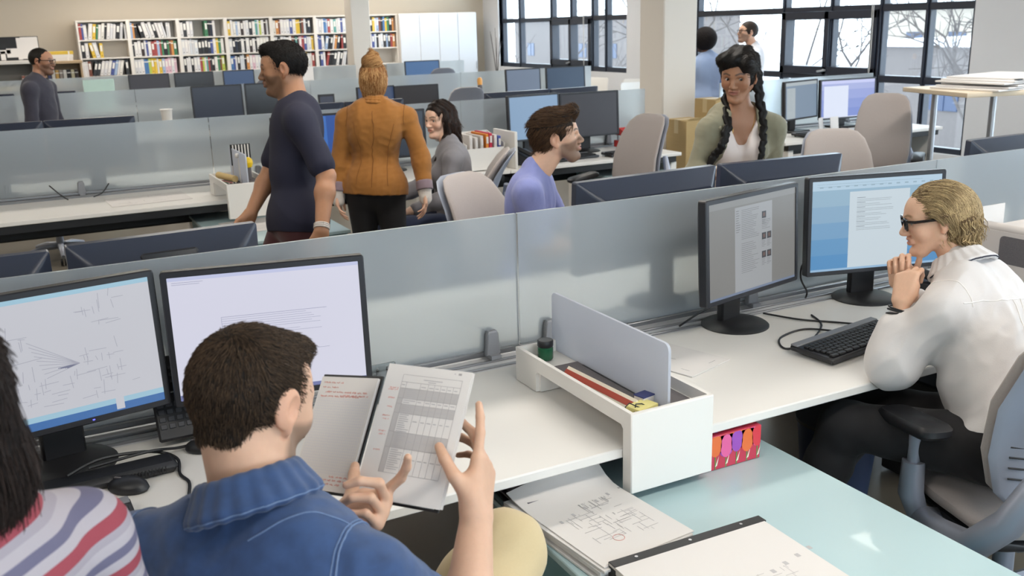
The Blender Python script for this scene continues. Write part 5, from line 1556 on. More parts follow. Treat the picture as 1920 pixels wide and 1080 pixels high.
class Head:
    """head in local units: z -0.115 chin .. 0.115 crown, y forward"""
    def __init__(s, c, fwd, up=(0, 0, 1), size=1.0, female=False, nose=1.0, jaw=1.0):
        s.c = np.array(c, float); s.M = frame(fwd, up); s.k = size; s.fem = female; s.nose = nose; s.jaw = jaw
    def w(s, x, y, z): return s.c + s.M @ (np.array((x, y, z), float) * s.k)
    def loc(s, P): return ((P - s.c) @ s.M) / s.k
    def C(s, a, b, ra, rb, k=.012, op='+'): return cc(s.w(*a), s.w(*b), ra * s.k, rb * s.k, k * s.k, op)
    def E(s, c, r, k=.012, op='+', rot=None):
        return ee(s.w(*c), tuple(q * s.k for q in r), s.M if rot is None else s.M @ rot, k * s.k, op)
    def prims(s, eyes=True):
        j = s.jaw * (.9 if s.fem else 1.0)
        L = [s.E((0, -.012, .028), (.076, .097, .088)),
             s.E((0, .03, .03), (.066, .063, .062), .02),
             s.C((0, .03, -.01), (0, .056, -.085), .062, .032 * j, .02)]
        for x in (-1, 1):
            L += [s.C((x * .052, -.002, -.045), (x * .02, .058, -.096), .019 * j, .017 * j, .03),
                  s.E((x * .038, .056, -.022), (.027, .026, .03), .02),
                  s.C((x * .012, .085, .021), (x * .046, .066, .021), .0095, .009, .014)]
        L += [s.E((0, .082, -.096), (.019 * j, .014, .014), .014),
              s.C((0, .083, .012), (0, .105 + .004 * s.nose, -.026), .0085, .0105 * s.nose, .012),
              s.E((0, .10, -.03), (.0135, .013, .0095), .006)]
        for x in (-1, 1):
            L += [s.E((x * .0125, .093, -.031), (.0075, .010, .0075), .006)]
            L += [s.E((x * .031, .093, .004), (.0165, .017, .0115), .010, '-')]
            if eyes:
                L += [s.E((x * .0315, .068, .004), (.0142, .0142, .0135), .003)]
                L += [s.E((x * .0315, .084, .0035), (.0125, .011, .0040), .0015, '-')]
            # ear: rim, bowl and lobe
            rot = rotz(-x * .35) @ rotx(-.15)
            L += [s.E((x * .079, -.014, .002), (.0075, .021, .032), .006, '+', rot), s.E((x * .087, -.006, .004), (.006, .011, .018), .004, '-', rot),
                  s.E((x * .076, -.006, -.028), (.006, .009, .011), .006)]
        m_ = -.005 if s.fem else 0
        L += [s.C((-.0225, .084, -.052), (0, .0955 + m_, -.0495), .0055, .007, .006), s.C((.0225, .084, -.052), (0, .0955 + m_, -.0495), .0055, .007, .006),
              s.C((-.020, .084, -.0605), (0, .094 + m_, -.0635), .006, .008, .006), s.C((.020, .084, -.0605), (0, .094 + m_, -.0635), .006, .008, .006),
              s.C((-.021, .0955 + m_, -.0565), (.021, .0955 + m_, -.0565), .0016, .0016, .003, '-'), s.E((0, .104 + m_, -.0555), (.012, .008, .0016), .002, '-')]
        return L
    def eyes(s, parent, iris='#3a2a1c', look=(0, 0)):
        white = mat('eye_white', '#bdb6b0', rough=.25, var=0)
        im = mat('iris_' + iris[1:], iris, rough=.15, var=0)
        for x in (-1, 1):
            m = MB(); c = np.array((x * .0315, .070, .004))
            m.lathe([(.0001, -.0123), (.006, -.0107), (.0107, -.006), (.0123, 0), (.0107, .006), (.006, .0107), (.0001, .0123)], (0, 0, 0), 14)
            n0 = len(m.v)
            fw = unit((look[0], 1, look[1]))
            A = frame(fw)
            def disc(r, off, mi):
                m.add([A @ np.array((r * math.cos(a), off, r * math.sin(a))) for a in np.linspace(0, 2 * PI, 13)[:-1]], [tuple(range(12))[::-1]], mi)
            disc(.0058, .0116, 1); disc(.0027, .0124, 2)
            m.v = [tuple(s.w(*(np.array(p) + c))) for p in m.v]
            m.build('eye', [white, im, M_black], parent, smooth=50)
    def tone(s, skin, lips, brow, beard=None, hairline=None):
        sk, lp, br = (np.array(lin(c)[:3]) for c in (skin, lips, brow))
        bd = None if beard is None else np.array(lin(beard)[:3])
        def fn(V):
            q = s.loc(V); x, y, z = np.abs(q[:, 0]), q[:, 1], q[:, 2]
            c = np.tile(sk, (len(V), 1))
            def mixc(w, col):
                nonlocal c
                w = np.clip(w, 0, 1)[:, None]; c = c * (1 - w) + col * w
            near = np.linalg.norm(q, axis=1) < .17
            # cheeks, nose tip and ears a little redder
            mixc(.22 * np.exp(-(((x - .042) / .02) ** 2 + ((z + .025) / .02) ** 2)) * (y > .02) * near, sk * np.array((1.0, .62, .55)))
            mixc(.25 * (x > .072) * near * (np.abs(z) < .045), sk * np.array((1.05, .68, .6)))
            if bd is not None:
                w = np.clip((-.018 - z + .35 * np.clip(y - .05, 0, 1) - .55 * np.clip(.02 - y, 0, .1)) / .012, 0, 1) * np.clip((y + .005) / .02, 0, 1) * (z > -.13)
                w *= 1 - .8 * np.exp(-((x / .03) ** 2 + ((z + .035) / .01) ** 2)) * (y > .06)
                mous = np.exp(-((x / .025) ** 2 + ((z + .041) / .005) ** 2)) * (y > .07)
                mixc((np.maximum(w, mous)) * .72 * near, bd)
            lw = np.exp(-(((z + .0565) / (.0098 if s.fem else .0080)) ** 4)) * np.exp(-((x / .0225) ** 4)) * (y > .078) * near
            mixc(lw * .85, lp)
            bz = .026 + .006 * np.exp(-((x - .034) / .014) ** 2)
            bw = np.exp(-(((z - bz) / .0042) ** 4)) * np.clip((x - .008) / .006, 0, 1) * np.clip((.054 - x) / .008, 0, 1) * (y > .045) * near
            mixc(bw * .85, br)
            # lash line
            ew = np.exp(-(((z - .0085) / .002) ** 2)) * np.exp(-(((x - .0315) / .0125) ** 4)) * (y > .07) * near
            mixc(ew * .7, br * .5)
            return c
        return fn

def hand(w, d, n, right, curls, s=1.0, thumb=None, spread=.1, k=.008, thumb_to=None, bulge=.35):
    """wrist point, finger direction, palm normal; curls: four (a1,a2,a3); thumb: (direction1, direction2)"""
    w = np.array(w, float); d = unit(d); n = unit(np.array(n, float) - d * (np.array(n, float) @ d))
    t = np.cross(d, n) * (1 if right else -1)
    L = []
    offs = (.028, .010, -.009, -.027); kn = (.090, .094, .088, .079)
    ln = ((.043, .027, .022), (.048, .031, .023), (.044, .029, .023), (.034, .022, .020))
    rad = (.0093, .0095, .009, .0078)
    for i in range(4):
        kb = w + (d * kn[i] + t * offs[i]) * s
        L.append(cc(w + (d * .005 + t * offs[i] * .62) * s, kb, .0165 * s, .0115 * s, .014 * s))
        p = kb; a = 0.0
        sp = t * (offs[i] / .028) * spread
        for q in range(3):
            a += curls[i][q]
            dr = unit(d * math.cos(a) + n * math.sin(a) + sp * math.cos(a))
            e = p + dr * ln[i][q] * s
            L.append(cc(p, e, (rad[i] - .0009 * q) * s, (rad[i] - .0009 * (q + 1)) * s, k * s * .5))
            p = e
    L.append(cc(w + (d * .02 + t * .018 + n * .006) * s, w + (d * .055 + t * .03 + n * .008) * s, .017 * s, .014 * s, .014 * s))
    if thumb is None: thumb = (d * .75 + t * .6 + n * .25, d * .95 + t * .25 + n * .15)
    b = w + (d * .028 + t * .028 + n * .004) * s
    if thumb_to is not None:
        tt = np.array(thumb_to, float); g = unit(tt - b)
        p1 = b + unit(g + t * bulge) * .042 * s; p2 = p1 + unit(unit(tt - p1) + t * bulge * .3) * .034 * s
        L += [cc(b, p1, .0145 * s, .0112 * s, .012 * s), cc(p1, p2, .0112 * s, .0098 * s, .004 * s), cc(p2, p2 + unit(tt - p2) * .027 * s, .0102 * s, .0082 * s, .003 * s)]
        return L, (p1, p2, tt)
    p1 = b + unit(thumb[0]) * .042 * s; p2 = p1 + unit(thumb[1]) * .034 * s; p3 = p2 + unit(np.array(thumb[1]) + .25 * (np.array(thumb[1]) - np.array(thumb[0]))) * .026 * s
    L += [cc(b, p1, .0145 * s, .0112 * s, .012 * s), cc(p1, p2, .0112 * s, .0098 * s, .004 * s), cc(p2, p3, .0100 * s, .0078 * s, .003 * s)]
    return L, (p1, p2, p3)

class Fig:
    """joints in world metres"""
    def __init__(s, J, female=False, size=1.0):
        for q in list(J): J[q] = np.array(J[q], float)
        s.J = J
        s.f = female; s.k = size
        up = unit(s.J['N'] - s.J['P']); lt = unit(s.J['SL'] - s.J['SR']); lt = unit(lt - up * (lt @ up))
        s.up, s.lt, s.fw = up, lt, np.cross(lt, up)
        s.T = np.stack([-lt, s.fw, up], 1)
    def t(s, x, y, z):       # torso coordinates from the pelvis: x right, y forward, z along the spine (0..1 pelvis to neck)
        return s.J['P'] + s.T @ np.array((x, y, 0.0)) * s.k + (s.J['N'] - s.J['P']) * z
    def torso(s, g=0.0, fat=0.0, k=.06):
        a = s.k; J = s.J
        w = .9 if s.f else 1.0
        L = [ee(s.t(0, .0, .74), (.150 * w * a + g, .102 * w * a + g, .165 * a + g), s.T, k),
             ee(s.t(0, .012, .40), (.130 * w * a + g + fat, .098 * w * a + g + fat, .15 * a + g), s.T, k),
             ee(s.t(0, -.005, .06), ((.165) * a + g, .112 * a + g + fat, .12 * a + g), s.T, k),
             ee(s.t(-.07, -.05, .78), (.075 * a + g, .05 * a + g, .12 * a + g), s.T, k), ee(s.t(.07, -.05, .78), (.075 * a + g, .05 * a + g, .12 * a + g), s.T, k)]
        for S in (J['SL'], J['SR']):
            L += [cc(J['N'] - s.up * .035 * a, S - s.up * .010, .042 * a + g, .045 * w * a + g, k * .7),
                  cc(J['N'] + s.up * .035 * a - s.fw * .012, S - s.up * .005 + (J['N'] - S) * .3, .030 * a + g * .5, .033 * a + g, .04)]
        if s.f:
            for x in (-1, 1): L.append(ee(s.t(x * .073, .085, .66), (.062 * a + g, .055 * a + g, .062 * a + g), s.T, .04))
        return L
    def arm(s, side, g=0.0, to=1.0, upper=True, k=.03, flare=0.0):
        J = s.J; S, E, W = J['S' + side], J['E' + side], J['W' + side]
        w = s.k * (.86 if s.f else 1.0)
        L = []
        if upper:
            f = min(1, to / .5)
            L.append(cc(S, S + (E - S) * f, .047 * w + g, (.047 - .010 * f) * w + g + flare, k))
        if to > .5:
            f = (to - .5) / .5
            M_ = E + (W - E) * .3 * f
            L += [cc(E, M_, .037 * w + g, .040 * w + g, k), cc(M_, E + (W - E) * f, .040 * w + g, (.040 - .0135 * f) * w + g + flare, k)]
        return L
    def leg(s, side, g=0.0, k=.04, to=1.0):
        J = s.J; a = s.k
        hp = s.t((-.085 if side == 'L' else .085), 0, .02)
        K, A = J['K' + side], J['A' + side]
        cal = K + (A - K) * .3
        back = unit(np.cross(A - K, np.cross(K - hp, A - K)))
        return [cc(hp, K, .088 * a + g, .058 * a + g, k), cc(K, cal, .056 * a + g, .055 * a + g, k), cc(cal, A, .055 * a + g, .040 * a + g, k)]
    def neck(s, hd, r=.054, k=.02):
        q = s.k * (.83 if s.f else .97)
        return [cc(hd.w(0, -.022, -.045), s.J['N'] - s.up * .01, r * q, (r + .006) * q, .02)]

def shoe(ank, fwd, m, parent, s=1.0):
    ank = np.array(ank, float); f = unit((fwd[0], fwd[1], 0)); z0 = .012
    heel = np.array((ank[0], ank[1], z0)) - f * .05 * s
    P = [cc(heel + (0, 0, .03), heel + f * .13 + (0, 0, .03), .036 * s, .042 * s, .03), cc(heel + f * .12 + (0, 0, .028), heel + f * .225 + (0, 0, .02), .042 * s, .03 * s, .02),
         cc(heel + f * .04 + (0, 0, .03), ank, .04 * s, .042 * s, .03), ('p', (0, 0, .004), (0, 0, -1.0), ank - .4, ank + .4, '&', 0)]
    V, F = field_mesh(P, .007)
    return mesh_object('shoe', V, F, m, parent)

def person(label, at, hd, fig, skinprims, skin, lips, brow, beard=None, h=.004, eyes=True, iris='#3a2a1c', look=(0, 0), group=None):
    base = np.array((at[0], at[1], 0.0))
    V, F = field_mesh(hd.prims(eyes) + skinprims, h)
    o = mesh_object('person', V, F, skin_mat(), None, hd.tone(skin, lips, brow, beard))
    # move origin to the floor under the figure
    o.data.transform(Matrix.Translation(-Vector(base))); o.location = base
    tag(o, label, 'person', group)
    if eyes: hd.eyes(o, iris, look)
    return o
def wear(name, prims, h, m, parent, disp=None, color=None, relax=1):
    V, F = field_mesh(prims, h, disp)
    return mesh_object(name, V, F, m, parent, color, relax)
def folds(amp, f, seed, stretch=(1, 1, 1)):
    st = np.array(stretch)
    return lambda P: amp * (.55 * noise3(P * st, f, seed) + 1.5 * np.abs(noise3(P * st, f * .7, seed + 50)) - .35)

def strands(name, parent, m, roots, normals, flow, length, n_seg, radius, lift=.0, jitter=.15, seed=0, follow=None):
    """hair curves that start on the shell and run along flow(local point); follow: distance-field head to stay outside of"""
    r = np.random.RandomState(seed)
    N = len(roots)
    P = roots.copy(); out = [P.copy()]
    Ln = length * r.uniform(.6, 1.15, N)
    nrm = normals.copy()
    for k in range(n_seg):
        d = flow(P) + r.normal(size=(N, 3)) * jitter
        d -= nrm * (d * nrm).sum(1)[:, None] * .85
        d /= np.linalg.norm(d, axis=1)[:, None] + 1e-9
        P = P + (d + nrm * lift) * (Ln / n_seg)[:, None]
        if follow is not None:
            P, nrm = follow(P, nrm)
        out.append(P.copy())
    pts = np.stack(out, 1)
    base = np.zeros(3); q = parent
    while q is not None: base = base + np.array(q.location); q = q.parent
    pts = pts - base
    cu = bpy.data.hair_curves.new(name)
    cu.add_curves([n_seg + 1] * N)
    cu.attributes['position'].data.foreach_set('vector', pts.reshape(-1).astype(np.float32)) if 'position' in cu.attributes else cu.points.foreach_set('position', pts.reshape(-1).astype(np.float32))
    ra = cu.attributes.get('radius') or cu.attributes.new('radius', 'FLOAT', 'POINT')
    prof = np.tile(np.linspace(1, .35, n_seg + 1), N) * radius
    ra.data.foreach_set('value', prof.astype(np.float32))
    ta = cu.attributes.new('tone', 'FLOAT', 'CURVE')
    ta.data.foreach_set('value', r.beta(1.6, 2.2, N).astype(np.float32))
    cu.materials.append(m)
    o = bpy.data.objects.new(name, cu); COL.objects.link(o); o.parent = parent
    o['kind'] = 'stuff'
    return o
def shell_samples(o, n, seed=0, keep=None):
    """random points with normals on a mesh object (world)"""
    me = o.data
    base = np.zeros(3); q = o
    while q is not None: base = base + np.array(q.location); q = q.parent
    nv = len(me.vertices)
    co = np.empty(nv * 3, np.float32); me.vertices.foreach_get('co', co); co = co.reshape(-1, 3) + base
    no = np.empty(nv * 3, np.float32); me.vertices.foreach_get('normal', no); no = no.reshape(-1, 3)
    r = np.random.RandomState(seed)
    if keep is not None:
        mk = keep(co); co, no = co[mk], no[mk]
    i = r.randint(0, len(co), n)
    return co[i].astype(float) + r.normal(size=(n, 3)) * .0012, no[i].astype(float)
def spheroid_follow(hd, c, r):
    """keeps strands just outside an ellipsoid of the head"""
    c = np.array(c); r = np.array(r)
    def fn(P, nrm):
        q = hd.loc(P) - c
        k = np.linalg.norm(q / r, axis=1)
        inn = k < 1
        q2 = q.copy(); q2[inn] = q[inn] / k[inn][:, None]
        n = q2 / r ** 2; n /= np.linalg.norm(n, axis=1)[:, None]
        return hd.c + (q2 + c) * hd.k @ hd.M.T, n @ hd.M.T
    return fn
# ------------------------------------------------------------------ the people
from mathutils.bvhtree import BVHTree
def cloth(name, c, rough=.85, var=.06, scale=220, bump=.12, bscale=700, sheen=.15, stretch=None):
    return mat(name, c, rough=rough, var=var, scale=scale, bump=bump, bscale=bscale, sheen=sheen, stretch=stretch)
def V3(*a): return np.array(a, float)
def seam(obj_, parent, pts, r, m, name='seam'):
    me = obj_.data; base = np.zeros(3); q = obj_
    while q is not None: base = base + np.array(q.location); q = q.parent
    bv = BVHTree.FromPolygons([tuple(v.co) for v in me.vertices], [tuple(p.vertices) for p in me.polygons])
    P = [np.array(p, float) for p in pts]; out = []
    for a, b in zip(P[:-1], P[1:]):
        for k in range(8):
            p = a + (b - a) * k / 8
            loc, no, i, d = bv.find_nearest(Vector(p - base))
            out.append(np.array(loc) + base + np.array(no) * r * .35)
    mb = MB(); mb.tube(out, r, 6)
    return mb.build(name, m, parent)
def cap_hair(hd, t, front=.062, cutface=True, low=-.075, z0=.0, bulk=1.0, k=.008):
    L = [hd.E((0, -.014, .030), (.076 + t, .097 + t * 1.05, .088 + t * bulk), k)]
    if cutface: L += [hd.E((0, .118, front - .095), (.085, .088, .098), .012, '-')]
    L += [('p', hd.w(0, 0, low), -hd.M @ V3(0, .25, 1) / 1.03, hd.c - .3, hd.c + .3, '&', 0)]
    return L

SK_LIGHT, SK_TAN, SK_BROWN, SK_DARK = '#d9a58a', '#c8946f', '#8f5f44', '#5e3d2c'

# ---- man in the denim shirt ------------------------------------------------
hd = Head((.258, 1.345, 1.272), (.80, .56, -.34), (.1, .1, 1), .97)
J = dict(P=(.30, 1.17, .60), N=(.238, 1.280, 1.138), SL=(.085, 1.375, 1.062), SR=(.350, 1.135, 1.062), EL=(.16, 1.56, .88), WL=(.360, 1.335, 1.045),
         ER=(.500, 1.165, .885), WR=(.571, 1.262, 1.040), KR=(.735, 1.49, .81), AR=(.62, 1.75, .45), KL=(.62, 1.56, .60), AL=(.75, 1.75, .12))
fg = Fig(J, size=1.0)
# hands: the right one pinches the edge of the papers, the left one carries the spine
TL, TR, BR, BL = V3(.533, 1.511, 1.232), V3(.636, 1.381, 1.235), V3(.524, 1.289, 1.050), V3(.422, 1.419, 1.047)
LB, LT = V3(.347, 1.564, 1.020), V3(.458, 1.656, 1.205)
pu, pv = unit(TR - TL), unit(TL - BL); pn = np.cross(pu, pv)
J['WR'] = BR + pu * .048 + pv * .002 - pn * .034
hr, _ = hand(J['WR'], pv - pu * .10, -pu, True, [(.02, .10, .12), (.45, .5, .3), (.6, .6, .4), (.7, .6, .4)], 1.0, thumb_to=BR + pv * .105 - pu * .030 + pn * .012, bulge=.5, spread=.04)
J['WL'] = V3(.372, 1.352, 1.035) + pn * .004
hl, _ = hand(J['WL'], pu * .9 + pv * .35 + V3(0, 0, .15), pn * .8 + V3(0, 0, .6), False, [(.30, .35, .25), (1.2, 1.1, .7), (1.4, 1.2, .8), (1.5, 1.2, .8)], .98, thumb_to=BL + pv * .036 + pn * .013 - pu * .004, bulge=.3, spread=.12)
sp = fg.torso(-.012) + fg.neck(hd, .058) + fg.arm('L', -.004) + fg.arm('R') + hr + hl
P1 = person('person in a blue denim shirt seen from behind, seated and reading an open notebook', (.30, 1.2), hd, fg, sp, '#cfa68c', '#b5786a', '#2a211b', '#6a584a', h=.003, eyes=True)
H1 = hair_mat('dark_brown_short_hair', '#1a130e', '#5a4634', .55)
hp = [hd.E((0, -.015, .029), (.0785, .1005, .092), .006), hd.E((0, .045, .080), (.050, .045, .032), .02), hd.E((.008, .075, .088), (.034, .020, .018), .015),
      hd.E((0, .118, -.052), (.090, .088, .122), .012, '-'), hd.E((.08, .05, -.045), (.03, .045, .052), .008, '-'), hd.E((-.08, .05, -.045), (.03, .045, .052), .008, '-'),
      hd.E((.088, -.006, -.014), (.022, .030, .042), .008, '-'), hd.E((-.088, -.006, -.014), (.022, .030, .042), .008, '-'),
      hd.E((0, -.042, -.050), (.047, .046, .044), .02), ('p', hd.w(0, -.03, -.080), -hd.M @ V3(0, .5, 1) / 1.12, hd.c - .3, hd.c + .3, '&', 0)]
hb = wear('hair', hp, .003, H1, P1, folds(.0012, 160, 3))
co, no = shell_samples(hb, 26000, 5)
cr = V3(.01, -.075, .095)          # crown
def flow1(P):
    q = hd.loc(P) - cr
    rad = q / (np.linalg.norm(q, axis=1)[:, None] + 1e-6)
    sw = np.cross(rad, V3(0, -.5, .85)); fwd = np.where((q[:, 1] > .02)[:, None], V3(.1, .5, 0), V3(0, 0, -.35))
    return (rad * .8 + sw * .45 * np.exp(-(np.linalg.norm(q, axis=1)[:, None] / .05) ** 2) + fwd) @ hd.M.T
strands('strands', hb, H1, co, no, flow1, .012, 4, .0005, lift=.05, jitter=.16, seed=4)
denim = mat('blue_denim', '#2f4872', rough=.85, var=.38, scale=45, bump=.22, bscale=1600, sheen=.2)
denim_l = mat('faded_denim', '#64799c', rough=.85, var=.25, scale=200)
sh = fg.torso(.012, .015) + fg.arm('L', .013, .55) + fg.arm('R', .015, .50, flare=.010)
sh += [hd.C((0, -.02, -.05), (0, -.028, -.125), .058, .056, .012, '-')]
sh += [('p', fg.t(0, 0, -.05), -fg.up, fg.J['P'] - .6, fg.J['P'] + .6, '&', 0)]
shirt = wear('shirt', sh, .0045, denim, P1, lambda P: folds(.0045, 34, 8, (1, 1, .7))(P) + folds(.002, 80, 9)(P))
# collar: a folded band round the neck
cl = []
nc = fg.J['N'] + fg.up * .030 - fg.fw * .004; ax = unit(hd.w(0, -.02, -.05) - fg.J['N'])
fx = unit(fg.fw - ax * (fg.fw @ ax)); lx = np.cross(ax, fx)
def ring(r, h, a0, a1, n=18): return [nc + ax * h + (math.cos(a) * fx * 1.06 + math.sin(a) * lx) * r for a in np.linspace(a0, a1, n)]
def collar_band(rows, a0, k=.010):
    out = []
    for r, h, th in rows:
        R_ = ring(r, h, a0, 2 * PI - a0); out += [cc(a, b, th, th, k) for a, b in zip(R_[:-1], R_[1:])]
    return out
cl = collar_band(((.066, .020, .006), (.068, .013, .008), (.072, .005, .008), (.077, -.004, .008), (.083, -.013, .008), (.089, -.022, .0075)), .55)
collar = wear('collar', cl, .003, denim, P1, folds(.0010, 60, 2))
lo = ring(.096, -.0235, .6, 2 * PI - .6, 26)
seam(collar, P1, lo, .0012, denim_l, 'stitching')
SR, SL = fg.J['SR'], fg.J['SL']
arc = [SR + fg.T @ V3(.03 * 0 - .012, math.cos(a) * .075, math.sin(a) * .075) for a in np.linspace(.3, 2.9, 8)]
seam(shirt, P1, arc, .0016, denim_l); seam(shirt, P1, [p + fg.T @ V3(-.008, 0, 0) for p in arc], .0012, denim_l, 'stitching')
arc = [SL + fg.T @ V3(.012, math.cos(a) * .075, math.sin(a) * .075) for a in np.linspace(.3, 2.9, 8)]
seam(shirt, P1, arc, .0016, denim_l)
seam(shirt, P1, [fg.t(-.17, -.13, .80), fg.t(0, -.15, .80), fg.t(.17, -.13, .80)], .0013, denim_l, 'yoke_seam')
seam(shirt, P1, [fg.t(.035, -.10, .99), fg.t(.10, -.05, .985), fg.t(.17, -.02, .96)], .0013, denim_l, 'stitching')
khaki = cloth('khaki_cotton', '#c8b48c', var=.04)
tr = [ee(fg.t(0, 0, .03), (.18, .135, .13), fg.T, .05)] + fg.leg('L', .014) + fg.leg('R', .016)
wear('trousers', tr, .006, khaki, P1, folds(.004, 40, 5))
shm = mat('brown_leather', '#4a3628', rough=.45)
shoe(fg.J['AL'], (.5, .8), shm, P1); shoe(fg.J['AR'] * V3(1, 1, 1) , (.5, .8), shm, P1)
# the notebook he holds, with the printed table laid on its right page
lu = unit(BL - LB); ln_ = np.cross(lu, pv)
t = thing('notebook', 'open notebook with squared paper and red handwriting in the hands of the man in denim', 'notebook', tuple(BL), 0)
o_r = BL - pn * .004; o_l = LB - ln_ * .004
m = MB(); m.prism([(0, -.004), (.155, -.004), (.155, .212), (0, .212)], o_r - pn * .006, pu, pv, .004); m.prism([(-.004, -.004), (.147, -.004), (.147, .212), (-.004, .212)], o_l - ln_ * .006, lu, pv, .004)
m.build('cover', M_black, t, smooth=0)
m = MB(); m.prism([(0, 0), (.147, 0), (.147, .206), (0, .206)], o_r, pu, pv, .0055); m.build('page_block', M_paper, t, smooth=0)
m = MB(); m.prism([(0, 0), (.143, 0), (.143, .206), (0, .206)], o_l, lu, pv, .0055)
def onp(o, u, v, n, x0, x1, y0, y1, mi, lift=.0004): m.add([o + u * a + v * b + n * lift for a, b in ((x0, y0), (x1, y0), (x1, y1), (x0, y1))], [(0, 1, 2, 3)], mi)
for k in range(27): onp(o_l, lu, pv, ln_, .006 + k * .005, .0063 + k * .005, .03, .165, 1)
for k in range(28): onp(o_l, lu, pv, ln_, .006, .137, .03 + k * .005, .0303 + k * .005, 1)
rnd = random.Random(8)
def scrawl(o, u, v, n, x0, x1, y, seed, mi=2, hgt=.003):
    r = random.Random(seed); x = x0
    while x < x1:
        wl = r.uniform(.006, .016)
        k = 0.0
        while k < wl and x + k < x1:
            onp(o, u, v, n, x + k, x + k + .0012, y + r.uniform(-.001, .0005), y + r.uniform(.001, hgt), mi, .0005); k += .0021
        x += wl + .004
for k, (a, b, y) in enumerate(((.01, .06, .194), (.01, .05, .185), (.02, .13, .176), (.01, .11, .168), (.06, .13, .170), (.02, .135, .018), (.05, .12, .011), (.09, .135, .024))): scrawl(o_l, lu, pv, ln_, a, b, y, 20 + k)
m.build('page_block', [M_paper, mat('pale_grid_ink', '#c9c9d6', rough=.8, var=0), M_red], t, smooth=0)
# the sheet
s_o = BL + pn * .002
t = thing('printed_table', 'printed sheet with a grey banded table lying on the right notebook page', 'paper', tuple(BL), 0)
m = MB(); W_, H_ = .163, .233
m.prism([(0, 0), (W_, 0), (W_, H_), (0, H_)], s_o, pu, pv, .0012)
m.prism([(.004, .002), (W_ + .004, .001), (W_ + .003, H_ - .001), (.004, H_ - .002)], s_o - pn * .0018, pu, pv, .001)
tx0, tx1, ty0, ty1 = .034, .148, .045, .216
G = lambda a, b, c, d, mi, lift=.0005: onp(s_o, pu, pv, pn, a, b, c, d, mi, lift)
for a, b in ((.174, .192), (.148, .164), (.088, .115)): G(tx0, tx1, a, b, 1, .0003)
G(tx0, tx0 + .010, ty0, .192, 1, .00035)
for y in (ty0, .088, .115, .148, .164, .174, .192, .203, ty1): G(tx0, tx1, y - .0003, y + .0003, 2)
for x in (tx0, tx0 + .010, .072, .087, .099, .111, .123, .135, tx1): G(x - .0003, x + .0003, ty0, .203 if x not in (tx0, tx1) else ty1, 2)
rnd = random.Random(5)
y = .188
while y > ty0 + .003:
    G(tx0 + .0125, tx0 + .0125 + rnd.uniform(.012, .024), y, y + .0013, 3, .0006); y -= .0036
for y in (.196, .18, .169, .155, .135, .1, .07): 
    for x in (.074, .089, .101, .113, .125, .137): G(x, x + rnd.uniform(.006, .009), y, y + .0015, 3, .0006)
G(.075, .112, .209, .2105, 3, .0006); G(.085, .1, .2055, .207, 3, .0006); G(tx0 + .001, tx0 + .008, .197, .1985, 3, .0006)
G(.13, .133, .226, .2275, 3); G(.138, .144, .225, .2285, 2)
for k, (a, b, yy) in enumerate(((.014, .030, .190), (.012, .029, .1865), (.016, .028, .172), (.018, .028, .156), (.014, .027, .140), (.015, .026, .134), (.014, .028, .113), (.016, .027, .107), (.014, .025, .08))): scrawl(s_o, pu, pv, pn, a, b, yy, 50 + k, 4, .002)
m.build('sheet', [M_paper, mat('grey_band', '#bdb9b8', rough=.8, var=0), mat('table_rule', '#a5a1a2', rough=.8, var=0), M_ink, M_red], t, smooth=0)

# ---- blonde woman ----------------------------------------------------------
hd = Head((2.440, 1.928, 1.197), (-.75, .66, -.20), (.05, .02, 1), .93, True, nose=.9, jaw=.9)
J = dict(P=(2.42, 1.60, .58), N=(2.452, 1.835, 1.050), SL=(2.285, 1.760, .985), SR=(2.615, 1.815, .975), EL=(2.220, 1.862, .785), WL=(2.262, 1.880, .978),
         ER=(2.62, 2.02, .785), WR=(2.395, 2.005, .985), KL=(2.14, 1.955, .585), AL=(2.07, 2.06, .12), KR=(2.32, 2.05, .585), AR=(2.30, 2.22, .12))
fg = Fig(J, True, 1.0)
hl, _ = hand(J['WL'], (.22, .10, .60), (.75, .30, -.15), False, [(1.0, 1.1, .8), (1.1, 1.1, .8), (1.15, 1.1, .8), (1.2, 1.1, .8)], .92, thumb=((.35, .55, .7), (.65, .5, .35)))
hr, _ = hand(J['WR'], (-.15, -.05, .60), (-.6, -.5, .1), True, [(.8, 1.0, .7), (.9, 1.0, .7), (1.0, 1.0, .7), (1.0, 1.0, .7)], .92)
sp = fg.torso(-.012) + fg.neck(hd, .052) + fg.arm('L', -.002) + fg.arm('R', -.002) + hl + hr
P2 = person('person in a white blouse and black glasses, chin on hand at the right desk', (2.42, 1.6), hd, fg, sp, '#dbb196', '#bd7f72', '#8a6a48', h=.0032, iris='#4a5a52')
blouse = mat('white_silk_blouse', '#d3cfce', rough=.55, var=.02, scale=60, bump=.06, bscale=300, sheen=.25)
sh = fg.torso(.016, .02) + fg.arm('L', .024, .80, k=.05, flare=.006) + fg.arm('R', .020, .80) + [cc(J['EL'] + V3(.0, -.01, .02), J['EL'] + V3(.04, .0, .09), .062, .056, .03), ee(fg.t(-.0, -.05, .45), (.15, .10, .22), fg.T, .06)]
sh += [hd.C((0, -.02, -.04), (0, -.0, -.12), .057, .06, .012, '-'), ('p', fg.t(0, 0, -.02), -fg.up, fg.J['P'] - .6, fg.J['P'] + .6, '&', 0), ('p', (0, 0, .743), (0, 0, -1.0), V3(2.0, 1.885, .5), V3(2.9, 2.3, 1.0), '&', 0)]
blo = wear('blouse', sh, .0045, blouse, P2, lambda P: folds(.009, 24, 21, (1, 1, .5))(P) + folds(.003, 60, 22)(P))
cl = []
nc = fg.J['N'] + fg.up * .030 - fg.fw * .004; ax = unit(hd.w(0, -.02, -.05) - fg.J['N']); fx = unit(fg.fw - ax * (fg.fw @ ax)); lx = np.cross(ax, fx)
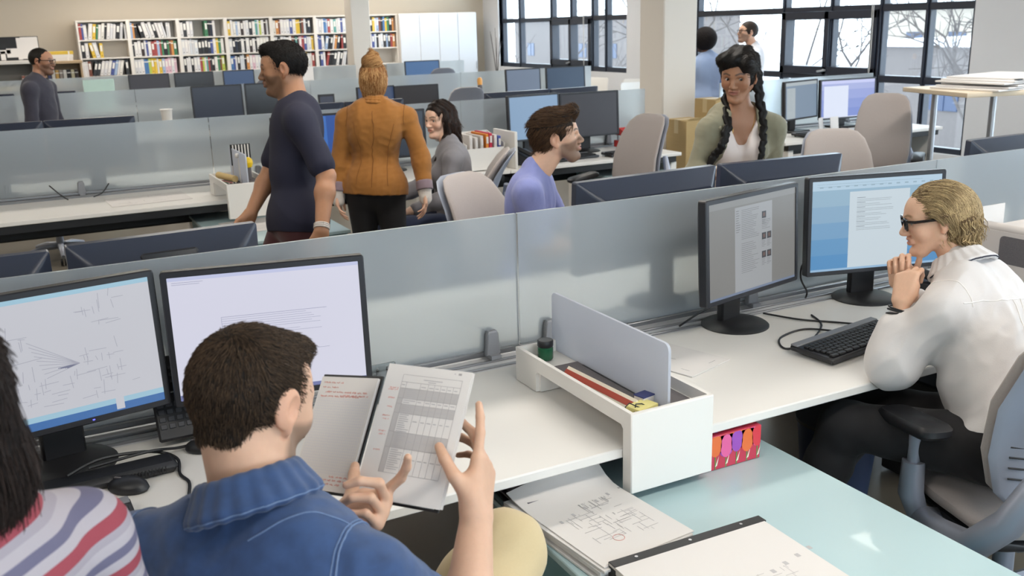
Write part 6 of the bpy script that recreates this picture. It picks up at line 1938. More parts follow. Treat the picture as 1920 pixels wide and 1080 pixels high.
cl = collar_band(((.062, .020, .006), (.066, .010, .007), (.073, .0, .007), (.081, -.010, .007), (.090, -.020, .0065)), .4)
collar = wear('collar', cl, .0035, blouse, P2)
seam(collar, P2, ring(.0965, -.023, .9, 2 * PI - .9, 22), .0022, mat('navy_piping', '#2a2d3c', rough=.7, var=0), 'piping')
bl2 = mat('blouse_seam_white', '#efebe8', rough=.6, var=0)
seam(blo, P2, [fg.t(-.19, -.10, .80), fg.t(-.06, -.16, .79), fg.t(.06, -.16, .79), fg.t(.19, -.10, .80)], .0016, bl2, 'yoke_seam')
for dx in (-.018, .018): seam(blo, P2, [fg.t(dx, -.16, .79), fg.t(dx * .7, -.17, .5), fg.t(dx * .5, -.16, .2)], .0016, bl2, 'pleat')
seam(blo, P2, [J['SL'] + fg.T @ V3(.012, math.cos(a) * .08, math.sin(a) * .08) for a in np.linspace(.6, 3.4, 9)], .0016, bl2)
blk = cloth('black_trousers_cloth', '#141316', var=.05, sheen=.05)
tr = [ee(fg.t(0, 0, .02), (.172, .128, .12), fg.T, .05)] + fg.leg('L', .012) + fg.leg('R', .012)
wear('trousers', tr, .006, blk, P2, folds(.003, 40, 6))
shb = mat('black_leather', '#17151a', rough=.4)
shoe(J['AL'], (-.4, .9), shb, P2, .9); shoe(J['AR'], (-.2, .95), shb, P2, .9)
# hair: swept back bob with a low gathered twist
HB = hair_mat('dark_blonde_hair', '#574530', '#dcc292', .45)
hp = [hd.E((0, -.018, .028), (.082, .105, .096), .008), hd.E((0, -.075, -.02), (.074, .055, .062), .03), hd.E((0, -.078, -.07), (.062, .045, .042), .02), hd.E((-.05, -.06, -.03), (.035, .045, .05), .02), hd.E((.05, -.06, -.03), (.035, .045, .05), .02),
      hd.E((0, .122, -.042), (.098, .098, .112), .01, '-'), hd.E((-.09, .018, -.04), (.036, .060, .060), .010, '-'), hd.E((.09, .018, -.04), (.036, .060, .060), .010, '-'),
      hd.C((-.079, .030, .034), (-.082, -.035, .008), .009, .013, .006), hd.C((.079, .030, .034), (.082, -.035, .008), .009, .013, .006)]
def waves(P):
    q = hd.loc(P)
    return .0035 * np.sin(q[:, 2] * 150 + 35 * q[:, 1] + 3 * np.sin(q[:, 0] * 60)) * np.clip((.06 - q[:, 2]) / .06, 0, 1) + .0015 * noise3(q, 130, 4)
hb = wear('hair', hp, .0035, HB, P2, waves)
co, no = shell_samples(hb, 15000, 6, lambda c: ~((hd.loc(c)[:, 1] > -.02) & (hd.loc(c)[:, 2] < .022)))
def flow2(P):
    q = hd.loc(P)
    bk = np.clip((.03 - q[:, 1]) / .10, 0, 1)
    top = np.clip((q[:, 2] - .03) / .06, 0, 1)
    d = np.stack([-q[:, 0] * 6 * bk, -1.0 + 1.1 * bk * (1 - top), -.30 - 1.5 * bk], 1)
    d[:, 2] += .22 * np.sin(q[:, 1] * 45 + q[:, 2] * 40 + q[:, 0] * 30)
    return d @ hd.M.T
strands('strands', hb, HB, co, no, flow2, .044, 7, .0007, lift=.02, jitter=.07, seed=7, follow=spheroid_follow(hd, (0, -.03, .008), (.088, .108, .112)))
co, no = shell_samples(hb, 420, 16, lambda c: (hd.loc(c)[:, 2] < .0) & (hd.loc(c)[:, 1] < -.0))
def curl(P):
    q = hd.loc(P); return np.stack([np.sin(q[:, 2] * 120) , .6 * np.cos(q[:, 2] * 120), -.8 + 0 * q[:, 0]], 1) @ hd.M.T
strands('strands', hb, HB, co, no, curl, .05, 8, .0013, lift=.05, jitter=.12, seed=17)
# glasses, bracelets, ring
gm = mat('black_acetate', '#120f10', rough=.2, var=0)
def glasses(hd, parent, r=.0042, half=.017, name='glasses', m_=gm):
    g = MB()
    for x in (-1, 1):
        fr = [hd.w(x * (.034 + .022 * a), .097, .004 + b * half) for a, b in ((-1, .9), (-.2, 1.05), (1, 1.0), (1.02, -.2), (.7, -.95), (-.7, -.95), (-1.0, -.3), (-1, .9))]
        g.tube(fr, r * hd.k, 6)
        g.tube([hd.w(x * .057, .096, .016), hd.w(x * .076, .075, .014), hd.w(x * .083, .0, .012), hd.w(x * .082, -.02, .0)], [r * 1.15 * hd.k, r * 1.3 * hd.k, r * hd.k, r * .7 * hd.k], 6)
    g.tube([hd.w(-.012, .099, .012), hd.w(0, .103, .014), hd.w(.012, .099, .012)], r * hd.k, 6)
    return g.build(name, m_, parent)
glasses(hd, P2)
g = MB()
w0, w1 = J['WL'], J['EL']; ax_ = unit(w1 - w0)
for k, (d_, r_) in enumerate(((.022, .034), (.032, .0355), (.042, .0375))):
    c_ = w0 + ax_ * d_; e1 = unit(np.cross(ax_, (0, 1, .2))); e2 = np.cross(ax_, e1)
    g.tube([c_ + r_ * (math.cos(a) * e1 + math.sin(a) * e2) + ax_ * .006 * math.sin(a + k) for a in np.linspace(0, 2 * PI, 17)], .0032, 6)
g.build('bracelet', M_black, P2)

# ---- man in lavender ------------------------------------------------------
hd = Head((2.240, 3.853, 1.290), (.86, -.52, .10), (-.06, 0, 1), 1.02)
J = dict(P=(2.08, 3.93, .58), N=(2.135, 3.885, 1.125), SR=(2.02, 3.74, 1.065), SL=(2.235, 4.03, 1.065), ER=(2.06, 3.70, .82), WR=(2.28, 3.66, .80), EL=(2.36, 4.02, .82), WL=(2.50, 3.85, .80),
         KR=(2.42, 3.66, .58), AR=(2.45, 3.62, .12), KL=(2.48, 3.82, .58), AL=(2.55, 3.80, .12))
fg = Fig(J)
def relaxed(fg, side, d, n, s=1.0):
    return hand(fg.J['W' + side], d, n, side == 'R', [(.25, .35, .25), (.3, .4, .3), (.35, .45, .3), (.4, .5, .35)], s)[0]
sp = fg.torso(-.012) + fg.neck(hd, .060) + fg.arm('L', -.002) + fg.arm('R', -.002) + relaxed(fg, 'R', (.9, -.1, -.1), (0, 0, -1)) + relaxed(fg, 'L', (.8, -.4, -.1), (0, 0, -1))
P4 = person('person in a lavender t-shirt with short beard, seated in profile looking up', (2.08, 3.93), hd, fg, sp, '#d6ad93', '#b87f72', '#33271e', '#4f3e32', h=.0036, look=(0, .15), iris='#4a4a3a')
lav = cloth('lavender_jersey', '#8088c0', var=.10, scale=300, bump=.08)
sh = fg.torso(.010) + fg.arm('L', .010, .42, k=.06, flare=.008) + fg.arm('R', .010, .42, k=.06, flare=.008) + [hd.C((0, -.02, -.05), (0, .03, -.13), .063, .05, .01, '-'), hd.C((0, .04, -.13), (0, .055, -.21), .05, .012, .01, '-')]
sh += [('p', fg.t(0, 0, -.08), -fg.up, fg.J['P'] - .6, fg.J['P'] + .6, '&', 0)]
wear('shirt', sh, .0045, lav, P4, lambda P: folds(.003, 46, 31, (1, 1, .6))(P) + folds(.0012, 100, 32)(P))
jean = cloth('dark_jeans', '#2b3448', var=.1)
wear('trousers', [ee(fg.t(0, 0, .02), (.178, .13, .12), fg.T, .05)] + fg.leg('L', .012) + fg.leg('R', .012), .007, jean, P4)
shoe(J['AL'], (.8, -.3), shb, P4); shoe(J['AR'], (.8, -.3), shb, P4)
H4 = hair_mat('brown_swept_hair', '#1e140d', '#6a4c33', .45)
hp = [hd.E((0, -.016, .034), (.083, .108, .100), .008), hd.E((0, .035, .095), (.055, .062, .036), .02), hd.E((0, .085, .108), (.045, .028, .026), .016),
      hd.E((0, .128, -.050), (.090, .086, .120), .012, '-'), hd.E((.09, -.006, -.008), (.022, .032, .042), .008, '-'), hd.E((-.09, -.006, -.008), (.022, .032, .042), .008, '-'),
      hd.E((.08, .052, -.05), (.03, .042, .052), .008, '-'), hd.E((-.08, .052, -.05), (.03, .042, .052), .008, '-'),
      hd.E((0, -.05, -.05), (.06, .055, .055), .02), ('p', hd.w(0, -.03, -.082), -hd.M @ V3(0, .4, 1) / 1.08, hd.c - .3, hd.c + .3, '&', 0)]
def comb(P):
    q = hd.loc(P); return .002 * np.sin(q[:, 0] * 190 + q[:, 1] * 25) * np.clip((q[:, 2] - .02) / .05, 0, 1) + .0012 * noise3(q, 150, 2)
hb = wear('hair', hp, .0036, H4, P4, comb)
co, no = shell_samples(hb, 7000, 8, lambda c: ~((hd.loc(c)[:, 1] > .0) & (hd.loc(c)[:, 2] < .03)))
def flow4(P):
    q = hd.loc(P)
    return np.stack([q[:, 0] * 1.5, np.where(q[:, 2] > .06, -1.0, -.8), np.where(q[:, 2] > .06, .15, -.7)], 1) @ hd.M.T
strands('strands', hb, H4, co, no, flow4, .035, 5, .0008, lift=.12, jitter=.15, seed=9)

# ---- woman with braids ----------------------------------------------------
hd = Head((3.135, 3.655, 1.528), (-.82, -.55, -.16), (-.02, -.02, 1), 1.02, True, nose=.95, jaw=.92)
J = dict(P=(3.19, 3.78, .90), N=(3.165, 3.675, 1.352), SL=(3.298, 3.582, 1.280), SR=(3.018, 3.715, 1.280), EL=(3.375, 3.66, 1.02), WL=(3.30, 3.50, .86), ER=(2.925, 3.72, 1.04), WR=(2.955, 3.535, 1.10),
         KL=(3.27, 3.72, .48), AL=(3.28, 3.76, .08), KR=(3.10, 3.78, .48), AR=(3.10, 3.82, .08))
fg = Fig(J, True, 1.0)
sp = fg.torso(-.004) + fg.neck(hd, .055) + fg.arm('L', -.002) + fg.arm('R', .002) + relaxed(fg, 'L', (-.2, -.5, -.8), (-.8, .2, 0), .92) + relaxed(fg, 'R', (.75, -.25, -.25), (.1, .1, -1), .92)
P3 = person('person with two dark braids in olive shirt over white top, standing', (3.19, 3.78), hd, fg, sp, '#9c7156', '#8f5850', '#1a1210', h=.0034, look=(-.35, -.1), iris='#1c120c')
top_m = cloth('white_crepe', '#e2d8d4', var=.02, bump=.04)
tp = fg.torso(.007, .006)
def vneck(d1=.52, wid=.085, fwd_=.14): 
    a = fg.t(0, .06, 1.06); b = fg.t(0, fwd_, d1)
    return [cc(a, b, wid, .012, .008, '-'), cc(fg.J['N'] + fg.up * .06, fg.J['N'] - fg.up * .02, .075, .07, .01, '-')]
tp += vneck(.66, .085) + [('p', fg.t(0, 0, .02), -fg.up, fg.J['P'] - .7, fg.J['P'] + .7, '&', 0)]
wear('top', tp, .004, top_m, P3, folds(.0025, 40, 41, (1, 1, .35)))
oliv = cloth('olive_shirt_cloth', '#7d7a66', var=.07, bump=.12)
ov = fg.torso(.013, .010) + fg.arm('L', .016, .80, k=.05) + fg.arm('R', .015, .66, k=.05, flare=.006)
# open front: everything ahead of the chest between two lines is left away
def open_front(x, y, z):
    P = np.stack(np.broadcast_arrays(x, y, z), -1) - fg.J['P']
    q = P @ fg.T
    hw = .120 - .060 * np.clip((q[..., 2] - .22) / .24, 0, 1)
    return np.maximum(np.abs(q[..., 0] + .008) - hw, .0 - q[..., 1])
ov += [('f', open_front, fg.J['P'] - .7, fg.J['P'] + .7, '-', 0), cc(fg.J['N'] + fg.up * .08, fg.J['N'] - fg.up * .03, .072, .07, .01, '-'), ('p', fg.t(0, 0, -.12), -fg.up, fg.J['P'] - .7, fg.J['P'] + .7, '&', 0)]
ov = wear('shirt', ov, .0042, oliv, P3, lambda P: folds(.005, 30, 44, (1, 1, .45))(P) + folds(.002, 75, 45)(P))
cl = []
for sgn in (-1, 1):
    pts = [fg.t(sgn * .03, -.085, 1.05), fg.t(sgn * .075, -.03, 1.03), fg.t(sgn * .088, .05, .97), fg.t(sgn * .083, .105, .90)]
    for a, b in zip(pts[:-1], pts[1:]):
        cl.append(cc(a, b, .011, .011, .01)); cl.append(cc(a + fg.T @ V3(sgn * .016, 0, -.01), b + fg.T @ V3(sgn * .03, -.004, 0), .009, .008, .012))
wear('collar', cl, .004, oliv, P3)
wear('trousers', [ee(fg.t(0, 0, .02), (.172, .122, .12), fg.T, .05)] + fg.leg('L', .01) + fg.leg('R', .01), .008, blk, P3)
shoe(J['AL'], (-.4, -.9), shb, P3, .9); shoe(J['AR'], (-.4, -.9), shb, P3, .9)
H3 = hair_mat('black_braided_hair', '#0b0908', '#2c221d', .40)
hp = [hd.E((0, -.018, .038), (.090, .112, .106), .008), hd.E((.030, .050, .090), (.066, .050, .038), .02), hd.E((-.055, .045, .075), (.032, .050, .040), .02), hd.E((0, -.07, -.03), (.07, .055, .06), .03),
      hd.E((0, .122, -.050), (.090, .084, .122), .010, '-'), hd.E((-.088, .012, -.015), (.02, .025, .035), .01, '-')]
hb = wear('hair', hp, .0036, H3, P3, lambda P: .0028 * np.sin(hd.loc(P)[:, 0] * 95 + hd.loc(P)[:, 2] * 60) + .0015 * noise3(P, 120, 5))
co, no = shell_samples(hb, 6000, 3)
def flow3(P):
    q = hd.loc(P); return np.stack([-.9 + .8 * np.sign(q[:, 0] + .02) * 1.2, -.9 + 0 * q[:, 0], -.5 + .4 * np.sin(q[:, 0] * 80)], 1) @ hd.M.T
strands('strands', hb, H3, co, no, flow3, .022, 5, .0008, lift=.02, jitter=.15, seed=14)
def braid(pts, r0, r1, n):
    P = [np.array(p) for p in pts]; L = []
    seg = []
    for k in range(n + 1):
        u = k / n * (len(P) - 1); i = min(int(u), len(P) - 2); seg.append(P[i] + (P[i + 1] - P[i]) * (u - i))
    for k in range(n):
        a, b = seg[k], seg[k + 1]; d = unit(b - a); sd = unit(np.cross(d, fg.fw)); r = r0 + (r1 - r0) * k / n
        s_ = 1 if k % 2 else -1
        L.append(cc(a + sd * r * .55 * s_, b - sd * r * .35 * s_, r * .72, r * .62, .003))
        L.append(cc(a - sd * r * .5 * s_ + fg.fw * r * .2, b - sd * r * .5 * s_, r * .55, r * .5, .003))
    return L
b1 = [hd.w(.07, -.05, -.03), hd.w(.075, -.02, -.075), fg.t(-.088, .06, .94), fg.t(-.08, .135, .76), fg.t(-.06, .165, .60)]
b1 = [hd.w(-.072, -.045, .0), hd.w(-.082, -.03, -.06), fg.t(-.100, .060, 1.00), fg.t(-.090, .150, .82), fg.t(-.080, .185, .62)]
e1 = b1[-1]
wear('braid', braid(b1, .026, .014, 13) + [cc(e1, e1 + V3(0, 0, -.025), .010, .017, .006), cc(e1 + V3(0, 0, -.025), e1 + V3(0, -.004, -.07), .017, .006, .006)], .0032, H3, P3)
b2 = [hd.w(.055, -.04, -.06), hd.w(.06, .0, -.11), fg.t(.080, .11, .92), fg.t(.110, .165, .76), fg.t(.150, .165, .62)]
wear('braid', braid(b2, .024, .018, 12) + [cc(np.array(b2[-1]), np.array(b2[-1]) + V3(-.03, 0, -.06), .02, .008, .006)], .0032, H3, P3)
gold = mat('gold_chain', '#c9a05a', rough=.3, metal=.9, var=0)
neckl = [fg.t(-.06, .03, 1.0), fg.t(-.052, .125, .86), fg.t(-.025, .155, .70), fg.t(.0, .165, .58), fg.t(.012, .16, .70), fg.t(.045, .13, .86), fg.t(.06, .03, 1.0)]
seam(P3, P3, neckl, .0016, gold, 'necklace')
g = MB(); ax_ = unit(J['WR'] - J['ER']); c_ = J['WR'] - ax_ * .015; e1 = unit(np.cross(ax_, (0, 0, 1))); e2 = np.cross(ax_, e1)
g.tube([c_ + .033 * (math.cos(a) * e1 + math.sin(a) * e2) for a in np.linspace(0, 2 * PI, 17)], .004, 6); g.build('bracelet', mat('cream_bangle', '#d8c4ae', rough=.4), P3)

# ---- woman in grey blazer -------------------------------------------------
hd = Head((2.375, 5.54, 1.238), (-.95, -.33, -.05), (0, 0, 1), .95, True, nose=.85, jaw=.95)
J = dict(P=(2.43, 5.44, .57), N=(2.40, 5.47, 1.075), SL=(2.355, 5.31, 1.025), SR=(2.465, 5.63, 1.025), EL=(2.28, 5.25, .80), WL=(2.07, 5.30, .74), ER=(2.28, 5.72, .80), WR=(2.08, 5.64, .76),
         KL=(2.02, 5.52, .60), AL=(1.98, 5.56, .1), KR=(2.06, 5.70, .60), AR=(2.02, 5.76, .1))
fg = Fig(J, True, 1.0)
sp = fg.torso(-.012) + fg.neck(hd, .052) + relaxed(fg, 'L', (-.8, .2, -.2), (0, 0, -1), .92) + relaxed(fg, 'R', (-.8, -.2, -.2), (0, 0, -1), .92) + fg.arm('L', -.003) + fg.arm('R', -.003)
P5 = person('person in a grey blazer with long brown hair, seated in profile facing left', (2.43, 5.44), hd, fg, sp, '#dcb49c', '#b86a60', '#2a1d18', h=.004, iris='#20140e')
gb = cloth('grey_wool', '#77757a', var=.06)
sh = fg.torso(.014, .012) + fg.arm('L', .014, .95) + fg.arm('R', .014, .95) + [hd.C((0, -.02, -.04), (0, .0, -.12), .06, .06, .01, '-'), ('p', fg.t(0, 0, -.1), -fg.up, fg.J['P'] - .6, fg.J['P'] + .6, '&', 0)]
wear('blazer', sh, .005, gb, P5, folds(.005, 32, 51, (1, 1, .6)))
sc_m = cloth('white_scarf', '#d8d6d4')
wear('scarf', [cc(hd.w(-.05, -.03, -.12), hd.w(.0, -.06, -.115), .022, .022), cc(hd.w(0, -.06, -.115), hd.w(.05, -.02, -.125), .022, .022)], .005, sc_m, P5, folds(.002, 60, 3))
wear('trousers', [ee(fg.t(0, 0, .02), (.172, .128, .12), fg.T, .05)] + fg.leg('L', .012) + fg.leg('R', .012), .007, cloth('navy_jeans', '#2f3a56', var=.1), P5)
shoe(J['AL'], (-.9, .2), shb, P5, .9); shoe(J['AR'], (-.9, .2), shb, P5, .9)
H5 = hair_mat('long_dark_brown_hair', '#150e0b', '#4a3226', .4)
hp = [hd.E((0, -.018, .034), (.084, .108, .098), .008), hd.E((0, -.07, -.02), (.078, .06, .085), .03), hd.E((0, .125, -.055), (.100, .090, .122), .010, '-'), hd.E((-.076, -.012, -.005), (.022, .042, .055), .015), hd.E((.076, -.012, -.005), (.022, .042, .055), .015)]
for (a, b, r0, r1) in (((.0, -.095, -.06), (.02, -.12, -.17), .06, .045), ((.02, -.12, -.17), (.03, -.115, -.25), .045, .012), ((-.075, -.02, -.02), (-.075, .03, -.14), .03, .026), ((-.075, .03, -.14), (-.07, .09, -.24), .026, .022), ((-.07, .09, -.24), (-.06, .13, -.36), .022, .010), ((-.07, -.06, -.05), (-.06, -.09, -.17), .04, .03)):
    hp.append(hd.C(a, b, r0, r1, .02))
hb = wear('hair', hp, .0042, H5, P5, lambda P: .0032 * np.sin(hd.loc(P)[:, 1] * 120 + 4 * np.sin(hd.loc(P)[:, 2] * 30)) + .0015 * noise3(P, 90, 6))

co, no = shell_samples(hb, 4000, 3)
strands('strands', hb, H5, co, no, lambda P: np.stack([0 * P[:, 0], -.4 * (hd.loc(P)[:, 2] > .05) + .25 * np.sin(hd.loc(P)[:, 2] * 60), -1 + 0 * P[:, 0]], 1) @ hd.M.T, .05, 6, .0010, lift=.03, jitter=.1, seed=13)

# ---- woman in the orange jacket ------------------------------------------
hd = Head((1.890, 5.335, 1.505), (.44, .89, -.10), (.02, 0, 1), .95, True)
J = dict(P=(1.83, 5.26, .90), N=(1.875, 5.285, 1.372), SL=(1.715, 5.355, 1.305), SR=(2.030, 5.195, 1.305), EL=(1.665, 5.36, 1.07), WL=(1.622, 5.31, .895), ER=(2.075, 5.135, 1.08), WR=(2.06, 5.06, .895),
         KL=(1.78, 5.33, .48), AL=(1.77, 5.30, .08), KR=(1.925, 5.23, .48), AR=(1.94, 5.19, .08))
fg = Fig(J, True, 1.0)
sp = fg.torso(-.012) + fg.neck(hd, .052) + fg.arm('L', -.002) + fg.arm('R', -.002) + relaxed(fg, 'L', (-.05, -.1, -1), (.8, -.5, 0), .92) + relaxed(fg, 'R', (-.05, -.15, -1), (-.8, .4, 0), .92)
P6 = person('person with a red blonde hair bun in an ochre jacket, seen from behind', (1.83, 5.26), hd, fg, sp, '#dcb096', '#c08070', '#8a6a48', h=.0042, eyes=False)
och = cloth('ochre_cotton', '#8f5c20', var=.1, scale=40, bump=.15)
sh = fg.torso(.012, .006) + fg.arm('L', .014, .88, flare=.006) + fg.arm('R', .014, .88, flare=.006) + [ee(fg.t(0, 0, -.06), (.188, .140, .20), fg.T, .05)]
sh += [cc(fg.J['N'] + fg.up * .1, fg.J['N'] - fg.up * .0, .06, .06, .01, '-'), ('p', fg.t(0, 0, -.055), -fg.up, fg.J['P'] - .7, fg.J['P'] + .7, '&', 0)]
jk = wear('jacket', sh, .0045, och, P6, lambda P: folds(.0055, 30, 61, (1, 1, .55))(P) + folds(.002, 75, 62)(P))
cl = []
nc = fg.J['N'] + fg.up * .028; ax = fg.up; fx = fg.fw; lx = fg.lt
for r, h, th in ((.062, .018, .007), (.070, .004, .008), (.080, -.012, .008)):
    R_ = ring(r, h, .6, 2 * PI - .6); cl += [cc(a, b, th, th, .006) for a, b in zip(R_[:-1], R_[1:])]
wear('collar', cl, .004, och, P6)
odk = mat('ochre_seam', '#74481a', rough=.9, var=0)
seam(jk, P6, [fg.t(0, -.15, .97), fg.t(0, -.16, .6), fg.t(0, -.16, .3), fg.t(0, -.17, .0)], .002, odk, 'back_seam')
for s_ in (-1, 1):
    seam(jk, P6, [fg.t(s_ * .13, -.14, .80), fg.t(s_ * .10, -.16, .5), fg.t(s_ * .10, -.16, .0)], .0018, odk)
    seam(jk, P6, [fg.J['SR' if s_ > 0 else 'SL'] + fg.T @ V3(-s_ * .012, math.cos(a) * .08, math.sin(a) * .08) for a in np.linspace(1.2, 3.8, 8)], .0018, odk)
cuffm = cloth('mauve_cuff_lining', '#7d6c74'); knit = cloth('white_lace_cuff', '#ddd4cc', bump=.4, bscale=250)
for sd in 'LR':
    E_, W_ = fg.J['E' + sd], fg.J['W' + sd]; d_ = unit(W_ - E_)
    wear('turned_cuff', [cc(W_ - d_ * .045, W_ - d_ * .005, .049, .048, 0), ('p', W_ - d_ * .0, d_, W_ - .2, W_ + .2, '&', 0), ('p', W_ - d_ * .055, -d_, W_ - .2, W_ + .2, '&', 0)], .004, cuffm, P6)
    wear('lace_cuff', [cc(W_ - d_ * .01, W_ + V3(0, 0, -.05), .040, .036, .01)], .004, knit, P6, folds(.004, 90, 7))
wear('trousers', [ee(fg.t(0, 0, .0), (.166, .118, .12), fg.T, .05)] + fg.leg('L', .004) + fg.leg('R', .004), .006, blk, P6)
shoe(J['AL'], (.44, .9), shb, P6, .9); shoe(J['AR'], (.44, .9), shb, P6, .9)
H6 = hair_mat('strawberry_blonde_hair', '#74481f', '#e0b47c', .42)
hp = [hd.E((0, -.016, .030), (.083, .106, .096), .008), hd.E((0, -.055, -.03), (.075, .06, .075), .03), hd.E((0, -.06, -.09), (.06, .04, .035), .02), hd.E((0, .122, -.055), (.088, .086, .122), .010, '-')]
hb = wear('hair', hp, .004, H6, P6, lambda P: .002 * np.sin(np.arctan2(hd.loc(P)[:, 0], -hd.loc(P)[:, 1] + .02) * 26) + .001 * noise3(P, 130, 6))
bc = V3(.0, -.066, .106)
bun = [hd.E(tuple(bc), (.058, .055, .048), .01), hd.E((.012, -.064, .148), (.028, .028, .022), .012)]
bunm = wear('bun', bun, .0035, H6, P6, lambda P: .0045 * np.sin(np.arctan2(hd.loc(P)[:, 0] - bc[0], hd.loc(P)[:, 1] - bc[1]) * 3 + (hd.loc(P)[:, 2] - bc[2]) * 130) + .0015 * noise3(P, 110, 8))
co, no = shell_samples(hb, 4500, 3)
strands('strands', hb, H6, co, no, lambda P: ((bc + V3(0, -.0, -.03)) - hd.loc(P)) / .1 @ hd.M.T + 0 * P, .032, 5, .0008, lift=.0, jitter=.08, seed=11, follow=spheroid_follow(hd, (0, -.03, .0), (.0845, .100, .122)))
co, no = shell_samples(bunm, 2500, 3)
def flowb(P):
    q = hd.loc(P) - bc
    return np.stack([-q[:, 1], q[:, 0], .35 * np.linalg.norm(q, axis=1)], 1) / .05 @ hd.M.T
strands('strands', bunm, H6, co, no, flowb, .045, 7, .0009, lift=.0, jitter=.10, seed=12, follow=spheroid_follow(hd, bc, (.060, .057, .050)))

# ---- walking man in navy ---------------------------------------------------
hd = Head((1.185, 4.60, 1.625), (-.93, .36, -.10), (0, 0, 1), 1.03)
J = dict(P=(1.165, 4.49, .93), N=(1.215, 4.565, 1.475), SL=(1.185, 4.375, 1.40), SR=(1.235, 4.745, 1.40), EL=(1.245, 4.235, 1.155), WL=(1.165, 4.105, .935), ER=(1.11, 4.72, 1.13), WR=(.97, 4.615, .955),
         KL=(1.20, 4.40, .50), AL=(1.40, 4.38, .15), KR=(.98, 4.62, .52), AR=(.86, 4.66, .09))
fg = Fig(J, size=1.06)
sp = fg.torso(-.01) + fg.neck(hd, .058) + fg.arm('L') + fg.arm('R') + relaxed(fg, 'L', (-.15, -.1, -1), (.2, .9, 0)) + relaxed(fg, 'R', (-.5, -.2, -.9), (.1, -.9, 0))
P7 = person('person in a navy t-shirt walking left through the aisle', (1.165, 4.49), hd, fg, sp, '#a87a5c', '#8f5f50', '#1a120e', '#5a4435', h=.0042)
nav = cloth('navy_jersey', '#1b1c30', var=.06, bump=.08, sheen=0)
sh = fg.torso(.010, .0) + fg.arm('L', .011, .40, k=.06, flare=.012) + fg.arm('R', .011, .40, k=.06, flare=.012) + [cc(hd.w(0, -.02, -.05), fg.J['N'] + fg.up * .01, .068, .07, .01, '-'), ee(fg.t(0, 0, -.04), (.196, .146, .17), fg.T, .05), ('p', fg.t(0, 0, -.11), -fg.up, fg.J['P'] - .7, fg.J['P'] + .7, '&', 0)]
wear('shirt', sh, .005, nav, P7, folds(.005, 30, 71, (1, 1, .5)))
wear('trousers', [ee(fg.t(0, 0, -.04), (.175, .125, .12), fg.T, .05)] + fg.leg('L', .012) + fg.leg('R', .012), .007, cloth('maroon_chinos', '#4a2428'), P7)
shoe(J['AL'], (-.9, .3), shm, P7); shoe(J['AR'], (-.9, .3), shm, P7)
H7 = hair_mat('black_cropped_hair', '#0a0807', '#241b17', .5)
hp = [hd.E((0, -.014, .032), (.079, .102, .094), .008), hd.E((0, .04, .092), (.05, .05, .032), .02), hd.E((0, .125, -.052), (.088, .088, .12), .012, '-'), hd.E((-.088, -.008, -.012), (.022, .032, .04), .008, '-'), hd.E((.088, -.008, -.012), (.022, .032, .04), .008, '-'),
      ('p', hd.w(0, -.03, -.06), -hd.M @ V3(0, .4, 1) / 1.08, hd.c - .3, hd.c + .3, '&', 0)]
hb = wear('hair', hp, .004, H7, P7, lambda P: .0014 * noise3(P, 220, 7))
co, no = shell_samples(hb, 6000, 3)
strands('strands', hb, H7, co, no, lambda P: np.stack([0 * P[:, 0], .5 - .8 * (hd.loc(P)[:, 2] < .06), .2 - .9 * (hd.loc(P)[:, 2] < .06)], 1) @ hd.M.T, .012, 3, .0008, lift=.25, jitter=.25, seed=15)
g = MB(); ax_ = unit(J['WL'] - J['EL']); c_ = J['WL'] - ax_ * .02; e1 = unit(np.cross(ax_, (1, 0, 0))); e2 = np.cross(ax_, e1)
for d_ in (-.008, 0, .008): g.tube([c_ + ax_ * d_ + .033 * (math.cos(a) * e1 + math.sin(a) * e2) for a in np.linspace(0, 2 * PI, 17)], .0045, 6)
g.build('watch', mat('pale_watch_strap', '#c9c2bc', rough=.4), P7)

# ---- the other figures: simpler, far away or at the edge ---------------------
def extra(label, hd, J, female, skin, shirt_c, hairprims, hairc, trous='#24252c', h=.0055, beard=None, size=1.0, sleeve=.95, tone=None, eyes=True, fd=(0, 1), gl=False, shirtname='shirt', comb_len=0):
    fg = Fig(J, female, size)
    sp = fg.torso(-.012) + fg.neck(hd, .056) + fg.arm('L', -.002) + fg.arm('R', -.002)
    for sd in 'LR':
        d_ = unit(fg.J['W' + sd] - fg.J['E' + sd]); sp += relaxed(fg, sd, d_, fg.lt * (-1 if sd == 'L' else 1), .95)
    o = person(label, (fg.J['P'][0], fg.J['P'][1]), hd, fg, sp, skin, '#a06a5c', '#1d1512', beard, h=h, eyes=eyes)
    sh = fg.torso(.018, .015) + fg.arm('L', .018, sleeve) + fg.arm('R', .018, sleeve) + [hd.C((0, -.02, -.05), (0, -.01, -.12), .06, .062, .01, '-'), ('p', fg.t(0, 0, -.08), -fg.up, fg.J['P'] - .7, fg.J['P'] + .7, '&', 0)]
    wear(shirtname, sh, h, shirt_c, o, folds(.004, 34, 81, (1, 1, .6)))
    wear('trousers', [ee(fg.t(0, 0, .0), (.172, .125, .12), fg.T, .05)] + fg.leg('L', .012) + fg.leg('R', .012), .008, cloth('trousers_' + trous[1:], trous), o)
    for sd in 'LR': shoe(fg.J['A' + sd], fd, shb, o)
    hb = wear('hair', hairprims, .0045, hairc, o, lambda P: .002 * noise3(P, 160, 9))
    if comb_len:
        co, no = shell_samples(hb, 9000, 3)
        strands('strands', hb, hairc, co, no, lambda P: np.stack([.1 * np.sin(P[:, 2] * 60), -.5 * (hd.loc(P)[:, 2] > .06), -1 + 0 * P[:, 0]], 1) @ hd.M.T, comb_len, 6, .0007, lift=.01, jitter=.08, seed=19)
    if gl: glasses(hd, o, .003)
    return o
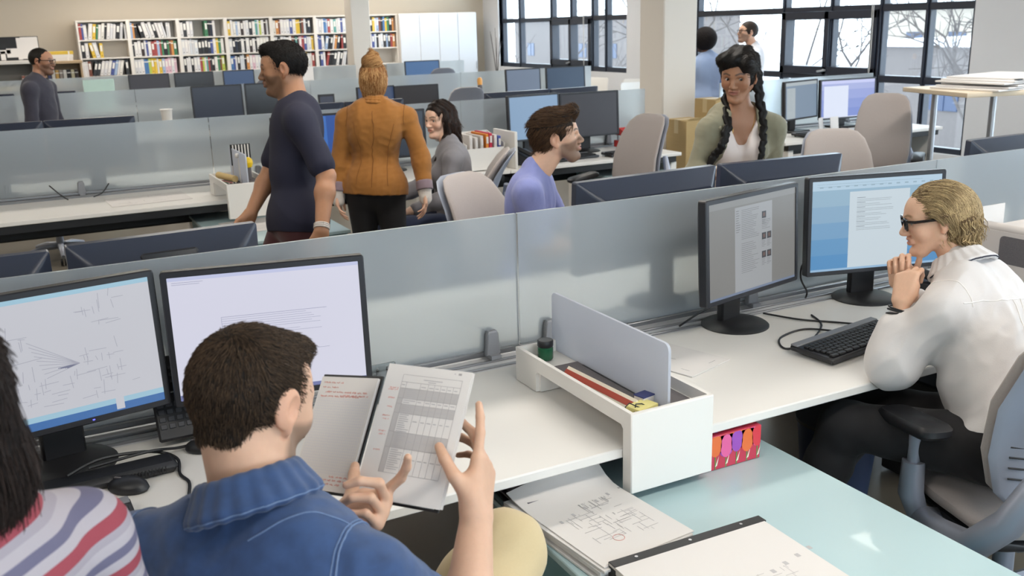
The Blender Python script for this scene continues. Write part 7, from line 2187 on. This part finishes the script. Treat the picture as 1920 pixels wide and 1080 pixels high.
def stand(N, P, fw, arm=.30, sw=.185, bend=(0, 0)):
    """joints of a standing figure from its neck base, pelvis and heading"""
    N, P = np.array(N, float), np.array(P, float); f = unit((fw[0], fw[1], 0)); lt = np.array((-f[1], f[0], 0))
    J = dict(N=N, P=P)
    for sd, s_ in (('L', 1), ('R', -1)):
        S = N + lt * sw * s_ - V3(0, 0, .075); J['S' + sd] = S
        J['E' + sd] = S + lt * .05 * s_ + f * bend[0] * .5 - V3(0, 0, .28); J['W' + sd] = J['E' + sd] + f * (.06 + bend[0]) + V3(0, 0, -.24 + bend[1]) - lt * .02 * s_
        J['K' + sd] = P + lt * .10 * s_ + f * .02 - V3(0, 0, P[2] - .49); J['A' + sd] = P + lt * .10 * s_ - V3(0, 0, P[2] - .085)
    return J
plaid = cloth('dark_plaid_shirt', '#2e2d3a', var=.35, scale=40, stretch=(1, 1, 6))
hd = Head((.355, 10.01, 1.585), (.90, -.42, -.06), (0, 0, 1), 1.02)
extra('person with glasses and a dark plaid shirt walking right, far left aisle', hd, stand((.30, 9.99, 1.42), (.27, 9.98, .93), (.88, -.46)), False, '#a87a60', plaid, cap_hair(hd, .003, low=-.05), hair_mat('dark_fade_hair', '#14100d', '#33271f'), gl=True, beard='#5a4438', fd=(.88, -.46))
hd = Head((7.03, 8.80, 1.55), (.1, .99, 0), (0, 0, 1), .98, True)
afro = [hd.E((0, -.03, .035), (.135, .13, .135), .02), hd.E((0, .15, -.05), (.085, .09, .12), .01, '-')]
ltb = cloth('pale_blue_cotton', '#8fa2c4')
extra('person with an afro and a pale blue shirt standing by the window beside the column', hd, stand((7.05, 8.75, 1.385), (7.04, 8.75, .90), (.2, .98), bend=(.2, .2)), True, SK_DARK, ltb, afro, hair_mat('black_afro_hair', '#100b0c', '#2a1c20', .7), fd=(.2, .98))
hd = Head((7.335, 8.43, 1.64), (-.93, .30, .12), (0, 0, 1), 1.0)
extra('person with glasses and a white shirt looking out of the right window', hd, stand((7.40, 8.40, 1.475), (7.40, 8.40, .93), (-.75, .66)), False, '#d0a58c', cloth('white_office_shirt', '#dcdade', var=.02), cap_hair(hd, .008, low=-.07), hair_mat('ash_brown_hair', '#2e241e', '#6b5a4c'), gl=True, beard='#6a5244', fd=(-.75, .66))
# striped shirt at the left edge, close to the camera
hd = Head((-.140, 1.108, 1.435), (-.55, .83, -.05), (0, 0, 1), .98, True)
strm = mat('striped_jersey', '#b9b2b8', rough=.85, var=0, bump=.1, bscale=500)
nt = strm.node_tree; n, l = nt.nodes, nt.links
tc = n.new('ShaderNodeTexCoord'); sx = n.new('ShaderNodeSeparateXYZ'); l.new(tc.outputs['Object'], sx.inputs[0])
mm = n.new('ShaderNodeMath'); mm.operation = 'MULTIPLY'; mm.inputs[1].default_value = 1 / .062; l.new(sx.outputs['Z'], mm.inputs[0])
fr_ = n.new('ShaderNodeMath'); fr_.operation = 'FRACT'; l.new(mm.outputs[0], fr_.inputs[0])
cr_ = n.new('ShaderNodeValToRGB'); cr_.color_ramp.interpolation = 'CONSTANT'
els = cr_.color_ramp.elements
els[0].position = 0; els[0].color = lin('#94404c'); els[1].position = .25; els[1].color = lin('#aaa3aa')
for p_, c_ in ((.45, '#65627a'), (.65, '#aaa3aa'), (.85, '#9c959e')):
    e_ = els.new(p_); e_.color = lin(c_)
l.new(fr_.outputs[0], cr_.inputs[0]); l.new(cr_.outputs['Color'], n['Principled BSDF'].inputs['Base Color'])
hp = [hd.E((0, -.016, .032), (.086, .108, .098), .008), hd.E((0, -.06, -.06), (.085, .06, .10), .03), hd.E((0, .122, -.055), (.086, .086, .122), .010, '-')]
extra('person in a red and grey striped shirt at the left edge, closest to the camera', hd, stand((-.138, 1.066, 1.292), (-.33, 1.0, .85), (-.55, .83), sw=.17), True, '#8a6450', strm, hp, hair_mat('dark_foreground_hair', '#17110f', '#382a24'), fd=(-.55, .83), comb_len=.05)
